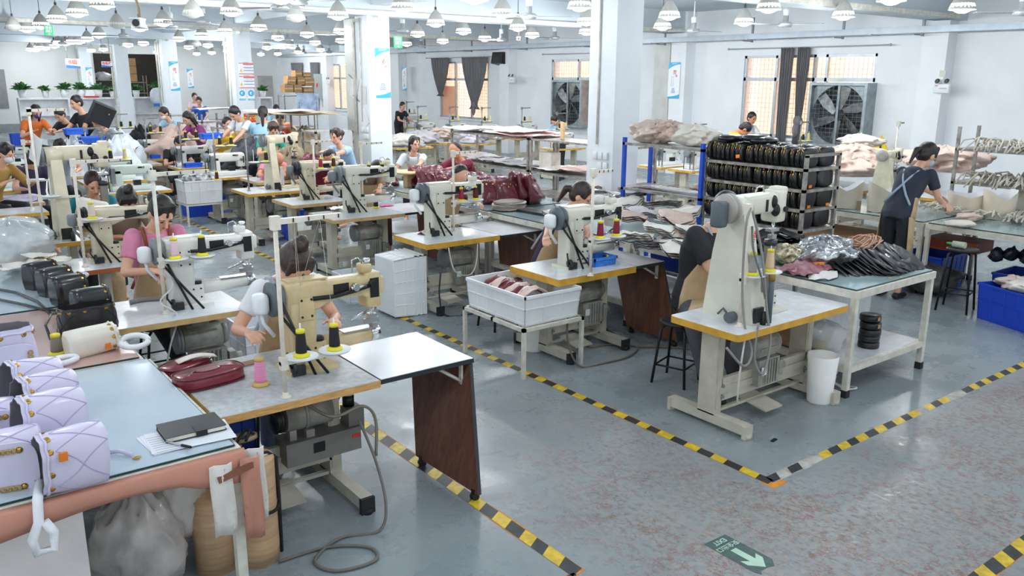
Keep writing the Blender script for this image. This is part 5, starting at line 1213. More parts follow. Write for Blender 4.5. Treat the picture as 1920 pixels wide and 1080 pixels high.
RZ=[.35,.62,.93,1.14,1.34,1.55]
rack('worn steel rack filled with rows of black handbags',RX0,RX1,RY0,RY1,[.1,.62,.93,1.14,1.34,1.55],1.68,IRON)
one(IRON,lambda b:b.bb(0,.6,0,.03,1.66,1.69),'top_rail',bpy.data.objects['shelving_rack'])
BLB=mat('black_bag_leather',S('17181b'),.36,var=.15,scale=6,coat=.35)
def bag_black():
    t=thing('handbag','x','bag'); b=MB().m(BLB,True); rs=[]
    for i in range(11):
        a_=-PI/2+PI*i/10; z=.095+.095*math.copysign(abs(math.sin(a_))**.75,math.sin(a_)); k=max(abs(math.cos(a_)),.05)**.45
        rs.append([Vector((math.copysign(abs(math.cos(a))**.5,math.cos(a))*.14*k,math.copysign(abs(math.sin(a))**.8,math.sin(a))*.034*k**.5,z)) for a in [2*PI*j/18 for j in range(18)]])
    b.rings(rs,True); b.tube([(-.142,0,.05),(-.13,.0,.14),(-.09,0,.182),(0,0,.192)],.006,5); b.build('bag_body',t)
    b=MB().m(GOLD,True); b.tube([(-.112,.0,.17),(-.125,.006,.182),(-.135,0,.17),(-.125,-.006,.158)],.004,5,closed=True); b.cyl((-.135,0,.165),(-.15,.0,.115),.004,n=6); b.build('zip_pull',t)
    return t
kb=bag_black(); kb['label']='black leather handbag standing in the rows on the worn steel rack'; kb['group']='black handbags packed on the worn steel rack'; used=False
for zi,z in enumerate((.93,1.14,1.34,1.55)):
    for col_ in (0,1):
        for k in range(20):
            if col_==1 and k>3 and zi<3: continue
            y=RY0+.07+k*.0615; x=RX0+.14+.29*col_
            o=kb if not used else dup(kb); used=True
            o.location=(x+.012*math.sin(k*2.7+zi),y,z+.002); o.rotation_euler=(.08*math.sin(k*1.9+zi*2),0,.06*math.sin(k*3.1)); o.scale=(1,1,1.02+.06*math.sin(k*1.3+zi))
ORT=mat('orange_tag',S('f0851f'),.5)
for k,(px,py) in enumerate(((1383,293),(1519,350),(1516,388),(1551,383))):
    q=atY(px,py,RY0+.03); b=MB().m(ORT); b.box(q,(.05,.005,.03)); tag(b.build('orange_tag'),['orange tag on the top row of black bags','orange tag on the second row end bag','orange tag on the third row end bag','right orange tag on the third row end bag'][k],'tag')
for k,(px,py,z,n_) in enumerate(((1362,285,1.56,5),(1372,262,1.78,1),(1432,266,1.78,1),(1418,262,1.80,1))):
    q=atX(px,py,7.55)
    for j in range(n_):
        b=MB().m(BLB,True); b.ell((q.x,q.y,1.585+.042*j if k==0 else z+.0),(.15,.13,.024 if k==0 else .04),pw=.7,n=20,m=8); b.tube([(q.x-.14,q.y,(1.585+.042*j if k==0 else z)+.0),(q.x-.1,q.y-.11,(1.585+.042*j if k==0 else z)+.01),(q.x+.05,q.y-.13,(1.585+.042*j if k==0 else z))],.008,5)
        tag(b.build('flat_black_bag'),(ORD[j]+' from the bottom of the flat black bags piled at the rack top left') if k==0 else ['','flat black bag lying on top of the rack, left','flat black bag lying on top of the rack, right','small black pouch between the bags lying on the rack top'][k],'bag')
rack('blue-posted shelving rack with crumpled beige leather on top',7.25,7.75,6.05,7.3,[.2,.62,1.12,1.66],1.72,BLUP,IRON,board=LAM,post=.04)
LEA=mat('beige_crumpled_leather',S('dccabb'),.5,var=.06,scale=6,bump=.2,bscale=6); LEAW=mat('ivory_sheet_leather',S('e9e2d6'),.45,var=.04,bump=.15)
blob(LEA,(7.5,7.0,1.78),(.26,.3,.13),'crumpled beige leather hide at the left end of the blue rack top','leather_hide','leather',seed=11,amp=.42,n=76,m=32)
blob(BLU_,(7.48,6.72,1.80),(.24,.22,.11),'blush leather hide in the middle of the blue rack top','leather_hide','leather',seed=12,amp=.46,n=76,m=32)
blob(LEAW,(7.5,6.4,1.78),(.22,.28,.12),'smooth ivory leather hide at the right end of the blue rack top','leather_hide','leather',seed=15,amp=.3,n=70,m=28)
for k in range(11):
    q=Vector((7.4,7.15-.085*k,1.135)); b=MB().m(GRL if k%2 else BLU_,True); b.sheet(lambda u,v:q+Vector((-.12+.3*u,-.07+.16*v,.005+.03*(1-v)+.002*k)),5,4,.006); tag(b.build('folded_sheet'),'folded lilac-grey sheet fanned along the middle shelf of the blue rack','sheet',group='folded sheets fanned on the blue rack shelf')
blob(BLU_,(7.6,6.3,1.19),(.12,.16,.05),'blush leather scrap at the right end of the blue rack shelf','leather_scrap','leather',seed=3,amp=.4)
crate('dark blue crate in the bottom of the blue rack',(7.5,6.5),(.42,.6,.3),'1b3da0',z=.21)
# long steel rack behind the middle tables
ax=8.45; ya=atX(1105,262,ax).y; yb=atX(990,258,ax).y; yc=atX(892,300,ax).y
zs1=atX(990,259,ax).z; zs2=atX(990,319,ax).z; zs3=atX(990,360,ax).z; print('rack',ya,yb,yc,zs1,zs2,zs3)
rack('grey steel rack with pink and white paper sheets on top, left of the big column',ax,ax+.6,yb,yc+.8,[.15,zs3,zs2,zs1],zs1+.05,IRON)
rack('grey steel rack carrying a brown board, just left of the big column',ax,ax+.6,ya-.8,yb-.05,[.15,zs3,zs2,zs1],zs1+.05,IRON)
PPK=mat('pink_paper_sheet',S('eec9c3'),.7,var=.02); PPW=mat('white_paper_sheet',S('eeeef0'),.7,var=.02); TANF=mat('tan_sheet',S('d8c3a2'),.7)
def psheet(mt,c,w,d,rz,label,lift=.03,n=1,name='paper_sheet',cat='sheet',seed=0):
    c=Vector(c); M=Matrix.Rotation(rz,3,'Z'); b=MB().m(mt,True)
    b.sheet(lambda u,v:c+M@Vector(((u-.5)*w,(v-.5)*d,lift*nz(u*2+seed,v*2,seed)+lift)),9,9,.004); return tag(b.build(name),label,cat)
q=Vector((ax+.3,yb+.6,zs1))
psheet(PPK,q+Vector((0,-.2,.02)),.9,1.2,.3,'pink pattern sheet hanging over the front of the grey steel rack',seed=1)
psheet(PPW,q+Vector((.05,.2,.06)),.9,1.4,-.15,'white pattern sheet on top of the grey steel rack',seed=2)
psheet(PPW,q+Vector((0,1.2,.04)),.8,1.1,.2,'second white sheet further along the grey steel rack top',seed=3)
for k in range(5): psheet(GRL,Vector((ax+.3,yb+.3+.35*k,zs2+.02+.01*k)),.6,.6,.4*k,'lilac-grey leather sheet on the middle shelf of the grey steel rack, %s along'%ORD[k],seed=k,name='leather_sheet')
psheet(BLU_,Vector((ax+.3,yc+.4,zs2+.03)),.5,.6,.3,'crumpled pinkish sheet at the far end of the middle shelf of the grey steel rack',lift=.06,seed=8,name='leather_sheet')
q=atX(1055,245,ax+.25); b=MB().m(mat('cork_board',S('d0ac7c'),.8,var=.08,scale=30)); b.box((q.x,q.y,zs1+.14),(.03,.42,.26),rz=-.6); tag(b.build('brown_board'),'small brown fibre board standing on the grey rack left of the big column','board')
for k in range(3): psheet([PPW,LEAW,PPK][k],Vector((ax+.3,yb-.35-.25*k,zs2+.02+.02*k)),.6,.5,.3*k,['white','ivory','pink'][k]+' sheet on the middle shelf below the brown fibre board',seed=k+4)
b=MB().m(LEAW); b.box((ax+.3,yb-.2,zs2+.15),(.2,.3,.28)); tag(b.build('ivory_box'),'ivory box standing on the rack shelf below the brown board','box')
# ================================================================== long table on the right with the standing worker
TX0=9.45
glass_table('long glass-topped bench with ivory tote panels at the right',TX0,TX0+1.25,2.2,4.6,z=.84,shelf=False)
glass_table('long glass-topped bench continuing behind the standing woman',TX0,TX0+1.25,4.62,7.2,z=.84,shelf=False)
IVT=mat('ivory_tote_leather',S('dcd1be'),.42,var=.04,coat=.2); IVI=mat('white_tote_lining',S('eef0f2'),.6,var=.02)
def tote(c,w,h,rz,label,sag=.12,d=.15,seed=0):
    t=thing('tote_bag',label,'bag',c,rz); b=MB().m(IVT,True); N=32; rs=[]; ri=[]
    def pt(a,u,k=0):
        x=math.cos(a)*(w/2-k)*(1-.05*u); y=math.sin(a)*(d-k)*(1+.15*u); dip=sag*(1-abs(math.cos(a)))**1.5
        return Vector((math.copysign(abs(math.cos(a))**.7,math.cos(a))*(w/2-k)*(1+.04*u),y,(h-dip)*u+.004*math.sin(a*7+seed)))
    A=[2*PI*j/N for j in range(N)]
    b.rings([[pt(a,u) for a in A] for u in (0,.04,.3,.6,.85,1)],cap=False); b.rings([[pt(a,0,.0) for a in A],[pt(a,.0,w*.2) for a in A]],cap=True)
    b.build('shell',t); b=MB().m(IVI,True); b.rings([[pt(a,u,.006)+Vector((0,0,.002)) for a in A] for u in (.02,.5,1)],cap=False); b.build('lining',t)
    b=MB().m(mat('seam_tan',S('a58d72'),.6)); b.box((w*.38,-d*1.02,h*.12),(.05,.012,.13),rot=(0,0,.2)); b.build('side_tab',t)
    return t
def ben(px,py): return atz(px,py,.845)
q=ben(1582,392); tote((q.x+.15,q.y+.1,.845),.42,.34,-.9,'ivory tote panel at the left end of the right bench',seed=1)
q=ben(1650,398); tote((q.x+.15,q.y,.845),.46,.36,-.8,'ivory tote panel with a white lining just left of the standing woman',seed=2)
q=ben(1790,405); tote((q.x+.25,q.y,.845),.42,.27,-1.0,'glossy ivory tote panel being handled by the standing woman',sag=.05,d=.19,seed=3)
q=ben(1855,412); tote((q.x+.2,q.y,.845),.34,.34,-.8,'ivory tote panel right of the woman\'s hands',seed=4)
blob(LEAW,ben(1800,424)+Vector((0,.0,.03)),(.2,.14,.035),'ivory flap piece lying at the edge of the right bench','leather_scrap','leather piece',seed=6,amp=.2)
blob(BLU_,ben(1815,415)+Vector((0,0,.05)),(.16,.12,.045),'blush leather scrap beside the standing woman\'s hands','leather_scrap','leather piece',seed=8,amp=.45)
CRM=mat('cream_leather_strap',S('d6cfc0'),.6,var=.08)
def strapheap(c,L,W,n,label,group,mt=CRM,hz=.04,hang=0,ax='y',seed=0):
    rr=random.Random(seed)
    for k in range(n):
        u=rr.uniform(-L/2,L/2); b=MB().m(mt,True); a=rr.uniform(-.4,.4); dx=W*.5
        pts=[]
        for i in range(7):
            v=-1+2*i/6; p=Vector((v*dx,u+a*v*dx+.02*math.sin(i*2+k),hz*rr.random()+.012-(hang*max(0,abs(v)-.7)*3)))
            pts.append(Vector(c)+p)
        b.tube(pts,.011,4); tag(b.build('strap'),label,'strap',group=group)
# right rack with cream straps
yr0=atX(1790,300,10.75).y; RK=10.8
zr=[atX(1790,y,RK).z for y in (280,312,345)]; print('rr',yr0,zr)
ztop=atX(1788,237,RK).z
rack('open steel rack hung with cream straps at the right edge',RK,RK+.55,atX(1788,300,RK).y-3.0,atX(1788,300,RK).y,[.9,atX(1788,340,RK).z,atX(1786,277,RK).z],ztop,IRON)
yk=atX(1788,300,RK).y
for i,(pz,n_) in enumerate(((277,60),(340,76))):
    z=atX(1788,pz,RK).z
    strapheap((RK+.27,yk-1.2,z+.02),2.2,.62,n_,'cream leather strap draped over the %s rail of the right rack'%['upper','middle'][i],'cream straps draped on the %s rail of the right rack'%['upper','middle'][i],hz=.1,hang=.1,seed=i)
strapheap((TX0+.9,3.9,.86),2.2,.55,70,'cream leather strap in the heap at the back of the right bench','cream straps heaped on the right bench',hz=.1,seed=9)
flat_piece(IVT,(RK+.2,yk-.9,ztop-.14),'strap',1.9,1.2,'yellowish ivory panel lying on the upper rail of the right rack',tilt=(0,.35))
flat_piece(IVT,(RK+.3,yk-1.3,ztop-.12),'oval',1.6,.8,'ivory triangular panel lying on the upper rail of the right rack',tilt=(.1,-.2))
h=atY(1738,292,4.75)
person('woman in a navy t-shirt and khaki cross-back apron standing at the right bench',h,(9.03,4.72,.93),[atY(1772,383,4.35),atY(1775,378,4.6)],NAVY,hair='pony',bow=.55,face=PI/2,turn=-.25,sit=False,apron=APR,mask=MASKB,pants=mat('black_trousers',S('20222a'),.8),vox=.009,sleeve=.62,shoes=SHOEB,bulk=1.0,hs=1.2,strap=mat('pale_blue_apron_strap',S('9fb0c4'),.7))
# machine on the bench behind
q=atz(1655,388,.84); 
machine('post',CREAM,(q.x+.55,q.y+.35,.845),'cream post machine with grey handwheel behind the right bench',wheel=mat('dusty_grey_wheel',S('aaa49e'),.45),cup=None,s=.78)
stand(q.x+.9,q.y+.4,1.02,'tall cream thread stand behind the standing woman',tray=.3,arm=.12,z=.845,mt=CREAMP)
q=atz(1905,405,.845); machine('post',PALE,(q.x+.2,q.y,.845),'pale post machine with a dark handwheel at the right edge of the bench',wheel=GRY2,cup=None,s=.62)
# crates etc. on the floor at the right
cb=crate('large bright blue crate with beige hides in front of the right bench',(9.05,3.28),(.62,.8,.38),'1747cc',z=0,nrib=(4,5)); cb.rotation_euler.z=-.35; cb.location=(9.12,3.25,0)
for k in range(4): blob([LEA,BLU_,LEAW,LEA][k],(9.12+.1*(k%2)-.05,3.05+.14*k,.4),(.22,.16,.06),'beige hide bulging from the large bright blue crate, %s from the front'%ORD[k],'leather_hide','leather',seed=20+k,amp=.4)
crate('dark blue crate behind the large bright blue crate',(9.95,3.6),(.55,.6,.36),'1b3da0')
crate('blue basket under the right bench behind the black stool',(9.95,4.7),(.6,.5,.42),'1b48b8')
stool('tall black stool with a spray bottle on its seat',9.1,4.0,.68,.16,.2)
b=MB().m(mat('milky_bottle',S('cfd8c4'),.3,alpha=.8),True); q=Vector((9.08,4.05,.715)); b.cyl(q+Vector((0,-.08,0)),q+Vector((0,.05,0)),.034,n=14); b.m(mat('bright_green_nozzle',S('45c043'),.4),True); b.cyl(q+Vector((0,.05,0)),q+Vector((0,.12,0)),.02,.008,n=10); tag(b.build('squeeze_bottle'),'milky squeeze bottle with green nozzle lying on the tall stool','bottle')
blob(mat('dark_scrap_bag',S('4b4a48'),.4,var=.3,bump=.5,bscale=9),(9.6,4.6,.18),(.3,.4,.17),'dark translucent bag of scraps under the right bench','scrap_bag','bag',seed=31,amp=.3)
b=MB().m(mat('orange_rim_box',S('8c3a20'),.5,var=.2)); b.bb(9.75,10.2,4.15,4.75,.5,.62); tag(b.build('wooden_tray'),'red-brown tray on the shelf under the right bench','tray')
for k in range(14):
    blob(mat('dark_blue_trim',S('2b3140'),.4,.2,var=.6,scale=40),(9.7+.1*(k%3),3.9-.11*k,.55+.02*(k%2)),(.09,.07,.08),'dark blue knotted trim hanging in the row under the right bench','trim_bundle','bundle',seed=k,amp=.4,n=12,m=7)['group']='dark blue trims under the right bench'
b=MB().m(mat('brown_cardboard',S('a9805a'),.8)); b.box((10.0,5.9,.25),(.7,.9,.5)); tag(b.build('cardboard_box'),'long brown cardboard box under the bench left of the standing woman','box')
# warning sign, control box, window side clutter
p=atX(1651,275,16.6); b=MB().m(mat('warning_yellow',S('f2cf1c'),.5)); b.add([p+Vector((0,.25,-.2)),p+Vector((0,-.25,-.2)),p+Vector((0,0,.24)),p+Vector((.01,.25,-.2)),p+Vector((.01,-.25,-.2)),p+Vector((.01,0,.24))],[(0,1,2),(3,5,4),(0,2,5,3),(1,4,5,2),(0,3,4,1)]); b.m(BLKM); b.box(p+Vector((-.005,0,-.03)),(.004,.04,.2)); tag(b.build('warning_sign'),'yellow triangular warning sign behind the cream post machine at the right','sign')
# ================================================================== far hall stations (right of the columns)
def far_station(lab,x,y,edge=YEL,mt=WHT,kind='flat',w=1.0,heap=None):
    if table('work table %s'%lab,x,x+w,y,y+.6,edge,mot=None,legs='auto') is None: return
    m_=machine(kind,mt,(x+.3,y+.3,TZ),'sewing machine %s'%lab,s=1.1,wheel=GRYP,cup=None)
    stand(x+.12,y+.08,.85,'thread stand %s'%lab,tray=.45,arm=.3,mt=GR_)
    cone(x+.22,y+.08,TZ+.468,'1d1d20','black thread cone %s'%lab); cone(x+.41,y+.08,TZ+.468,'d8c79a','cream thread cone %s'%lab)
fs=[(1240,290,12.0,'seen through the blue rack, left'),(1300,285,12.0,'seen through the blue rack, right'),(1040,290,13,'under the fan window left of the big column'),(975,262,14.5,'along the window wall, left of the grey steel rack'),(900,262,13.5,'below the curtained window, right'),(840,262,13,'below the curtained window, middle'),(780,255,12.5,'below the curtained window, left'),(760,240,14.5,'at the wall by the small far poster'),(1500,262,14.6,'beneath the widest fan window')]
for (px,py,X,lab) in fs:
    v=ray(px,py); t_=X/v.x; far_station(lab,X,v.y*t_)
# heaps of leather in the far hall
hs=[(1600,290,12.5,.5,LEA,'beige'),(1615,265,12.9,.35,LEAW,'white'),(1595,310,12.2,.6,BLU_,'blush'),(1770,300,12.6,.6,BLU_,'large blush'),(790,270,11.5,.6,GRL,'grey'),(830,250,13,.5,LEA,'beige'),(760,275,10.5,.6,BEI,'ivory'),(880,262,12.5,.5,GRL,'lilac-grey'),(930,250,13,.5,BEI,'ivory')]
for k,(px,py,X,s_,mt,cn) in enumerate(hs):
    p=atX(px,py,X); z=max(p.z,.86)
    blob(mt,(p.x,p.y,z),(s_*.7,s_*.9,s_*.3),cn+' leather heap '+['right of the black-bag rack','behind the ivory totes, top','low behind the ivory totes','behind the standing woman','left behind the woman in white','under the curtained window','near the column base','under the right curtain','left of the grey rack'][k],'leather_heap','leather',seed=40+k,amp=.4,n=64,m=26)
    (0 or table)('table under the %s leather heap %s'%(cn,['right of the black-bag rack','behind the ivory totes, top','low behind the ivory totes','behind the standing woman','left behind the woman in white','under the curtained window','near the column base','under the right curtain','left of the grey rack'][k]),p.x-.5,p.x+.5,p.y-.5,p.y+.5,YEL,mot=None,legs='auto')
q=atX(800,268,11.0)
# people of the far hall and the middle rows
def sp_(f,*a,**k): return f(*a,**k)
seat_p('woman in a white t-shirt and apron looking sideways beside the burgundy bags',777,270,12.3,WS_,hair='bob',bow=.15,face=-.8,turn=.8,apron=APR,text='益鑫',hands=[atX(742,318,6.95),atX(775,322,6.95)],vox=.01,sleeve=.6,hdetail=True)
seat_p('man with receding hair in a burgundy striped shirt working on the burgundy bags',853,283,11.0,BURG,hair='comb',bow=.5,face=-1.3,hands=[atX(802,318,6.85),atX(818,322,6.8)],vox=.01,sleeve=.75,bulk=1.15,hdetail=True,skin=SKIN2)
stand_p('distant worker in black seated by the far poster left of the curtains',755,199,24.5,BLKC,fd=.2,hair='short',bow=.3)
stand_p('man in pale blue bending to the left under the fan window',1040,226,15.5,LBLUE,fd=-1.3,hair='short',bow=.8,vox=.014)
stand_p('man in a white shirt and apron standing before the widest window',1410,222,11.5,WS_,fd=-.2,hair='short',bow=.3,apron=APR,vox=.012,skin=SKIN2)
stand_p('worker in yellow bending behind the black-bag rack',1396,243,9.6,mat('bright_yellow_shirt',S('eebf1f'),.75,var=.04),fd=.9,hair='short',bow=1.2,vox=.012,skin=SKIN2)
seat_p('woman with a low bun in a light blue shirt beside the panelled column',630,256,12.6,mat('sky_blue_shirt',S('a8c6ea'),.75,var=.04,bump=.3,bscale=12),hair='lowbun',hairm=HAIRB,bow=.25,face=-1.1,hands=[atY(592,288,12.2),atY(600,292,12.1)],vox=.011)
seat_p('woman in a bright teal top looking down, behind the striped worker',512,243,13.9,mat('bright_teal_top',S('1fae92'),.75,var=.05),hair='pony',hairm=HAIRB,bow=.7,vox=.012,apron=APR)
stand_p('woman in light blue seen from behind with a low ponytail',493,213,15.0,LBLUE,fd=2.7,hair='longpony',bow=.3,vox=.012)
stand_p('tall man in a white t-shirt leaning over a cloth heap by the notice column',440,213,15.2,WS_,fd=-1.1,hair='short',bow=.75,vox=.012,apron=APR)
seat_p('smiling worker in a yellow top beside the tall man in white',427,233,15.8,mat('bright_yellow_shirt',S('eebf1f'),.75),hair='short',bow=.1,face=.1,vox=.012)
seat_p('woman in a purple top with long black hair leaning left',352,222,17.4,mat('magenta_purple_top',S('8f3b7d'),.75),hair='long',bow=.6,face=-1.2,vox=.013)
seat_p('man in light blue wearing a mask at the cloth heap',307,213,18.4,LBLUE,hair='short',bow=.5,face=-1.1,mask=MASKW,vox=.013)
stand_p('man in a royal blue t-shirt standing near the far rack',373,190,27,mat('royal_blue_tee',S('2356b4'),.75),fd=-.4,hair='short',bow=.4)
stand_p('far worker in pale pink beside the man in royal blue',365,182,29,mat('pale_pink_top',S('e5c4c8'),.75),fd=0,hair='short',bow=.2)
seat_p('distant worker in light blue at the far white shelf',518,205,24,LBLUE,hair='short',bow=.5)
seat_p('worker with black hair and orange sleeves behind the woman in teal',525,222,17.5,mat('coral_orange_top',S('e86a3c'),.75),hair='short',bow=.7,face=-.5)
stand_p('man in black with glasses standing at the left, facing left',143,193,17,BLKC,fd=-1.2,hair='short',bow=.3,vox=.013)
seat_p('worker with long dark hair and orange top at the far left machines',68,210,18.0,ORANC,hair='long',bow=.5,face=.3,mask=mat('dark_blue_mask',S('3a3f78'),.7))
seat_p('worker in black leaning left beside the standing man',112,216,19,BLKC,hair='short',bow=.6,face=-.9)
seat_p('worker in a grey t-shirt below the black cloth bundle',183,228,16.6,GREYT,hair='short',bow=.5,face=-1.0)
b=MB().m(BLKC); q=atY(190,214,16.3); b.box(q,(.36,.25,.34),rot=(.2,.45,0)); b.m(mat('yellow_stripe',S('d8cf4a'),.6)); b.box(q+Vector((.03,-.13,.06)),(.2,.012,.02),rot=(.2,.75,0)); tag(b.build('black_bag_panel'),'black bag panel with a yellow stripe held up at the left','bag')
# heaps in the left / middle background
hb=[(335,250,18.2,1.0,BLU_,'pinkish'),(430,262,16.2,.8,WS_,'white'),(476,275,14.9,.75,mat('charcoal_fabric',S('50555c'),.85,var=.2,bump=.5),'charcoal'),(545,290,13.3,.6,mat('khaki_leather',S('a08f72'),.5,var=.2),'khaki'),(585,305,12.9,.45,BUR,'burgundy'),(215,225,17.2,.6,mat('white_plastic_heap',S('dfe5ea'),.3,var=.1),'white plastic'),(260,235,18.5,.4,BLKC,'black'),(285,236,18.6,.42,mat('dark_grey_heap',S('77777b'),.8,var=.3),'dark grey'),(520,215,19,.9,TANF,'tan sheet'),(570,235,16,.8,mat('khaki_leather',S('a08f72'),.5),'brown-grey'),(135,265,15.8,.5,WS_,'small white'),(225,262,15.5,.6,mat('white_plastic_heap',S('dfe5ea'),.3),'low white plastic'),(385,225,20,.8,GRL,'grey-pink')]
LOC=['in front of the woman in purple','before the tall man in white','beside the white cloth heap','behind the sixth right table','behind the fifth right table','left of the first storeroom column','before the plain far column','left of the masked man','in front of the far window with boxes','beside the panelled column','near the far left machines','behind the tall cream machine head','by the royal blue worker']
for k,(px,py,Y,s_,mt,cn) in enumerate(hb):
    p=atY(px,py,Y); z=max(min(p.z,1.3),.8)
    table('broad table under the %s heap %s'%(cn,LOC[k]),p.x-.7,p.x+.7,p.y-.3,p.y+.5,TAN,mot=None,legs='auto')
    blob(mt,(p.x,p.y,TZ+.1),(s_*.62,s_*.42,max(.16,min(.48,(z-.74)*.95))),cn+' cloth heap '+LOC[k],'cloth_heap','cloth',seed=60+k,amp=.4,n=56,m=22)
# left background machines
fl=[(30,250,15.2,'at the left edge in the background'),(75,262,15.6,'left of the curly haired worker'),(110,245,17.5,'before the worker in black'),(160,262,15,'right of the curly haired worker'),(200,268,14.4,'beside the blue trays'),(235,290,12.9,'nearest the aisle in the left block'),(215,250,16.6,'behind the aisle end of the left block')]
for (px,py,Y,lab) in fl:
    p=atY(px,py,Y); far_station(lab,p.x-.4,Y,edge=[YEL,TAN][Y>16],mt=GWH)
for k,(px,py,Y) in enumerate(((142,246,15.6),(172,262,14.2),(395,255,15))): 
    q=atY(px,py,Y); crate('small blue tray %s'%['behind the curly haired worker','on the table left of the aisle','beside the cloth heaps'][k],(q.x,q.y),(.34,.22,.1),'2a6be0',z=max(q.z-.05,.76))
for k,(px,py,Y) in enumerate(((70,275,17),(130,285,16.5),(165,300,15.5),(60,258,21),(40,262,19))):
    q=atz(px,py+10,0); crate('white crate on the floor at the far left, '+ORD[k]+' of them',(q.x,q.y),(.6,.5,.4),['e6eaed','e6eaed','e6eaed','d8d2c2','1f4fd0'][k])
# mid background racks
def rackpx(label,px0,px1,py,Y,h,zs): 
    a=atY(px0,py,Y).x; c=atY(px1,py,Y).x; return rack(label,a,c,Y,Y+.6,zs,h,IRON)
rackpx('grey steel rack stacked with dark pieces beside the masked man',320,372,230,23,1.45,[.3,.7,1.05,1.4])
rackpx('steel rack with white sheets behind the tall man in white',378,425,230,18.5,1.6,[.35,.8,1.2,1.45])
rackpx('tall steel rack beside the woman with a ponytail',465,548,230,16.5,1.65,[.5,.95,1.4])
rackpx('wire-mesh rack with grey sheets left of the panelled column',590,662,230,13.6,1.5,[.4,.9,1.3,1.48])
psheet(TANF,atY(555,217,16.2),1.6,1.2,.1,'large tan pattern sheet on the tall steel rack',seed=5,lift=.05)
psheet(PPW,atY(520,211,16.6),1.3,.9,-.1,'white pattern sheet on the tall steel rack',seed=6,lift=.04)
psheet(PPW,atY(402,206,18.8),1.0,.8,.1,'white sheet on the rack behind the tall man in white',seed=7)
b=MB().m(PBAG); a=atY(600,222,13.55); c=atY(660,222,13.55); b.bb(a.x,c.x,13.56,13.57,.35,1.48); tag(b.build('plastic_cover'),'hazy clear plastic sheet hung over the wire-mesh rack','plastic sheet')
# mid tables with white cloths behind row
# ================================================================== things on walls and columns
CURT=mat('grey_curtain_cloth',S('7b7a7c'),.85,var=.1,scale=3,stretch=(1,12,.4),bump=.3,bscale=6)
def curtain(label,y0,y1,z0,z1,tie,top=1.0,knot=False,n=9,x=None,pinch=.16):
    """gathered curtain hanging on the window wall, pinched at height tie"""
    X=x or XW-.12; t=thing('curtain',label,'curtain',(X,(y0+y1)/2,0)); w=y1-y0; b=MB().m(CURT,True); rs=[]
    for i in range(17):
        u=i/16; z=z1-(z1-z0)*u; tt=(z1-tie)/(z1-z0)
        k=(1-(1-pinch)*min(1,(u/tt))**1.6 if u<tt else pinch+(.25)*((u-tt)/(1-tt+1e-6))) if tie>z0+.01 or n>5 else 1-.25*u
        k=max(k,.12); row=[]; N=72
        for j in range(N):
            v=j/(N-1); row.append(Vector((.035*math.sin(v*n*2*PI)*(.6+.4*k),(v-.5)*w*k+(.0),z)))
        row+= [p+Vector((.012,0,0)) for p in row[::-1]]
        rs.append(row)
    b.rings(rs,True); b.build('cloth',t)
    if knot: b=MB().m(CURT,True); b.ell((0,0,tie),(.08,.12,.13)); b.ell((-.03,.02,tie-.2),(.06,.09,.16)); b.build('knot',t)
    return t
def rod(y0,y1,z,label):
    b=MB().m(FRA,True); b.cyl((XW-.12,y0,z),(XW-.12,y1,z),.012,n=8); 
    for y in (y0,y1): b.ell((XW-.12,y,z),(.03,.03,.03))
    tag(b.build('curtain_rod'),label,'curtain rod')
rod(9.4,13.5,3.12,'thin curtain rod over the widest window'); rod(23,27.4,3.1,'curtain rod over the window with two gathered curtains'); rod(16.9,20.6,3.12,'curtain rod over the window beside the big column')
ya_=lambda px:atX(px,180,XW-.1).y
curtain('straight grey curtain hanging in the widest window, left of the pair',ya_(1482),ya_(1459),1.0,3.12,1.0,n=5)
curtain('knotted grey curtain hanging in the widest window, right of the pair',ya_(1512),ya_(1490),.95,3.12,1.5,knot=True,n=6,pinch=.45)
curtain('left grey curtain tied to a point over the middle window',atX(843,150,XW-.1).y,atX(810,150,XW-.1).y,1.75,3.1,1.82,n=7)
curtain('right grey curtain tied low over the middle window',atX(914,150,XW-.1).y,atX(867,150,XW-.1).y,1.35,3.1,1.5,knot=True,n=8)
curtain('left dark curtain over the distant window behind the boxes',atX(567,130,XW-.1).y,atX(547,130,XW-.1).y,1.6,3.05,1.62,n=6)
curtain('right dark curtain over the distant window behind the boxes',atX(597,130,XW-.1).y,atX(583,130,XW-.1).y,.8,3.05,.9,n=6)
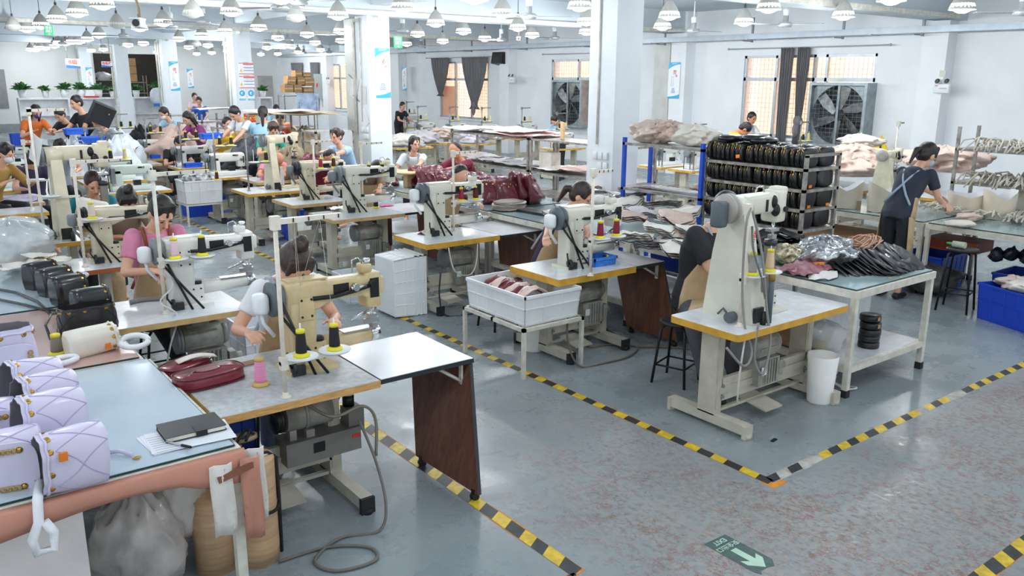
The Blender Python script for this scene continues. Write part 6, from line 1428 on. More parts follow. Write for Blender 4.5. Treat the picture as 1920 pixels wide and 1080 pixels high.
# exhaust fans
FM=mat('galvanised_fan_box',S('9aa4a8'),.4,.5,var=.1); FD_=mat('dark_fan_duct',S('3c4144'),.6,.2,var=.1); FBL=mat('stainless_blade',S('b9bbb9'),.3,.85,var=.25,scale=6)
def xfan(label,y0,y1,z0,z1):
    X=XW-.32; w=y1-y0; h=z1-z0; cy=(y0+y1)/2; cz=(z0+z1)/2; r=min(w,h)*.46
    t=thing('exhaust_fan',label,'exhaust fan',(X,cy,cz))
    b=MB().m(FM); 
    for s_ in(-1,1): b.box((.15,s_*(w/2-.03),0),(.4,.06,h)); b.box((.15,0,s_*(h/2-.03)),(.4,w-.12,.06))
    b.build('housing',t)
    N=36; b=MB().m(FM,True)
    ring=[(math.cos(2*PI*j/N)*r,math.sin(2*PI*j/N)*r) for j in range(N)]
    sq=[]
    for c_,s_ in ring: k=min((w/2-.04)/abs(c_) if abs(c_)>1e-6 else 9,(h/2-.04)/abs(s_) if abs(s_)>1e-6 else 9); sq.append((c_*k,s_*k))
    b.rings([[Vector((.06,a,c)) for a,c in sq],[Vector((.06,a,c)) for a,c in ring],[Vector((.3,a,c)) for a,c in ring]],cap=False,smooth=False); b.build('front_plate',t)
    one(FD_,lambda b:b.box((.33,0,0),(.02,w-.1,h-.1)),'back_shutter',t)
    b=MB().m(mat('shutter_slat',S('6c7377'),.5,.3))
    for k in range(14): b.box((.31,0,-h/2+.1+k*(h-.2)/13),(.02,w-.14,.02))
    b.build('slats',t)
    for k in range(6):
        a=2*PI*k/6+.3; M=Matrix.Rotation(a,4,'X')@Matrix.Rotation(.5,4,'Z'); b=MB().m(FBL)
        b.prism([(-.005,.1),(.005,.1),(.005,.1)],0,0) if False else None
        vs=[(0,-.05,.1),(0,.05,.1),(.0,.12,r*.6),(0,.11,r*.96),(0,-.09,r*.96),(0,-.1,r*.6)]
        v2=[M@Vector((x+.12,y,z)) for x,y,z in vs]; v3=[M@Vector((x+.126,y,z)) for x,y,z in vs]
        b.add(v2+v3,[(0,1,2,3,4,5),(11,10,9,8,7,6)]+[(i,6+i,6+(i+1)%6,(i+1)%6) for i in range(6)],False); b.build('blade',t)
    b=MB().m(DKM,True); b.cyl((.08,0,0),(.2,0,0),.11,n=18); b.build('hub',t)
    b=MB().m(FM); b.box((.03,0,0),(.03,.05,h-.1)); b.build('cross_bar',t)
    b=MB().m(mat('guard_wire',S('7d8386'),.4,.6)); 
    k=0
    while -w/2+.1+k*.1<w/2-.05: b.box((.0,-w/2+.1+k*.1,0),(.004,.004,h-.1)); k+=1
    k=0
    while -h/2+.1+k*.1<h/2-.05: b.box((.0,0,-h/2+.1+k*.1),(.004,w-.1,.004)); k+=1
    b.build('wire_guard',t)
yf=lambda px:atX(px,200,XW-.3).y
xfan('large square exhaust fan with six steel blades in the widest window',yf(1626),yf(1518),1.0,2.36)
xfan('square exhaust fan with steel blades in the window left of the big column',yf(1092),yf(1036),1.0,2.36)
b=MB().m(mat('orange_brown_shutter_glow',S('d88a50'),.6,var=.06,emit=.25));  # faint emission paints in daylight from outside the window
for (a,c,zz0,zz1,dx) in ((atX(848,190,XW).y,atX(823,190,XW).y,1.05,2.1,.12),):
    b.bb(XW+dx,XW+dx+.02,c if c<a else a,a if a>c else c,zz0,zz1)
tag(b.build('wooden_shutter'),'orange-brown board filling the lower left pane of the middle window','board')
b=MB().m(mat('orange_brown_shutter_glow',S('c77a44'),.6)); b.bb(XW+.12,XW+.14,yf(1107),yf(1097),1.1,2.3); tag(b.build('wooden_shutter'),'narrow orange-brown board right of the smaller exhaust fan','board')  # shares the faintly glowing board material
# posters
def poster(label,O,ux,w,h,n=None,big='素',sm='养',top='安全生产',lines=6,icon=BLU):
    """vertical banner; O centre, ux unit horizontal direction, facing outward"""
    ux=Vector(ux); uz=Vector((0,0,1)); nrm=ux.cross(uz); M=Matrix((ux,uz,nrm)).transposed().to_4x4(); M.translation=Vector(O)
    t=thing('wall_banner',label,'poster',O); Mi=M.copy(); Mi.translation=(0,0,0)
    def at_(dz=.004): return Mi@Matrix.Translation((0,0,dz))
    b=MB().m(WS); b.prism([(-w/2,-h/2),(w/2,-h/2),(w/2,h/2),(-w/2,h/2)],0,.004,Mi); b.build('sheet',t)
    b=MB().m(CYAN); 
    cu=[(w/2-w*i/8, h/2-h*.06-(h*.13)*(i/8)**2) for i in range(9)]
    b.prism([(-w/2,h/2),(-w/2,cu[-1][1])]+[c for c in cu[::-1][1:]]+[(w/2,h/2)],.004,.006,Mi)
    cd_=[(-w/2+w*i/8,-h/2+h*.05+(h*.07)*(i/8)**2) for i in range(9)]
    b.prism([(-w/2,-h/2),(w/2,-h/2)]+cd_[::-1],.004,.006,Mi); b.build('cyan_bands',t)
    b=MB().m(RED); b.text(big,h*.13,Mi@Matrix.Translation((.06*w,h*.22,.007))); b.text(sm,h*.08,Mi@Matrix.Translation((.2*w,h*.12,.007))); b.build('red_characters',t)
    b=MB().m(WS); b.text(top,h*.045,Mi@Matrix.Translation((0,h*.465,.008))); b.build('white_characters',t)
    b=MB().m(TXTG)
    for cx in (-.05,-.2):
        for k in range(lines): b.text('以人为本质量'[k%6],h*.032,Mi@Matrix.Translation((cx*w,h*(.09-.045*k),.007)))
    b.build('grey_characters',t)
    b=MB().m(mat('poster_icon_blue',S('8fa6d8'),.5))
    b.text('品',h*.15,Mi@Matrix.Translation((-.03*w,-h*.29,.007)),bold=.002); b.build('blue_emblem',t)
    return t
def colface(k,px,py): # point on -Y face of column k
    return atY(px,py,COLY[k]-.012)
a=colface(1,703,90); c=colface(1,733,183); poster('blue and white vertical banner on the column with taped papers',((a.x+c.x)/2,COLY[1]-.006,(a.z+c.z)/2),(1,0,0),c.x-a.x,a.z-c.z)
a=colface(3,316,115); c=colface(3,338,170); poster('blue and white vertical banner on the column behind the masked man',((a.x+c.x)/2,COLY[3]-.006,(a.z+c.z)/2),(1,0,0),c.x-a.x,a.z-c.z,big='德',sm='育')
a=atY(350,129,YF-.02); c=atY(364,165,YF-.02); poster('small blue and white banner on the far wall right of the fourth column',((a.x+c.x)/2,YF-.006,(a.z+c.z)/2),(1,0,0),c.x-a.x,a.z-c.z,big='成',sm='功')
a=colface(5,160,126); c=colface(5,176,165); poster('blue and white banner on the column at the far wall',((a.x+c.x)/2,COLY[5]-.006,(a.z+c.z)/2),(1,0,0),c.x-a.x,a.z-c.z,big='态',sm='度')
a=atX(1255,117,XW-.36); c=atX(1273,185,XW-.36); poster('narrow blue and white banner on the window wall right of the big column',(XW-.365,(a.y+c.y)/2,(a.z+c.z)/2),(0,-1,0),abs(a.y-c.y),a.z-c.z,big='整',sm='顿')
a=atX(754,124,XW-.35); c=atX(763,170,XW-.35); poster('narrow blue and white banner at the far end of the window wall',(XW-.356,(a.y+c.y)/2,(a.z+c.z)/2),(0,-1,0),abs(a.y-c.y),a.z-c.z,big='清',sm='洁')
# notices on the third column
def notice(k,x0,x1,y0,y1,label,fn,base=WS):
    a=colface(k,x0,y0); c=colface(k,x1,y1); w=c.x-a.x; h=a.z-c.z; O=((a.x+c.x)/2,COLY[k]-.003,(a.z+c.z)/2); M=Matrix.Rotation(PI/2,4,'X')
    t=thing('notice_sheet',label,'notice',O); one(base,lambda b:b.prism([(-w/2,-h/2),(w/2,-h/2),(w/2,h/2),(-w/2,h/2)],0,.004,M),'sheet',t); fn(t,w,h,M); return t
YW=mat('warning_yellow',S('f2cf1c'),.5)
def safety(t,w,h,M):
    b=MB().m(RED); b.prism([(-w/2,h*.38),(w/2,h*.38),(w/2,h*.43),(-w/2,h*.43)],.004,.006,M); b.prism([(-w/2,-h/2),(w/2,-h/2),(w/2,-h*.45),(-w/2,-h*.45)],.004,.006,M); b.prism([(-w*.2,h*.28),(w/2,h*.28),(w/2,h*.36),(-w*.2,h*.36)],.004,.006,M); b.build('red_bar',t)
    b=MB().m(BLU); 
    for k in range(2): b.prism([(-w*.2,h*(.02-.25*k)),(w/2,h*(.02-.25*k)),(w/2,h*(.06-.25*k)),(-w*.2,h*(.06-.25*k))],.004,.006,M)
    b.build('blue_bar',t)
    b=MB().m(YW); b.prism([(-w*.46,-h*.32),(-w*.26,-h*.32),(-w*.36,-h*.05)],.004,.006,M); b.build('warning_triangle',t)
    b=MB().m(TXTG); b.text('安全操作规程',h*.075,M@Matrix.Translation((0,h*.465,.006))); 
    for k in range(3): b.text('当心机械伤人 注意安全',h*.06,M@Matrix.Translation((w*.14,h*(.2-.2*k),.006)))
    b.build('lettering',t)
notice(2,447,476,116,139,'upper white safety notice with red bars and yellow triangle on the notice column',safety)
notice(2,448,478,141,165,'lower white safety notice with red bars and yellow triangle on the notice column',safety)
def disc(t,w,h,M):
    b=MB().m(CYAN); N=24; r=w*.46; b.prism([(math.cos(2*PI*i/N)*r,h*.16+math.sin(2*PI*i/N)*r) for i in range(N)],.004,.006,M); b.prism([(-w/2,-h/2),(w/2,-h/2),(w/2,-h*.34),(-w/2,-h*.34)],.004,.006,M); b.build('blue_disc',t)
    b=MB().m(WS); r=w*.2; b.prism([(math.cos(2*PI*i/N)*r,h*.17+math.sin(2*PI*i/N)*r) for i in range(N)],.006,.008,M); b.m(CYAN); b.prism([(-w*.02,h*.1),(w*.2,h*.1),(w*.2,h*.22),(-w*.02,h*.22)],.008,.009,M); b.m(WS); b.text('必须戴耳塞',h*.1,M@Matrix.Translation((0,-h*.42,.007))); b.build('pictogram',t)
notice(2,448,461,168,188,'round blue mandatory sign on the notice column, left one',disc)
notice(2,464,478,168,188,'round blue mandatory sign on the notice column, right one',disc)
def red(t,w,h,M):
    b=MB().m(YW); b.text('禁止吸烟',h*.42,M@Matrix.Translation((0,-h*.1,.006)),bold=.006); b.m(WS); b.text('防火重点部位',h*.16,M@Matrix.Translation((0,h*.33,.006))); b.build('lettering',t)
notice(2,457,480,213,229,'red sheet with yellow characters low on the notice column',red,base=RED)
# papers taped on the second column side
p=atX(664,165,COLX-.01); b=MB().m(mat('paper_sheet',S('d9dad8'),.7)); b.box(p,(.004,.3,.42),rot=(.4,0,0)); b.m(BLKM); b.box(p+Vector((-.003,.08,.2)),(.004,.3,.012),rot=(.4+.0,0,0)); b.box(p+Vector((-.003,-.08,-.2)),(.004,.3,.012),rot=(.4,0,0)); tag(b.build('paper_note'),'black-edged paper sheet taped slanting on the grey side panel of the poster column','paper')
p=atX(683,178,COLX-.01); b=MB().m(mat('paper_sheet',S('d9dad8'),.7)); b.box(p,(.004,.16,.34),rot=(.1,0,0)); tag(b.build('paper_note'),'narrow white paper strip on the side of the poster column','paper')
p=atX(682,222,COLX-.01); b=MB().m(mat('white_paper_sheet',S('eeeef0'),.7)); b.box(p,(.004,.3,.34),rot=(-.5,0,0)); tag(b.build('paper_note'),'tilted white paper square below the paper strip on the poster column','paper')
# speaker box, emergency lamps
def speaker_box():
    p=atX(939,110,XW-.3); t=thing('wall_speaker','black wall-mounted speaker right of the middle window curtains','speaker',p)
    one(BLKM,lambda b:b.box((0,0,0),(.3,.62,.36),rot=(0,.2,0)),'cabinet',t); one(DKM,lambda b:b.box((-.155,0,-.0),(.01,.56,.3),rot=(0,.2,0)),'grille',t); one(BLKM,lambda b:b.tube([(.1,0,.15),(.15,0,.3),(.28,0,.32)],.02),'bracket',t)
speaker_box()
def elamp(p,label,face):
    t=thing('emergency_light',label,'emergency light',p,face)
    one(WPLA,lambda b:b.rbox((0,0,0),(.3,.08,.17),.015),'battery_box',t)
    for s_ in(-1,1):
        b=MB().m(mat('lamp_head_white',S('dfe1dc'),.4),True); b.lathe([(.05,0),(.055,.03),(.02,.07)],(s_*.09,-.03,.14),(0,.8,-.3),n=14); b.m(mat('lamp_lens_grey',S('5a605c'),.2)); b.lathe([(.048,-.003),(.01,-.006)],(s_*.09,-.03,.14),(0,.8,-.3),n=14); b.build('lamp_head',t)
    b=MB().m(RED); b.box((-.09,-.042,.05),(.06,.003,.015)); b.m(TXTG); b.text('应急照明灯',.03,Matrix.Translation((.04,-.042,.0))@Matrix.Rotation(PI/2,4,'X')); b.build('lettering',t)
elamp(atX(1766,166,XW-.4),'white twin-head emergency light on the right wall pillar',-PI/2)
elamp(atX(959,150,XW-.4),'white twin-head emergency light left of the smaller exhaust fan',-PI/2)
elamp(atX(616,153,XW-.4),'small emergency light beside the grey electric cabinet',-PI/2)
b=MB().m(mat('yellowed_box',S('d8d6cc'),.5)); p=atX(1768,138,XW-.36); b.box(p,(.03,.12,.12)); tag(b.build('junction_box'),'small junction box above the twin-head lamp on the right pillar','socket')
# electric cabinet
p=atX(604,162,XW-.17); t=thing('electric_cabinet','grey electric cabinet with a red mark beside the distant window','cabinet',p); one(mat('cabinet_grey',S('a3aba8'),.5,.1),lambda b:b.box((0,0,0),(.3,1.1,1.1)),'door',t); one(RED,lambda b:b.cyl((-.155,.2,.05),(-.16,.2,.05),.1,n=16),'mark',t)
# cardboard boxes on the distant rack
CB=mat('carton_board',S('b98f63'),.8,var=.06); 
rackpx('distant steel rack stacked with cardboard cartons',532,588,170,30,1.75,[.6,1.2,1.72])
for k,(px,py,w_,h_,dz) in enumerate(((538,166,.34,.28,0),(555,166,.3,.28,.0),(561,151,.28,.3,0),(577,154,.36,.28,0),(574,169,.36,.22,0),(543,151,.32,.28,0),(556,138,.26,.22,0),(572,141,.3,.2,0))):
    q=atY(px,py,30.2); t=thing('carton','brown cardboard carton on the distant rack, '+['lowest left','second on the lower row','tall middle','upper right','lower right','tilted top left','top middle','flat top right'][k],'box',q); 
    one(CB,lambda b:b.box((0,0,0),(w_,.4,h_),rot=(0,.15 if k==5 else 0,0)),'box',t); one(mat('packing_tape',S('d9c7a0'),.4),lambda b:b.box((0,-.202,0),(w_*.9,.004,.05)),'tape',t)
b=MB().m(mat('blue_print_poly',S('b9cbe6'),.5,var=.15,scale=5)); q=atY(577,191,26); b.box(q,(.75,.02,.55),rot=(0,.05,0)); b.m(IRON); b.box((q.x-.3,q.y,q.z/2),(.03,.03,q.z)); b.box((q.x+.3,q.y,q.z/2),(.03,.03,q.z)); tag(b.build('printed_board'),'pale blue printed board on two posts in front of the distant cartons','board')
# far shelf with plants
WSH=mat('white_shelf_board',S('e6e8ea'),.5)
def shelf_unit(label,px0,px1,py,Y,h=None):
    a=atY(px0,py,Y); c=atY(px1,py,Y); z=a.z; t=thing('display_shelf',label,'shelf',(a.x,Y,0)); w=c.x-a.x
    one(WSH,lambda b:b.bb(0,w,0,.45,z-.06,z),'top_board',t); one(WSH,lambda b:b.bb(0,w,0.4,.45,0,z-.06),'back_panel',t)
    n=max(1,round(w/1.8))
    for k in range(n+1): one(WSH,lambda b:b.bb(max(0,w*k/n-.03),min(w,w*k/n+.03),0,.4,0,z-.06),'side_panel',t)
    for zz in (.45,.9): one(WSH,lambda b:b.bb(.03,w-.03,.02,.4,zz,zz+.03),'shelf_board',t)
    return a,c,z
a,c,z=shelf_unit('long white shelf unit with potted plants along the far wall, left',34,218,184,36)
a2,c2,z2=shelf_unit('white shelf unit between the two storeroom openings',250,303,182,36)
a3,c3,z3=shelf_unit('white shelf with one potted plant beside the grey door',487,511,182,36)
LEAF=mat('green_leaf',S('3f7a3a'),.5,var=.25,scale=9)
def plant(px,py,Y,z,label,s=1):
    p=atY(px,py,Y+.2); p.z=z; t=thing('potted_plant',label,'plant',p)
    one(WPLA,lambda b:b.lathe([(.1*s,0),(.14*s,.26*s),(.13*s,.26*s),(.1*s,.02)],n=18),'pot',t,smooth=True)
    b=MB().m(LEAF,True); rr=random.Random(int(px))
    for k in range(34):
        a_=rr.uniform(0,2*PI); el=rr.uniform(.1,1.3); L=rr.uniform(.25,.42)*s; d=Vector((math.cos(a_)*math.cos(el),math.sin(a_)*math.cos(el),math.sin(el)*.8)); q=Vector((0,0,.26*s)); e=q+d*L; sd=Vector((-math.sin(a_),math.cos(a_),0))*.06*s
        m_=q.lerp(e,.6)+Vector((0,0,.03)); b.add([q,m_+sd,e-Vector((0,0,.05)),m_-sd],[(0,1,2,3)],False)
    b.build('leaves',t)
for k,px in enumerate((43,86,122,153,185)): plant(px,180,36,z,'leafy green plant in a white pot on the left far shelf, '+ORD[k]+' from the left',1.15 if k!=1 else .95)
plant(212,180,36,z,'small green plant at the right end of the left far shelf',.9)
plant(256,180,36,z2,'green plant at the left end of the shelf between the columns'); plant(296,178,36,z2,'tall green plant at the right end of the shelf between the columns',1.3)
plant(493,180,36,z3,'bright green plant on the shelf beside the grey door')
b=MB().m(RED); q=atY(171,180,36.1); q.z=z+.03; b.box(q,(.5,.25,.06)); tag(b.build('red_tray'),'flat red tray on the left far shelf','tray')
b=MB().m(mat('white_sack',S('e3e8f0'),.6)); q=atY(298,180,35.8); b.ell((q.x,q.y,z2+.02),(.35,.25,.35),pw=.8); b.m(BLU); b.box((q.x,q.y-.3,z2-.3),(.6,.04,.12)); tag(b.build('sack'),'white sack with a blue band on the shelf between the columns','bag')
# dark window and door of the far wall
one(mat('grey_window_dark',S('7e8182'),.3),lambda b:b.bb(atY(-30,150,YF).x,atY(10,150,YF).x,YF-.06,YF-.01,atY(5,203,YF).z,atY(5,130,YF).z),'window_5')['kind']='structure'
one(mat('grey_beige_door',S('a9a8a2'),.5),lambda b:b.bb(dx0,dx1,YF-.06,YF-.01,0,atY(500,142,YF).z),'door_1')['kind']='structure'
# storeroom contents
rack('grey metal rack inside the left storeroom opening',ox0+.1,ox0+1.1,YF+1.2,YF+1.8,[.8,1.6,2.2],2.5,IRON); rack('grey metal rack inside the right storeroom opening',ox1-1.5,ox1-.4,YF+1.2,YF+1.8,[.8,1.6,2.1],2.4,IRON)
for k in range(3): one(CB,lambda b:b.box((ox1-1.1,YF+1.5,2.3+.36*k),(.6,.4,.34)),'carton').update_tag(); o=bpy.context.scene.collection.objects[-1]; tag(o,'carton stacked in the right storeroom, '+ORD[k]+' from the bottom','box')
blob(GRL,(ox0+.6,YF+1.4,2.35),(.4,.3,.2),'pale cloth bundle on the rack in the left storeroom','cloth_heap','cloth',seed=99)
# fire extinguisher by the notice column
q=atY(488,240,17.5); t=thing('fire_extinguisher','red fire extinguisher at the foot of the notice column','extinguisher',(q.x,17.5,0)); one(RED,lambda b:b.lathe([(.09,0),(.09,.5),(.04,.58),(.03,.64)],(0,0,.8),n=16),'cylinder',t,smooth=True); one(BLKM,lambda b:b.tube([(0,0,1.44),(-.12,0,1.42),(-.14,0,1.0)],.015),'hose',t)
one(mat('red_cabinet',S('b8202c'),.4),lambda b:b.bb(-.14,.14,-.1,.1,0,.8),'stand_box',t)
# ================================================================== left foreground tables
GT=.80
PNKG=mat('pink_brown_glass_top',S('c7a59a'),.1,var=.06,scale=1.5,coat=.6)
def lg(label,x0,x1,y0,y1,top): return glass_table(label,x0,x1,y0,y1,z=GT,top=top,shelf=False)
lg('large pale blue glass-topped table in the left foreground',-1.6,1.13,3.47,4.97,GLASSB)
lg('brown-pink glass-topped table behind the foreground table',-1.6,1.10,4.99,6.48,PNKG)
lg('pale blue glass-topped table under the plastic bag and ivory pieces',-1.6,1.08,6.5,9.4,GLASSB)
SAL=mat('salmon_table_cloth',S('c98d78'),.6,var=.05,scale=3)
b=MB().m(SAL,True)
rs=[]
for i in range(40):
    x=-1.6+2.74*i/39; dz=.075+.03*math.sin(i*.35)+(.0 if i<36 else .02)
    rs.append([Vector((x,3.462,GT-.012)),Vector((x,3.440-.008*math.sin(i*.5),GT-.03)),Vector((x,3.435,GT-.05-dz*.5)),Vector((x,3.445,GT-.05-dz)),Vector((x,3.455,GT-.05-dz)),Vector((x,3.452,GT-.03))])
b.rings(rs,True); tag(b.build('table_cloth'),'salmon pink cloth hanging over the front edge of the foreground table','cloth')
PAPW=mat('creased_white_fabric',S('e6e1da'),.7,var=.04,bump=.2)
for k,(x,y,w,h_,mt,lab) in enumerate(((1.02,3.42,.1,.34,PAPW,'white cloth strip hanging at the foreground table corner, left one'),(1.15,3.42,.09,.4,SAL,'salmon cloth end wrapped around the foreground table leg'),(1.2,3.5,.09,.36,PAPW,'white cloth strip hanging at the foreground table corner, right one'))):
    b=MB().m(mt,True); b.rings([[Vector((x-w/2+w*j/4,y+.012*math.sin(j*1.7+i),GT-.05-h_*i/6)) for j in range(5)]+[Vector((x+w/2-w*j/4,y+.006+.012*math.sin((4-j)*1.7+i),GT-.05-h_*i/6)) for j in range(5)] for i in range(7)],True); tag(b.build('cloth_strip'),lab,'cloth')
b=MB().m(mat('brown_strap',S('8a5a42'),.5)); b.box((1.08,3.415,.7),(.16,.008,.03),rot=(0,-.2,0)); tag(b.build('brown_strap'),'brown strap tied across the foreground table leg','strap')
# wrapped rolls
KR=mat('kraft_wrapped_roll',S('c9a57e'),.4,var=.1,scale=3,stretch=(1,1,14),coat=.4,bump=.3,bscale=3)
q=atz(478,1090,0); rx,ry=1.29,3.80
t=thing('wrapped_roll','tall kraft roll wrapped in clear film with black straps beside the foreground table','roll',(rx,ry,0)); b=MB().m(KR,True); b.lathe([(.1,0),(.103,.1),(.102,.3),(.105,.32),(.102,.34),(.104,.56),(.098,.57),(.05,.572)],n=28); b.build('roll_body',t)
SB=mat('black_fabric_strap',S('1b1c1e'),.8,var=.1)
b=MB().m(SB,True); b.tube([(math.cos(a)*.107,math.sin(a)*.107,.3+.01*math.sin(a*2)) for a in [2*PI*j/28 for j in range(28)]],.009,5,closed=True); b.tube([(.104,-.03,.02),(.108,-.03,.3),(.106,-.03,.55),(.07,-.02,.58),(-.04,-.0,.58),(-.1,.02,.56),(-.106,.02,.2)],.011,5); b.build('strap',t)
b=MB().m(PAPW); b.box((0,-.03,.576),(.14,.05,.004),rz=.4); b.build('paper_label',t)
t=thing('wrapped_roll','shorter kraft roll under the corner of the foreground table','roll',(rx-.2,ry+.06,0)); b=MB().m(KR,True); b.lathe([(.1,0),(.1,.4),(.05,.405)],n=28); b.build('roll_body',t)
for k in range(2):
    b=MB().m(mat('ribbon_reel',S('9c8b6d'),.5,var=.1),True); b.lathe([(.02,0),(.085,0),(.085,.02),(.02,.02)],(rx-.1+.1*k,ry+.12+.04*k,.6+.0*k),(.3*(1-k),.2,1),n=24); b.m(SB,True); b.tube([(rx-.1+.1*k+.05*math.cos(j),ry+.1+.05*math.sin(j*1.3),.64+.02*math.sin(j*2)) for j in range(9)],.008,5); tag(b.build('ribbon_reel'),['left','right'][k]+' ribbon reel with black tape on top of the kraft rolls','reel')
t_=None
pa=atY(160,1000,3.66).x; b=MB().m(mat('pink_white_panel',S('f6eeeb'),.45,var=.03)); b.bb(-.9,pa,3.66,3.69,0,.62); tag(b.build('white_panel'),'pinkish white board standing under the foreground table','board')
blob(mat('cloudy_plastic_bag',S('ddd6d1'),.18,var=.12,alpha=.78,bump=.9,bscale=7),atY(262,1020,3.95),(.22,.22,.3),'big crumpled clear plastic bag under the foreground table',seed=13,amp=.22,n=48,m=26)
blob(mat('beige_white_sack',S('d9d3cc'),.7,bump=.3),(.98,3.95,.42),(.1,.12,.26),'off-white sack beside the foreground table leg',name='sack',seed=14,amp=.2,n=30)
# ---- bags
LIL=mat('lilac_bag_leather',S('d9d3ea'),.4,var=.03,scale=4,coat=.25); LILD=mat('lilac_seam',S('bdb4d6'),.5,var=0); LILI=mat('grey_lining',S('8f8a94'),.7)
FOAM=mat('white_foam_wrap',S('eef0f4'),.6,var=.03,scale=20,bump=.2)
def bucket(label,loc,rot,s=1.0,m1=LIL,seam=LILD,lining=LILI,tagc=True,flapf=False,w=.13,d=.085,h=.25,quilt=True):
    t=thing('bucket_bag',label,'bag',loc,rot=rot); t.scale=(s,s,s); N=36
    def pt(a,u,k=0):
        z=h*u; g=1-.12*u+.05*math.sin(u*PI); wr=.006*math.sin(a*9)*max(0,u-.7)*3
        c_,s_=math.cos(a),math.sin(a)
        return Vector((math.copysign(abs(c_)**.75,c_)*(w*g-k+wr),math.copysign(abs(s_)**.75,s_)*(d*g-k+wr),z))
    A=[2*PI*j/N for j in range(N)]
    b=MB().m(m1,True); b.rings([[pt(a,.0,.02) for a in A]]+[[pt(a,u) for a in A] for u in (.04,.2,.4,.6,.8,.92,1.0)],cap=False); b.rings([[Vector((0,0,0))+pt(a,0,.0)*.02 for a in A],[pt(a,0,.02) for a in A]],cap=False); b.build('bag_body',t)
    b=MB().m(lining,True); b.rings([[pt(a,u,.006) for a in A] for u in (.998,.6,.1)],cap=False); b.rings([[pt(a,.1,.006) for a in A],[pt(a,.1,.0)*.02+Vector((0,0,.024)) for a in A]],cap=False); b.build('lining',t)
    if quilt:
        b=MB().m(seam,True)
        for k in range(-3,8):
            for sg in (-1,1):
                pts=[]
                for i in range(9):
                    u=.04+.76*i/8; a=PI*.333*k+sg*i*.13; p=pt(a,u); pts.append(p*1.003)
                b.tube(pts,.0022,4,cap=False)
        b.build('quilting_seam',t)
    b=MB().m(GOLD,True)
    for k in range(10):
        a=2*PI*k/10+.2; p=pt(a,.88); n_=Vector((p.x/w**2,p.y/d**2,0)).normalized(); b.lathe([(.006,0),(.012,.001),(.012,.004),(.006,.005)],p,n_,n=12)
    b.build('grommets',t)
    b=MB().m(m1,True); b.tube([pt(2*PI*k/20+.05,.88)*1.04+Vector((0,0,.004*(k%2))) for k in range(20)],.005,5,closed=True); b.build('drawstring',t)
    if tagc:
        b=MB().m(ORT); p=pt(-PI/2+.3,.72); b.box(p+Vector((0,-.012,0)),(.035,.01,.03)); b.build('orange_tag',t)
    if flapf:
        b=MB().m(m1,True); b.rings([[Vector((math.copysign(abs(math.cos(a))**.6,math.cos(a))*w*.85,-d-.012-k,.1+math.copysign(abs(math.sin(a))**.6,math.sin(a))*.09)) for a in A] for k in (0,.012)],True); b.build('flap',t)
        for sx in (-1,1):
            b=MB().m(GOLD,True)
            for k in range(4): b.tube([(sx*w*.6+.009*math.cos(q_),-d-.03,.09+.018*k+.011*math.sin(q_)) for q_ in [2*PI*j/8 for j in range(8)]],.003,4,closed=True)
            b.lathe([(.006,0),(.014,.002),(.004,.006)],(sx*w*.6,-d-.024,.07),(0,-1,0),n=12); b.build('chain',t)
    return t
def at8(px,py,dz=0): return atz(px,py,GT+dz)
bucket('lilac quilted bucket bag with an orange tag, frontmost of the lying lilac bags',at8(186,846,.1)+Vector((.02,.0,.0)),(0,-PI/2+.05,.12),1.0)
bucket('lilac quilted bucket bag lying behind the frontmost one',at8(152,800,.12)+Vector((.02,.08,.02)),(0,-PI/2+.1,.2),1.05,tagc=False)
bucket('third lilac quilted bag back in the row, its rings showing at the left',at8(140,770,.1)+Vector((.02,.14,.03)),(0,-PI/2+.12,.3),1.0,tagc=False)
bucket('rearmost lilac quilted bag of the lying row',at8(118,745,.08)+Vector((.0,.16,.03)),(0,-PI/2+.2,.35),1.0,tagc=False)
bucket('lilac bag at the left edge showing its flap and gold chains',at8(84,856,.09)+Vector((-.0,.03,.0)),(.1,-PI/2+.0,-.3),1.0,tagc=False,flapf=True)
bucket('lilac bag with a band of rings behind the one at the left edge',at8(36,806,.08)+Vector((0,.06,.01)),(0,-PI/2+.1,.1),.95,tagc=False,flapf=True)
bucket('upright open lilac bucket bag with gold chain rings at the left edge',at8(20,722)+Vector((.0,.08,0)),(0,0,.1),1.2,tagc=False,flapf=True,quilt=False)
BLKQ=mat('black_quilted_leather',S('1d1f24'),.3,var=.1,coat=.4); BSEAM=mat('black_seam_line',S('0c0d10'),.4,var=0)
bucket('black quilted bag with chain handles standing in the middle of the foreground',at8(172,628)+Vector((0,.08,.002)),(.0,0,.12),1.05,m1=BLKQ,seam=BSEAM,lining=BLKC,tagc=False,w=.17,d=.08,h=.17)
for k,(px,py,rz_) in enumerate(((62,528,.5),(86,540,.35),(110,556,.3),(150,582,.15))):
    bucket('black bucket bag lying on its side, '+['rearmost','second from the back','third from the back','frontmost'][k]+' of the four lying ones',at8(px,py,.075)+Vector((-.03,.05,.01)),(0,PI/2-.05,rz_),.92,m1=BLKQ,seam=BSEAM,lining=BLKC,tagc=(k==1),quilt=False)
IVB=mat('ivory_bag_soft_leather',S('e9e2d4'),.45,var=.04,coat=.2)
bucket('ivory bucket bag lying in front of the black quilted bag',at8(125,652,.07)+Vector((0,.02,.0)),(0,PI/2-.05,.15),1.0,m1=IVB,seam=mat('ivory_seam',S('c9c0ae'),.5,var=0),lining=IVB,tagc=True,quilt=False,w=.085,d=.08,h=.28)
def wrap(label,pts,r=.02):
    P=[Vector(p) for p in pts]; b=MB().m(FOAM,True); b.tube(P,r,9); return tag(b.build('foam_wrapped_loop'),label,'handle')
def loop(c,rx_,ry_,tilt,rz_,n=16):
    M=Euler((tilt,0,rz_)).to_matrix(); return [Vector(c)+M@Vector((math.cos(2*PI*i/n)*rx_,math.sin(2*PI*i/n)*ry_,0)) for i in range(n+1)]
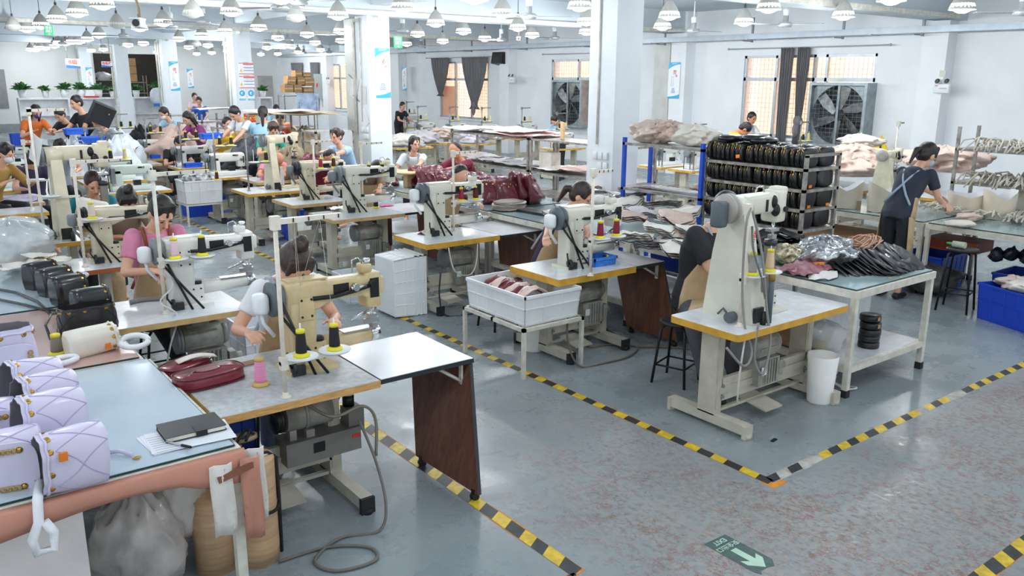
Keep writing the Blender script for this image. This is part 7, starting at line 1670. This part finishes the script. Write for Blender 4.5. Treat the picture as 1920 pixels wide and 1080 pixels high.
wrap('white foam-wrapped handle loop beside the grey cone',loop(at8(115,676,.03),.085,.035,.2,.2),.016)
wrap('white foam-wrapped strap lying toward the left edge',[at8(60,686,.02),at8(80,684,.02),at8(100,683,.025)],.016)
wrap('white foam-wrapped handle loop at the right end of the ivory bag',loop(at8(252,640,.05),.08,.05,.5,-.5),.018)
wrap('white foam-wrapped handle standing up behind the black quilted bag',[at8(200,588,.02),at8(196,574,.08),at8(188,556,.1),at8(182,545,.08)],.018)
wrap('white foam wrap on the handle of the rear black bags',loop(at8(150,516,.05),.05,.025,.4,.0),.016)
c=at8(65,925); 
wrap('white foam-wrapped handle dangling over the front edge of the foreground table',[at8(75,905,.02),Vector((c.x,3.44,GT)),Vector((c.x-.01,3.41,GT-.08)),Vector((c.x-.04,3.4,GT-.14)),Vector((c.x-.03,3.4,GT-.2)),Vector((c.x+.03,3.4,GT-.2)),Vector((c.x+.035,3.4,GT-.13)),Vector((c.x+.01,3.405,GT-.08))],.019)
wrap('lilac strap end with small clasp right of the frontmost lilac bag',[at8(205,848,.015),at8(225,846,.02),at8(248,853,.012)],.009).data.materials[0]=LIL
b=MB().m(GOLD,True); b.ell(at8(256,858,.008),(.02,.008,.006)); tag(b.build('clasp'),'gold clasp at the end of the lilac strap','clasp')
for k,pts in enumerate(([(-20,540),(30,548),(70,565),(95,588)],[(-10,560),(40,570),(80,580),(110,582)],[(95,636),(85,610),(95,590),(125,583)])):
    b=MB().m(BLKQ,True); b.tube([at8(x,y,.012+(.06 if k==2 and 0<i<3 else 0)) for i,(x,y) in enumerate(pts)],.009,6); tag(b.build('bag_strap'),['upper','lower','curved short'][k]+' black leather strap trailing left of the black bags','strap')
q=at8(108,665); cone(q.x,q.y,GT,'8f8678','grey-brown thread cone with yellow top beside the ivory bag',h=.12,r=.034)
# maroon bags on the first table
BURB=mat('maroon_smooth_leather',S('7c1f2d'),.28,var=.06,coat=.4)
def flatbag(label,c,w,d,h,rz_,tilt=(0,0)):
    t=thing('shoulder_bag',label,'bag',c,rot=(tilt[0],tilt[1],rz_)); b=MB().m(BURB,True); N=36; A=[2*PI*j/N for j in range(N)]
    P_=lambda a,k,z:Vector((math.copysign(abs(math.cos(a))**.62,math.cos(a))*(w-k),math.copysign(abs(math.sin(a))**.62,math.sin(a))*(d-k),z))
    b.rings([[P_(a,k,z) for a in A] for k,z in ((.02,0),(.003,.008),(0,.02),(0,h-.02),(.004,h-.008),(.016,h),(.1*w/.17,h+.004),(w*.7,h+.006))],True); b.build('bag_body',t)
    b=MB().m(mat('maroon_piping',S('5c1420'),.35),True); 
    for z in (.008,h-.006): b.tube([P_(a,-.001,z) for a in A],.004,5,closed=True)
    b.build('piping',t); return t
q=atz(398,722,TZ); flatbag('maroon rounded shoulder bag lying on the nearest sewing table',(q.x-.0,q.y+.05,TZ),.19,.1,.075,.14)
q=atz(352,700,TZ); flatbag('second maroon bag with pale lining lying partly under the first',(q.x+.02,q.y+.1,TZ),.16,.09,.04,.5)
b=MB().m(mat('cream_lining',S('ead9cf'),.6),True); q=atz(365,694,TZ); b.sheet(lambda u,v:q+Vector((-.08+.22*u,.02+.07*v,.05+.02*math.sin(u*PI))),8,4,.004); tag(b.build('lining_flap'),'cream lining flap between the two maroon bags','leather piece')
b=MB().m(mat('brown_card',S('a48468'),.7)); q=atz(440,690,TZ); b.box(q+Vector((.0,.02,.004)),(.34,.07,.008),rz=.05); tag(b.build('card_strip'),'brown card strip behind the maroon shoulder bag','card')
# notebook, papers, pen
def quad8(ps,dz): return [atz(x,y,GT+dz) for x,y in ps]
for k in range(3):
    b=MB().m(mat('printed_paper',S('edf0f6'),.6,var=.02)); q=at8(348,818+2*k); b.box(q+Vector((.01*k,.0,.002+.0025*k)),(.36,.24,.0015),rz=[.08,.0,-.1][k]); 
    if k==2:
        b.m(TXTG)
        for j in range(8): b.box(q+Vector((-.1,-.1+.025*j,.0085)),(.1,.002,.0004),rz=-.1)
    tag(b.build('paper_sheet'),['lowest','middle','top'][k]+' white paper sheet under the black notebook','paper')
q=at8(362,812); t=thing('notebook','closed black notebook with elastic clasp lying on white papers','notebook',(q.x,q.y+.02,GT+.01),rot=(0,0,-.02))
NB=mat('black_notebook_cover',S('20262a'),.4,var=.06,coat=.2)
one(NB,lambda b:(b.rbox((0,0,.0015),(.27,.19,.003),.01),b.rbox((0,0,.0235),(.27,.19,.003),.01),b.box((-.0,.092,.0125),(.262,.005,.022))),'cover',t); one(mat('page_block',S('ece6d6'),.7),lambda b:b.box((0,-.002,.0125),(.255,.175,.018)),'pages',t); one(BLKM,lambda b:(b.box((.02,-.06,.026),(.05,.08,.002)),b.box((.02,-.098,.013),(.05,.004,.026))),'clasp',t)
p0,p1=at8(312,828,.014),at8(360,839,.014); t=thing('pen','clear ballpoint pen with black grip in front of the notebook','pen',p0); one(mat('clear_pen_barrel',S('b9bdbf'),.2),lambda b:b.cyl((0,0,0),(p1-p0)*.6,.0055,n=8),'barrel',t,smooth=True); one(BLKM,lambda b:(b.cyl((p1-p0)*.6,(p1-p0)*.95,.0065,n=8),b.cyl((p1-p0)*.95,(p1-p0),.005,.001,n=8)),'grip',t,smooth=True)
# plastic bag + ivory pieces on the third table
blob(mat('shiny_clear_plastic',S('dfe6ea'),.08,var=.08,alpha=.55,bump=.8,bscale=8,coat=.5),atz(20,452,GT+.13),(.36,.45,.2),'large shiny clear plastic bag of parts on the left pale blue table',seed=17,amp=.2,n=44,m=22)
for k,(x,y) in enumerate(((20,490),(60,495),(95,488),(75,478),(30,505))):
    q=at8(x,y,.01+.015*k); flat_piece([LEAW,BEI][k%2],(q.x,q.y,q.z),'oval',1.2,.4*k,'ivory bag panel in the heap below the clear plastic bag',tilt=(.1,.05*k),bend=.02,seed=k)['group']='ivory bag panels below the clear plastic bag'
for k in range(4):
    q=at8(80+8*k,486-2*k,.07); b=MB().m(GOLD,True); b.tube([q+Vector((.015*math.cos(2*PI*j/10),.012*math.sin(2*PI*j/10),.006*(j%2))) for j in range(10)],.003,4,closed=True); tag(b.build('gold_ring'),'small gold ring on the ivory panels, '+ORD[k]+' from the left','ring')
blob(mat('lilac_cloth',S('d6cde4'),.7),atz(40,372,TZ+.04),(.3,.16,.05),'lilac cloth heap on the glossy grey table at the far left','cloth_heap','cloth',seed=21,amp=.4)
for k in range(3):
    q=at8(25+20*k,500,.003); b=MB().m(BLKC); 
# ================================================================== floor markings
TY=mat('tape_yellow',S('e3c02a'),.4,var=.12,scale=20); TB=mat('tape_black',S('2e3134'),.45,var=.2,scale=20); TO=mat('tape_orange_residue',S('d98a24'),.5,var=.15,scale=12)
TW=mat('tape_white_residue',S('b9b6ae'),.6,var=.15,scale=14)
def tape(label,p,q,w=.072,wear=(),pitch=.115,slant=.05,seed=0,res=None):
    t=thing('hazard_tape',label,'floor tape',(0,0,0)); p=Vector((*p,0)); q=Vector((*q,0)); L=(q-p).length; u=(q-p)/L; n=Vector((-u.y,u.x,0)); rr=random.Random(seed)
    by,bk=MB().m(TY),MB().m(TB); k=0; s=0
    while s<L:
        l=pitch*(.85+.3*rr.random()); e=min(s+l,L); sl=slant; b=by if k%2 else bk; z=.0016+.0004*(k%2)
        a=[(s-sl*.5,-w/2),(e-sl*.5,-w/2),(e+sl*.5,w/2),(s+sl*.5,w/2)]
        if not any(x0<s<x1 and rr.random()<.55 for x0,x1 in wear):
            b.add([p+u*max(0,x)+n*y+Vector((0,0,z)) for x,y in a],[(0,1,2,3)],False)
        s=e; k+=1
    if by.f: by.build('yellow_stripe',t)['kind']='stuff'
    if bk.f: bk.build('black_stripe',t)['kind']='stuff'
    bo=MB().m(res or TO); rr=random.Random(seed+5); rs=[]
    m_=int(L/.12)
    for i in range(m_+1):
        x=L*i/m_; ww=w/2+.004+.012*max(0,nz(i*.37,seed)); rs.append((p+u*x-n*ww,p+u*x+n*(ww*.92)))
    vs=[v+Vector((0,0,.0008)) for pr in rs for v in pr]; bo.add(vs,[(2*i,2*i+1,2*i+3,2*i+2) for i in range(len(rs)-1)],False); bo.build('orange_residue',t)
    return t
tape('yellow and black floor tape running beside the right row of tables',(4.115,2.74),(4.115,27),seed=1,slant=-.02)
tape('yellow and black floor tape passing under the hanging board of the nearest table',(2.515,2.72),(2.515,27),w=.085,seed=2,slant=-.05)
tape('worn yellow and black floor tape crossing from the corner toward the right wall',(4.12,2.77),(12.5,2.77),seed=3,wear=((.1,.9),(1.8,2.6)),slant=.05,res=TW)
tape('yellow and black floor tape at the bottom right corner of the view',(4.0,1.5),(12,1.5),w=.085,seed=4,slant=.05)
tape('yellow and black floor tape leaving the lower end of the left aisle tape',(2.5,2.7),(.5,2.7),w=.085,seed=5,slant=.05)
b=MB().m(TO); b.bb(4.06,4.2,2.68,2.78,.0003,.0007); tag(b.build('orange_residue'),'orange tape corner patch where the two floor tapes meet','floor tape')
# exit sticker
EG=mat('sticker_dark_green',S('3d5a57'),.4,var=.12,scale=20); EL=mat('sticker_pale_green',S('b9dcc4'),.4,var=.06)
ec=Vector((3.315,2.35,0)); t=thing('floor_exit_sticker','dark green floor sticker with a pale arrow and exit lettering','floor sticker',(ec.x,ec.y,0))
M=Matrix(((-1,0,0,0),(0,-1,0,0),(0,0,1,0),(0,0,0,1)))
b=MB().m(EG); b.prism([(-.085,-.17),(.085,-.175),(.088,.15),(.07,.185),(.05,.16),(-.02,.165),(-.045,.175),(-.088,.13)],.0004,.0014,M); b.build('sticker',t)
b=MB().m(EL); b.prism([(-.022,-.05),(.022,-.05),(.022,.075),(.062,.045),(.062,.09),(0,.155),(-.062,.09),(-.062,.045),(-.022,.075)],.0015,.0019,M); b.build('arrow',t)
b=MB().m(EL); b.text('安全出口',.042,M@Matrix.Translation((0,-.088,.0017)),depth=.0003,bold=.0006); b.text('EXIT',.046,M@Matrix.Translation((0,-.14,.0017)),depth=.0003,bold=.001); b.build('lettering',t)
b=MB().m(BLKM); q=atz(1451,826,0); b.box((q.x,q.y,.003),(.06,.025,.005),rz=.2); tag(b.build('floor_scrap'),'small black rubber scrap on the floor right of the nearest table foot','scrap')
b=MB().m(EG); b.box((2.62,3.62,.004),(.03,.03,.006)); 
# cable floor near the glass table
cable([(5.8,3.45,.1),(5.9,3.35,.02),(6.0,3.3,.02),(5.95,3.45,.02),(5.85,3.4,.12)],'white cable curled under the power socket of the nearest glass table','dcdcd6',.008)
# ================================================================== light
w=bpy.data.worlds.new('world'); SC.world=w; w.use_nodes=True
bg=w.node_tree.nodes['Background']; bg.inputs[0].default_value=(.86,.93,1,1); bg.inputs[1].default_value=.62
SC.view_settings.view_transform='Standard'; SC.view_settings.exposure=.78
l=bpy.data.lights.new('store_fill_light','POINT'); l.energy=35; l.shadow_soft_size=.2; o=bpy.data.objects.new('store_fill_light',l); COL.objects.link(o); o.location=((ox0+ox1)/2,YF+2.2,3.2)  # added fill light to brighten the store room, no fixture modelled
bpy.data.scenes.remove(TS)
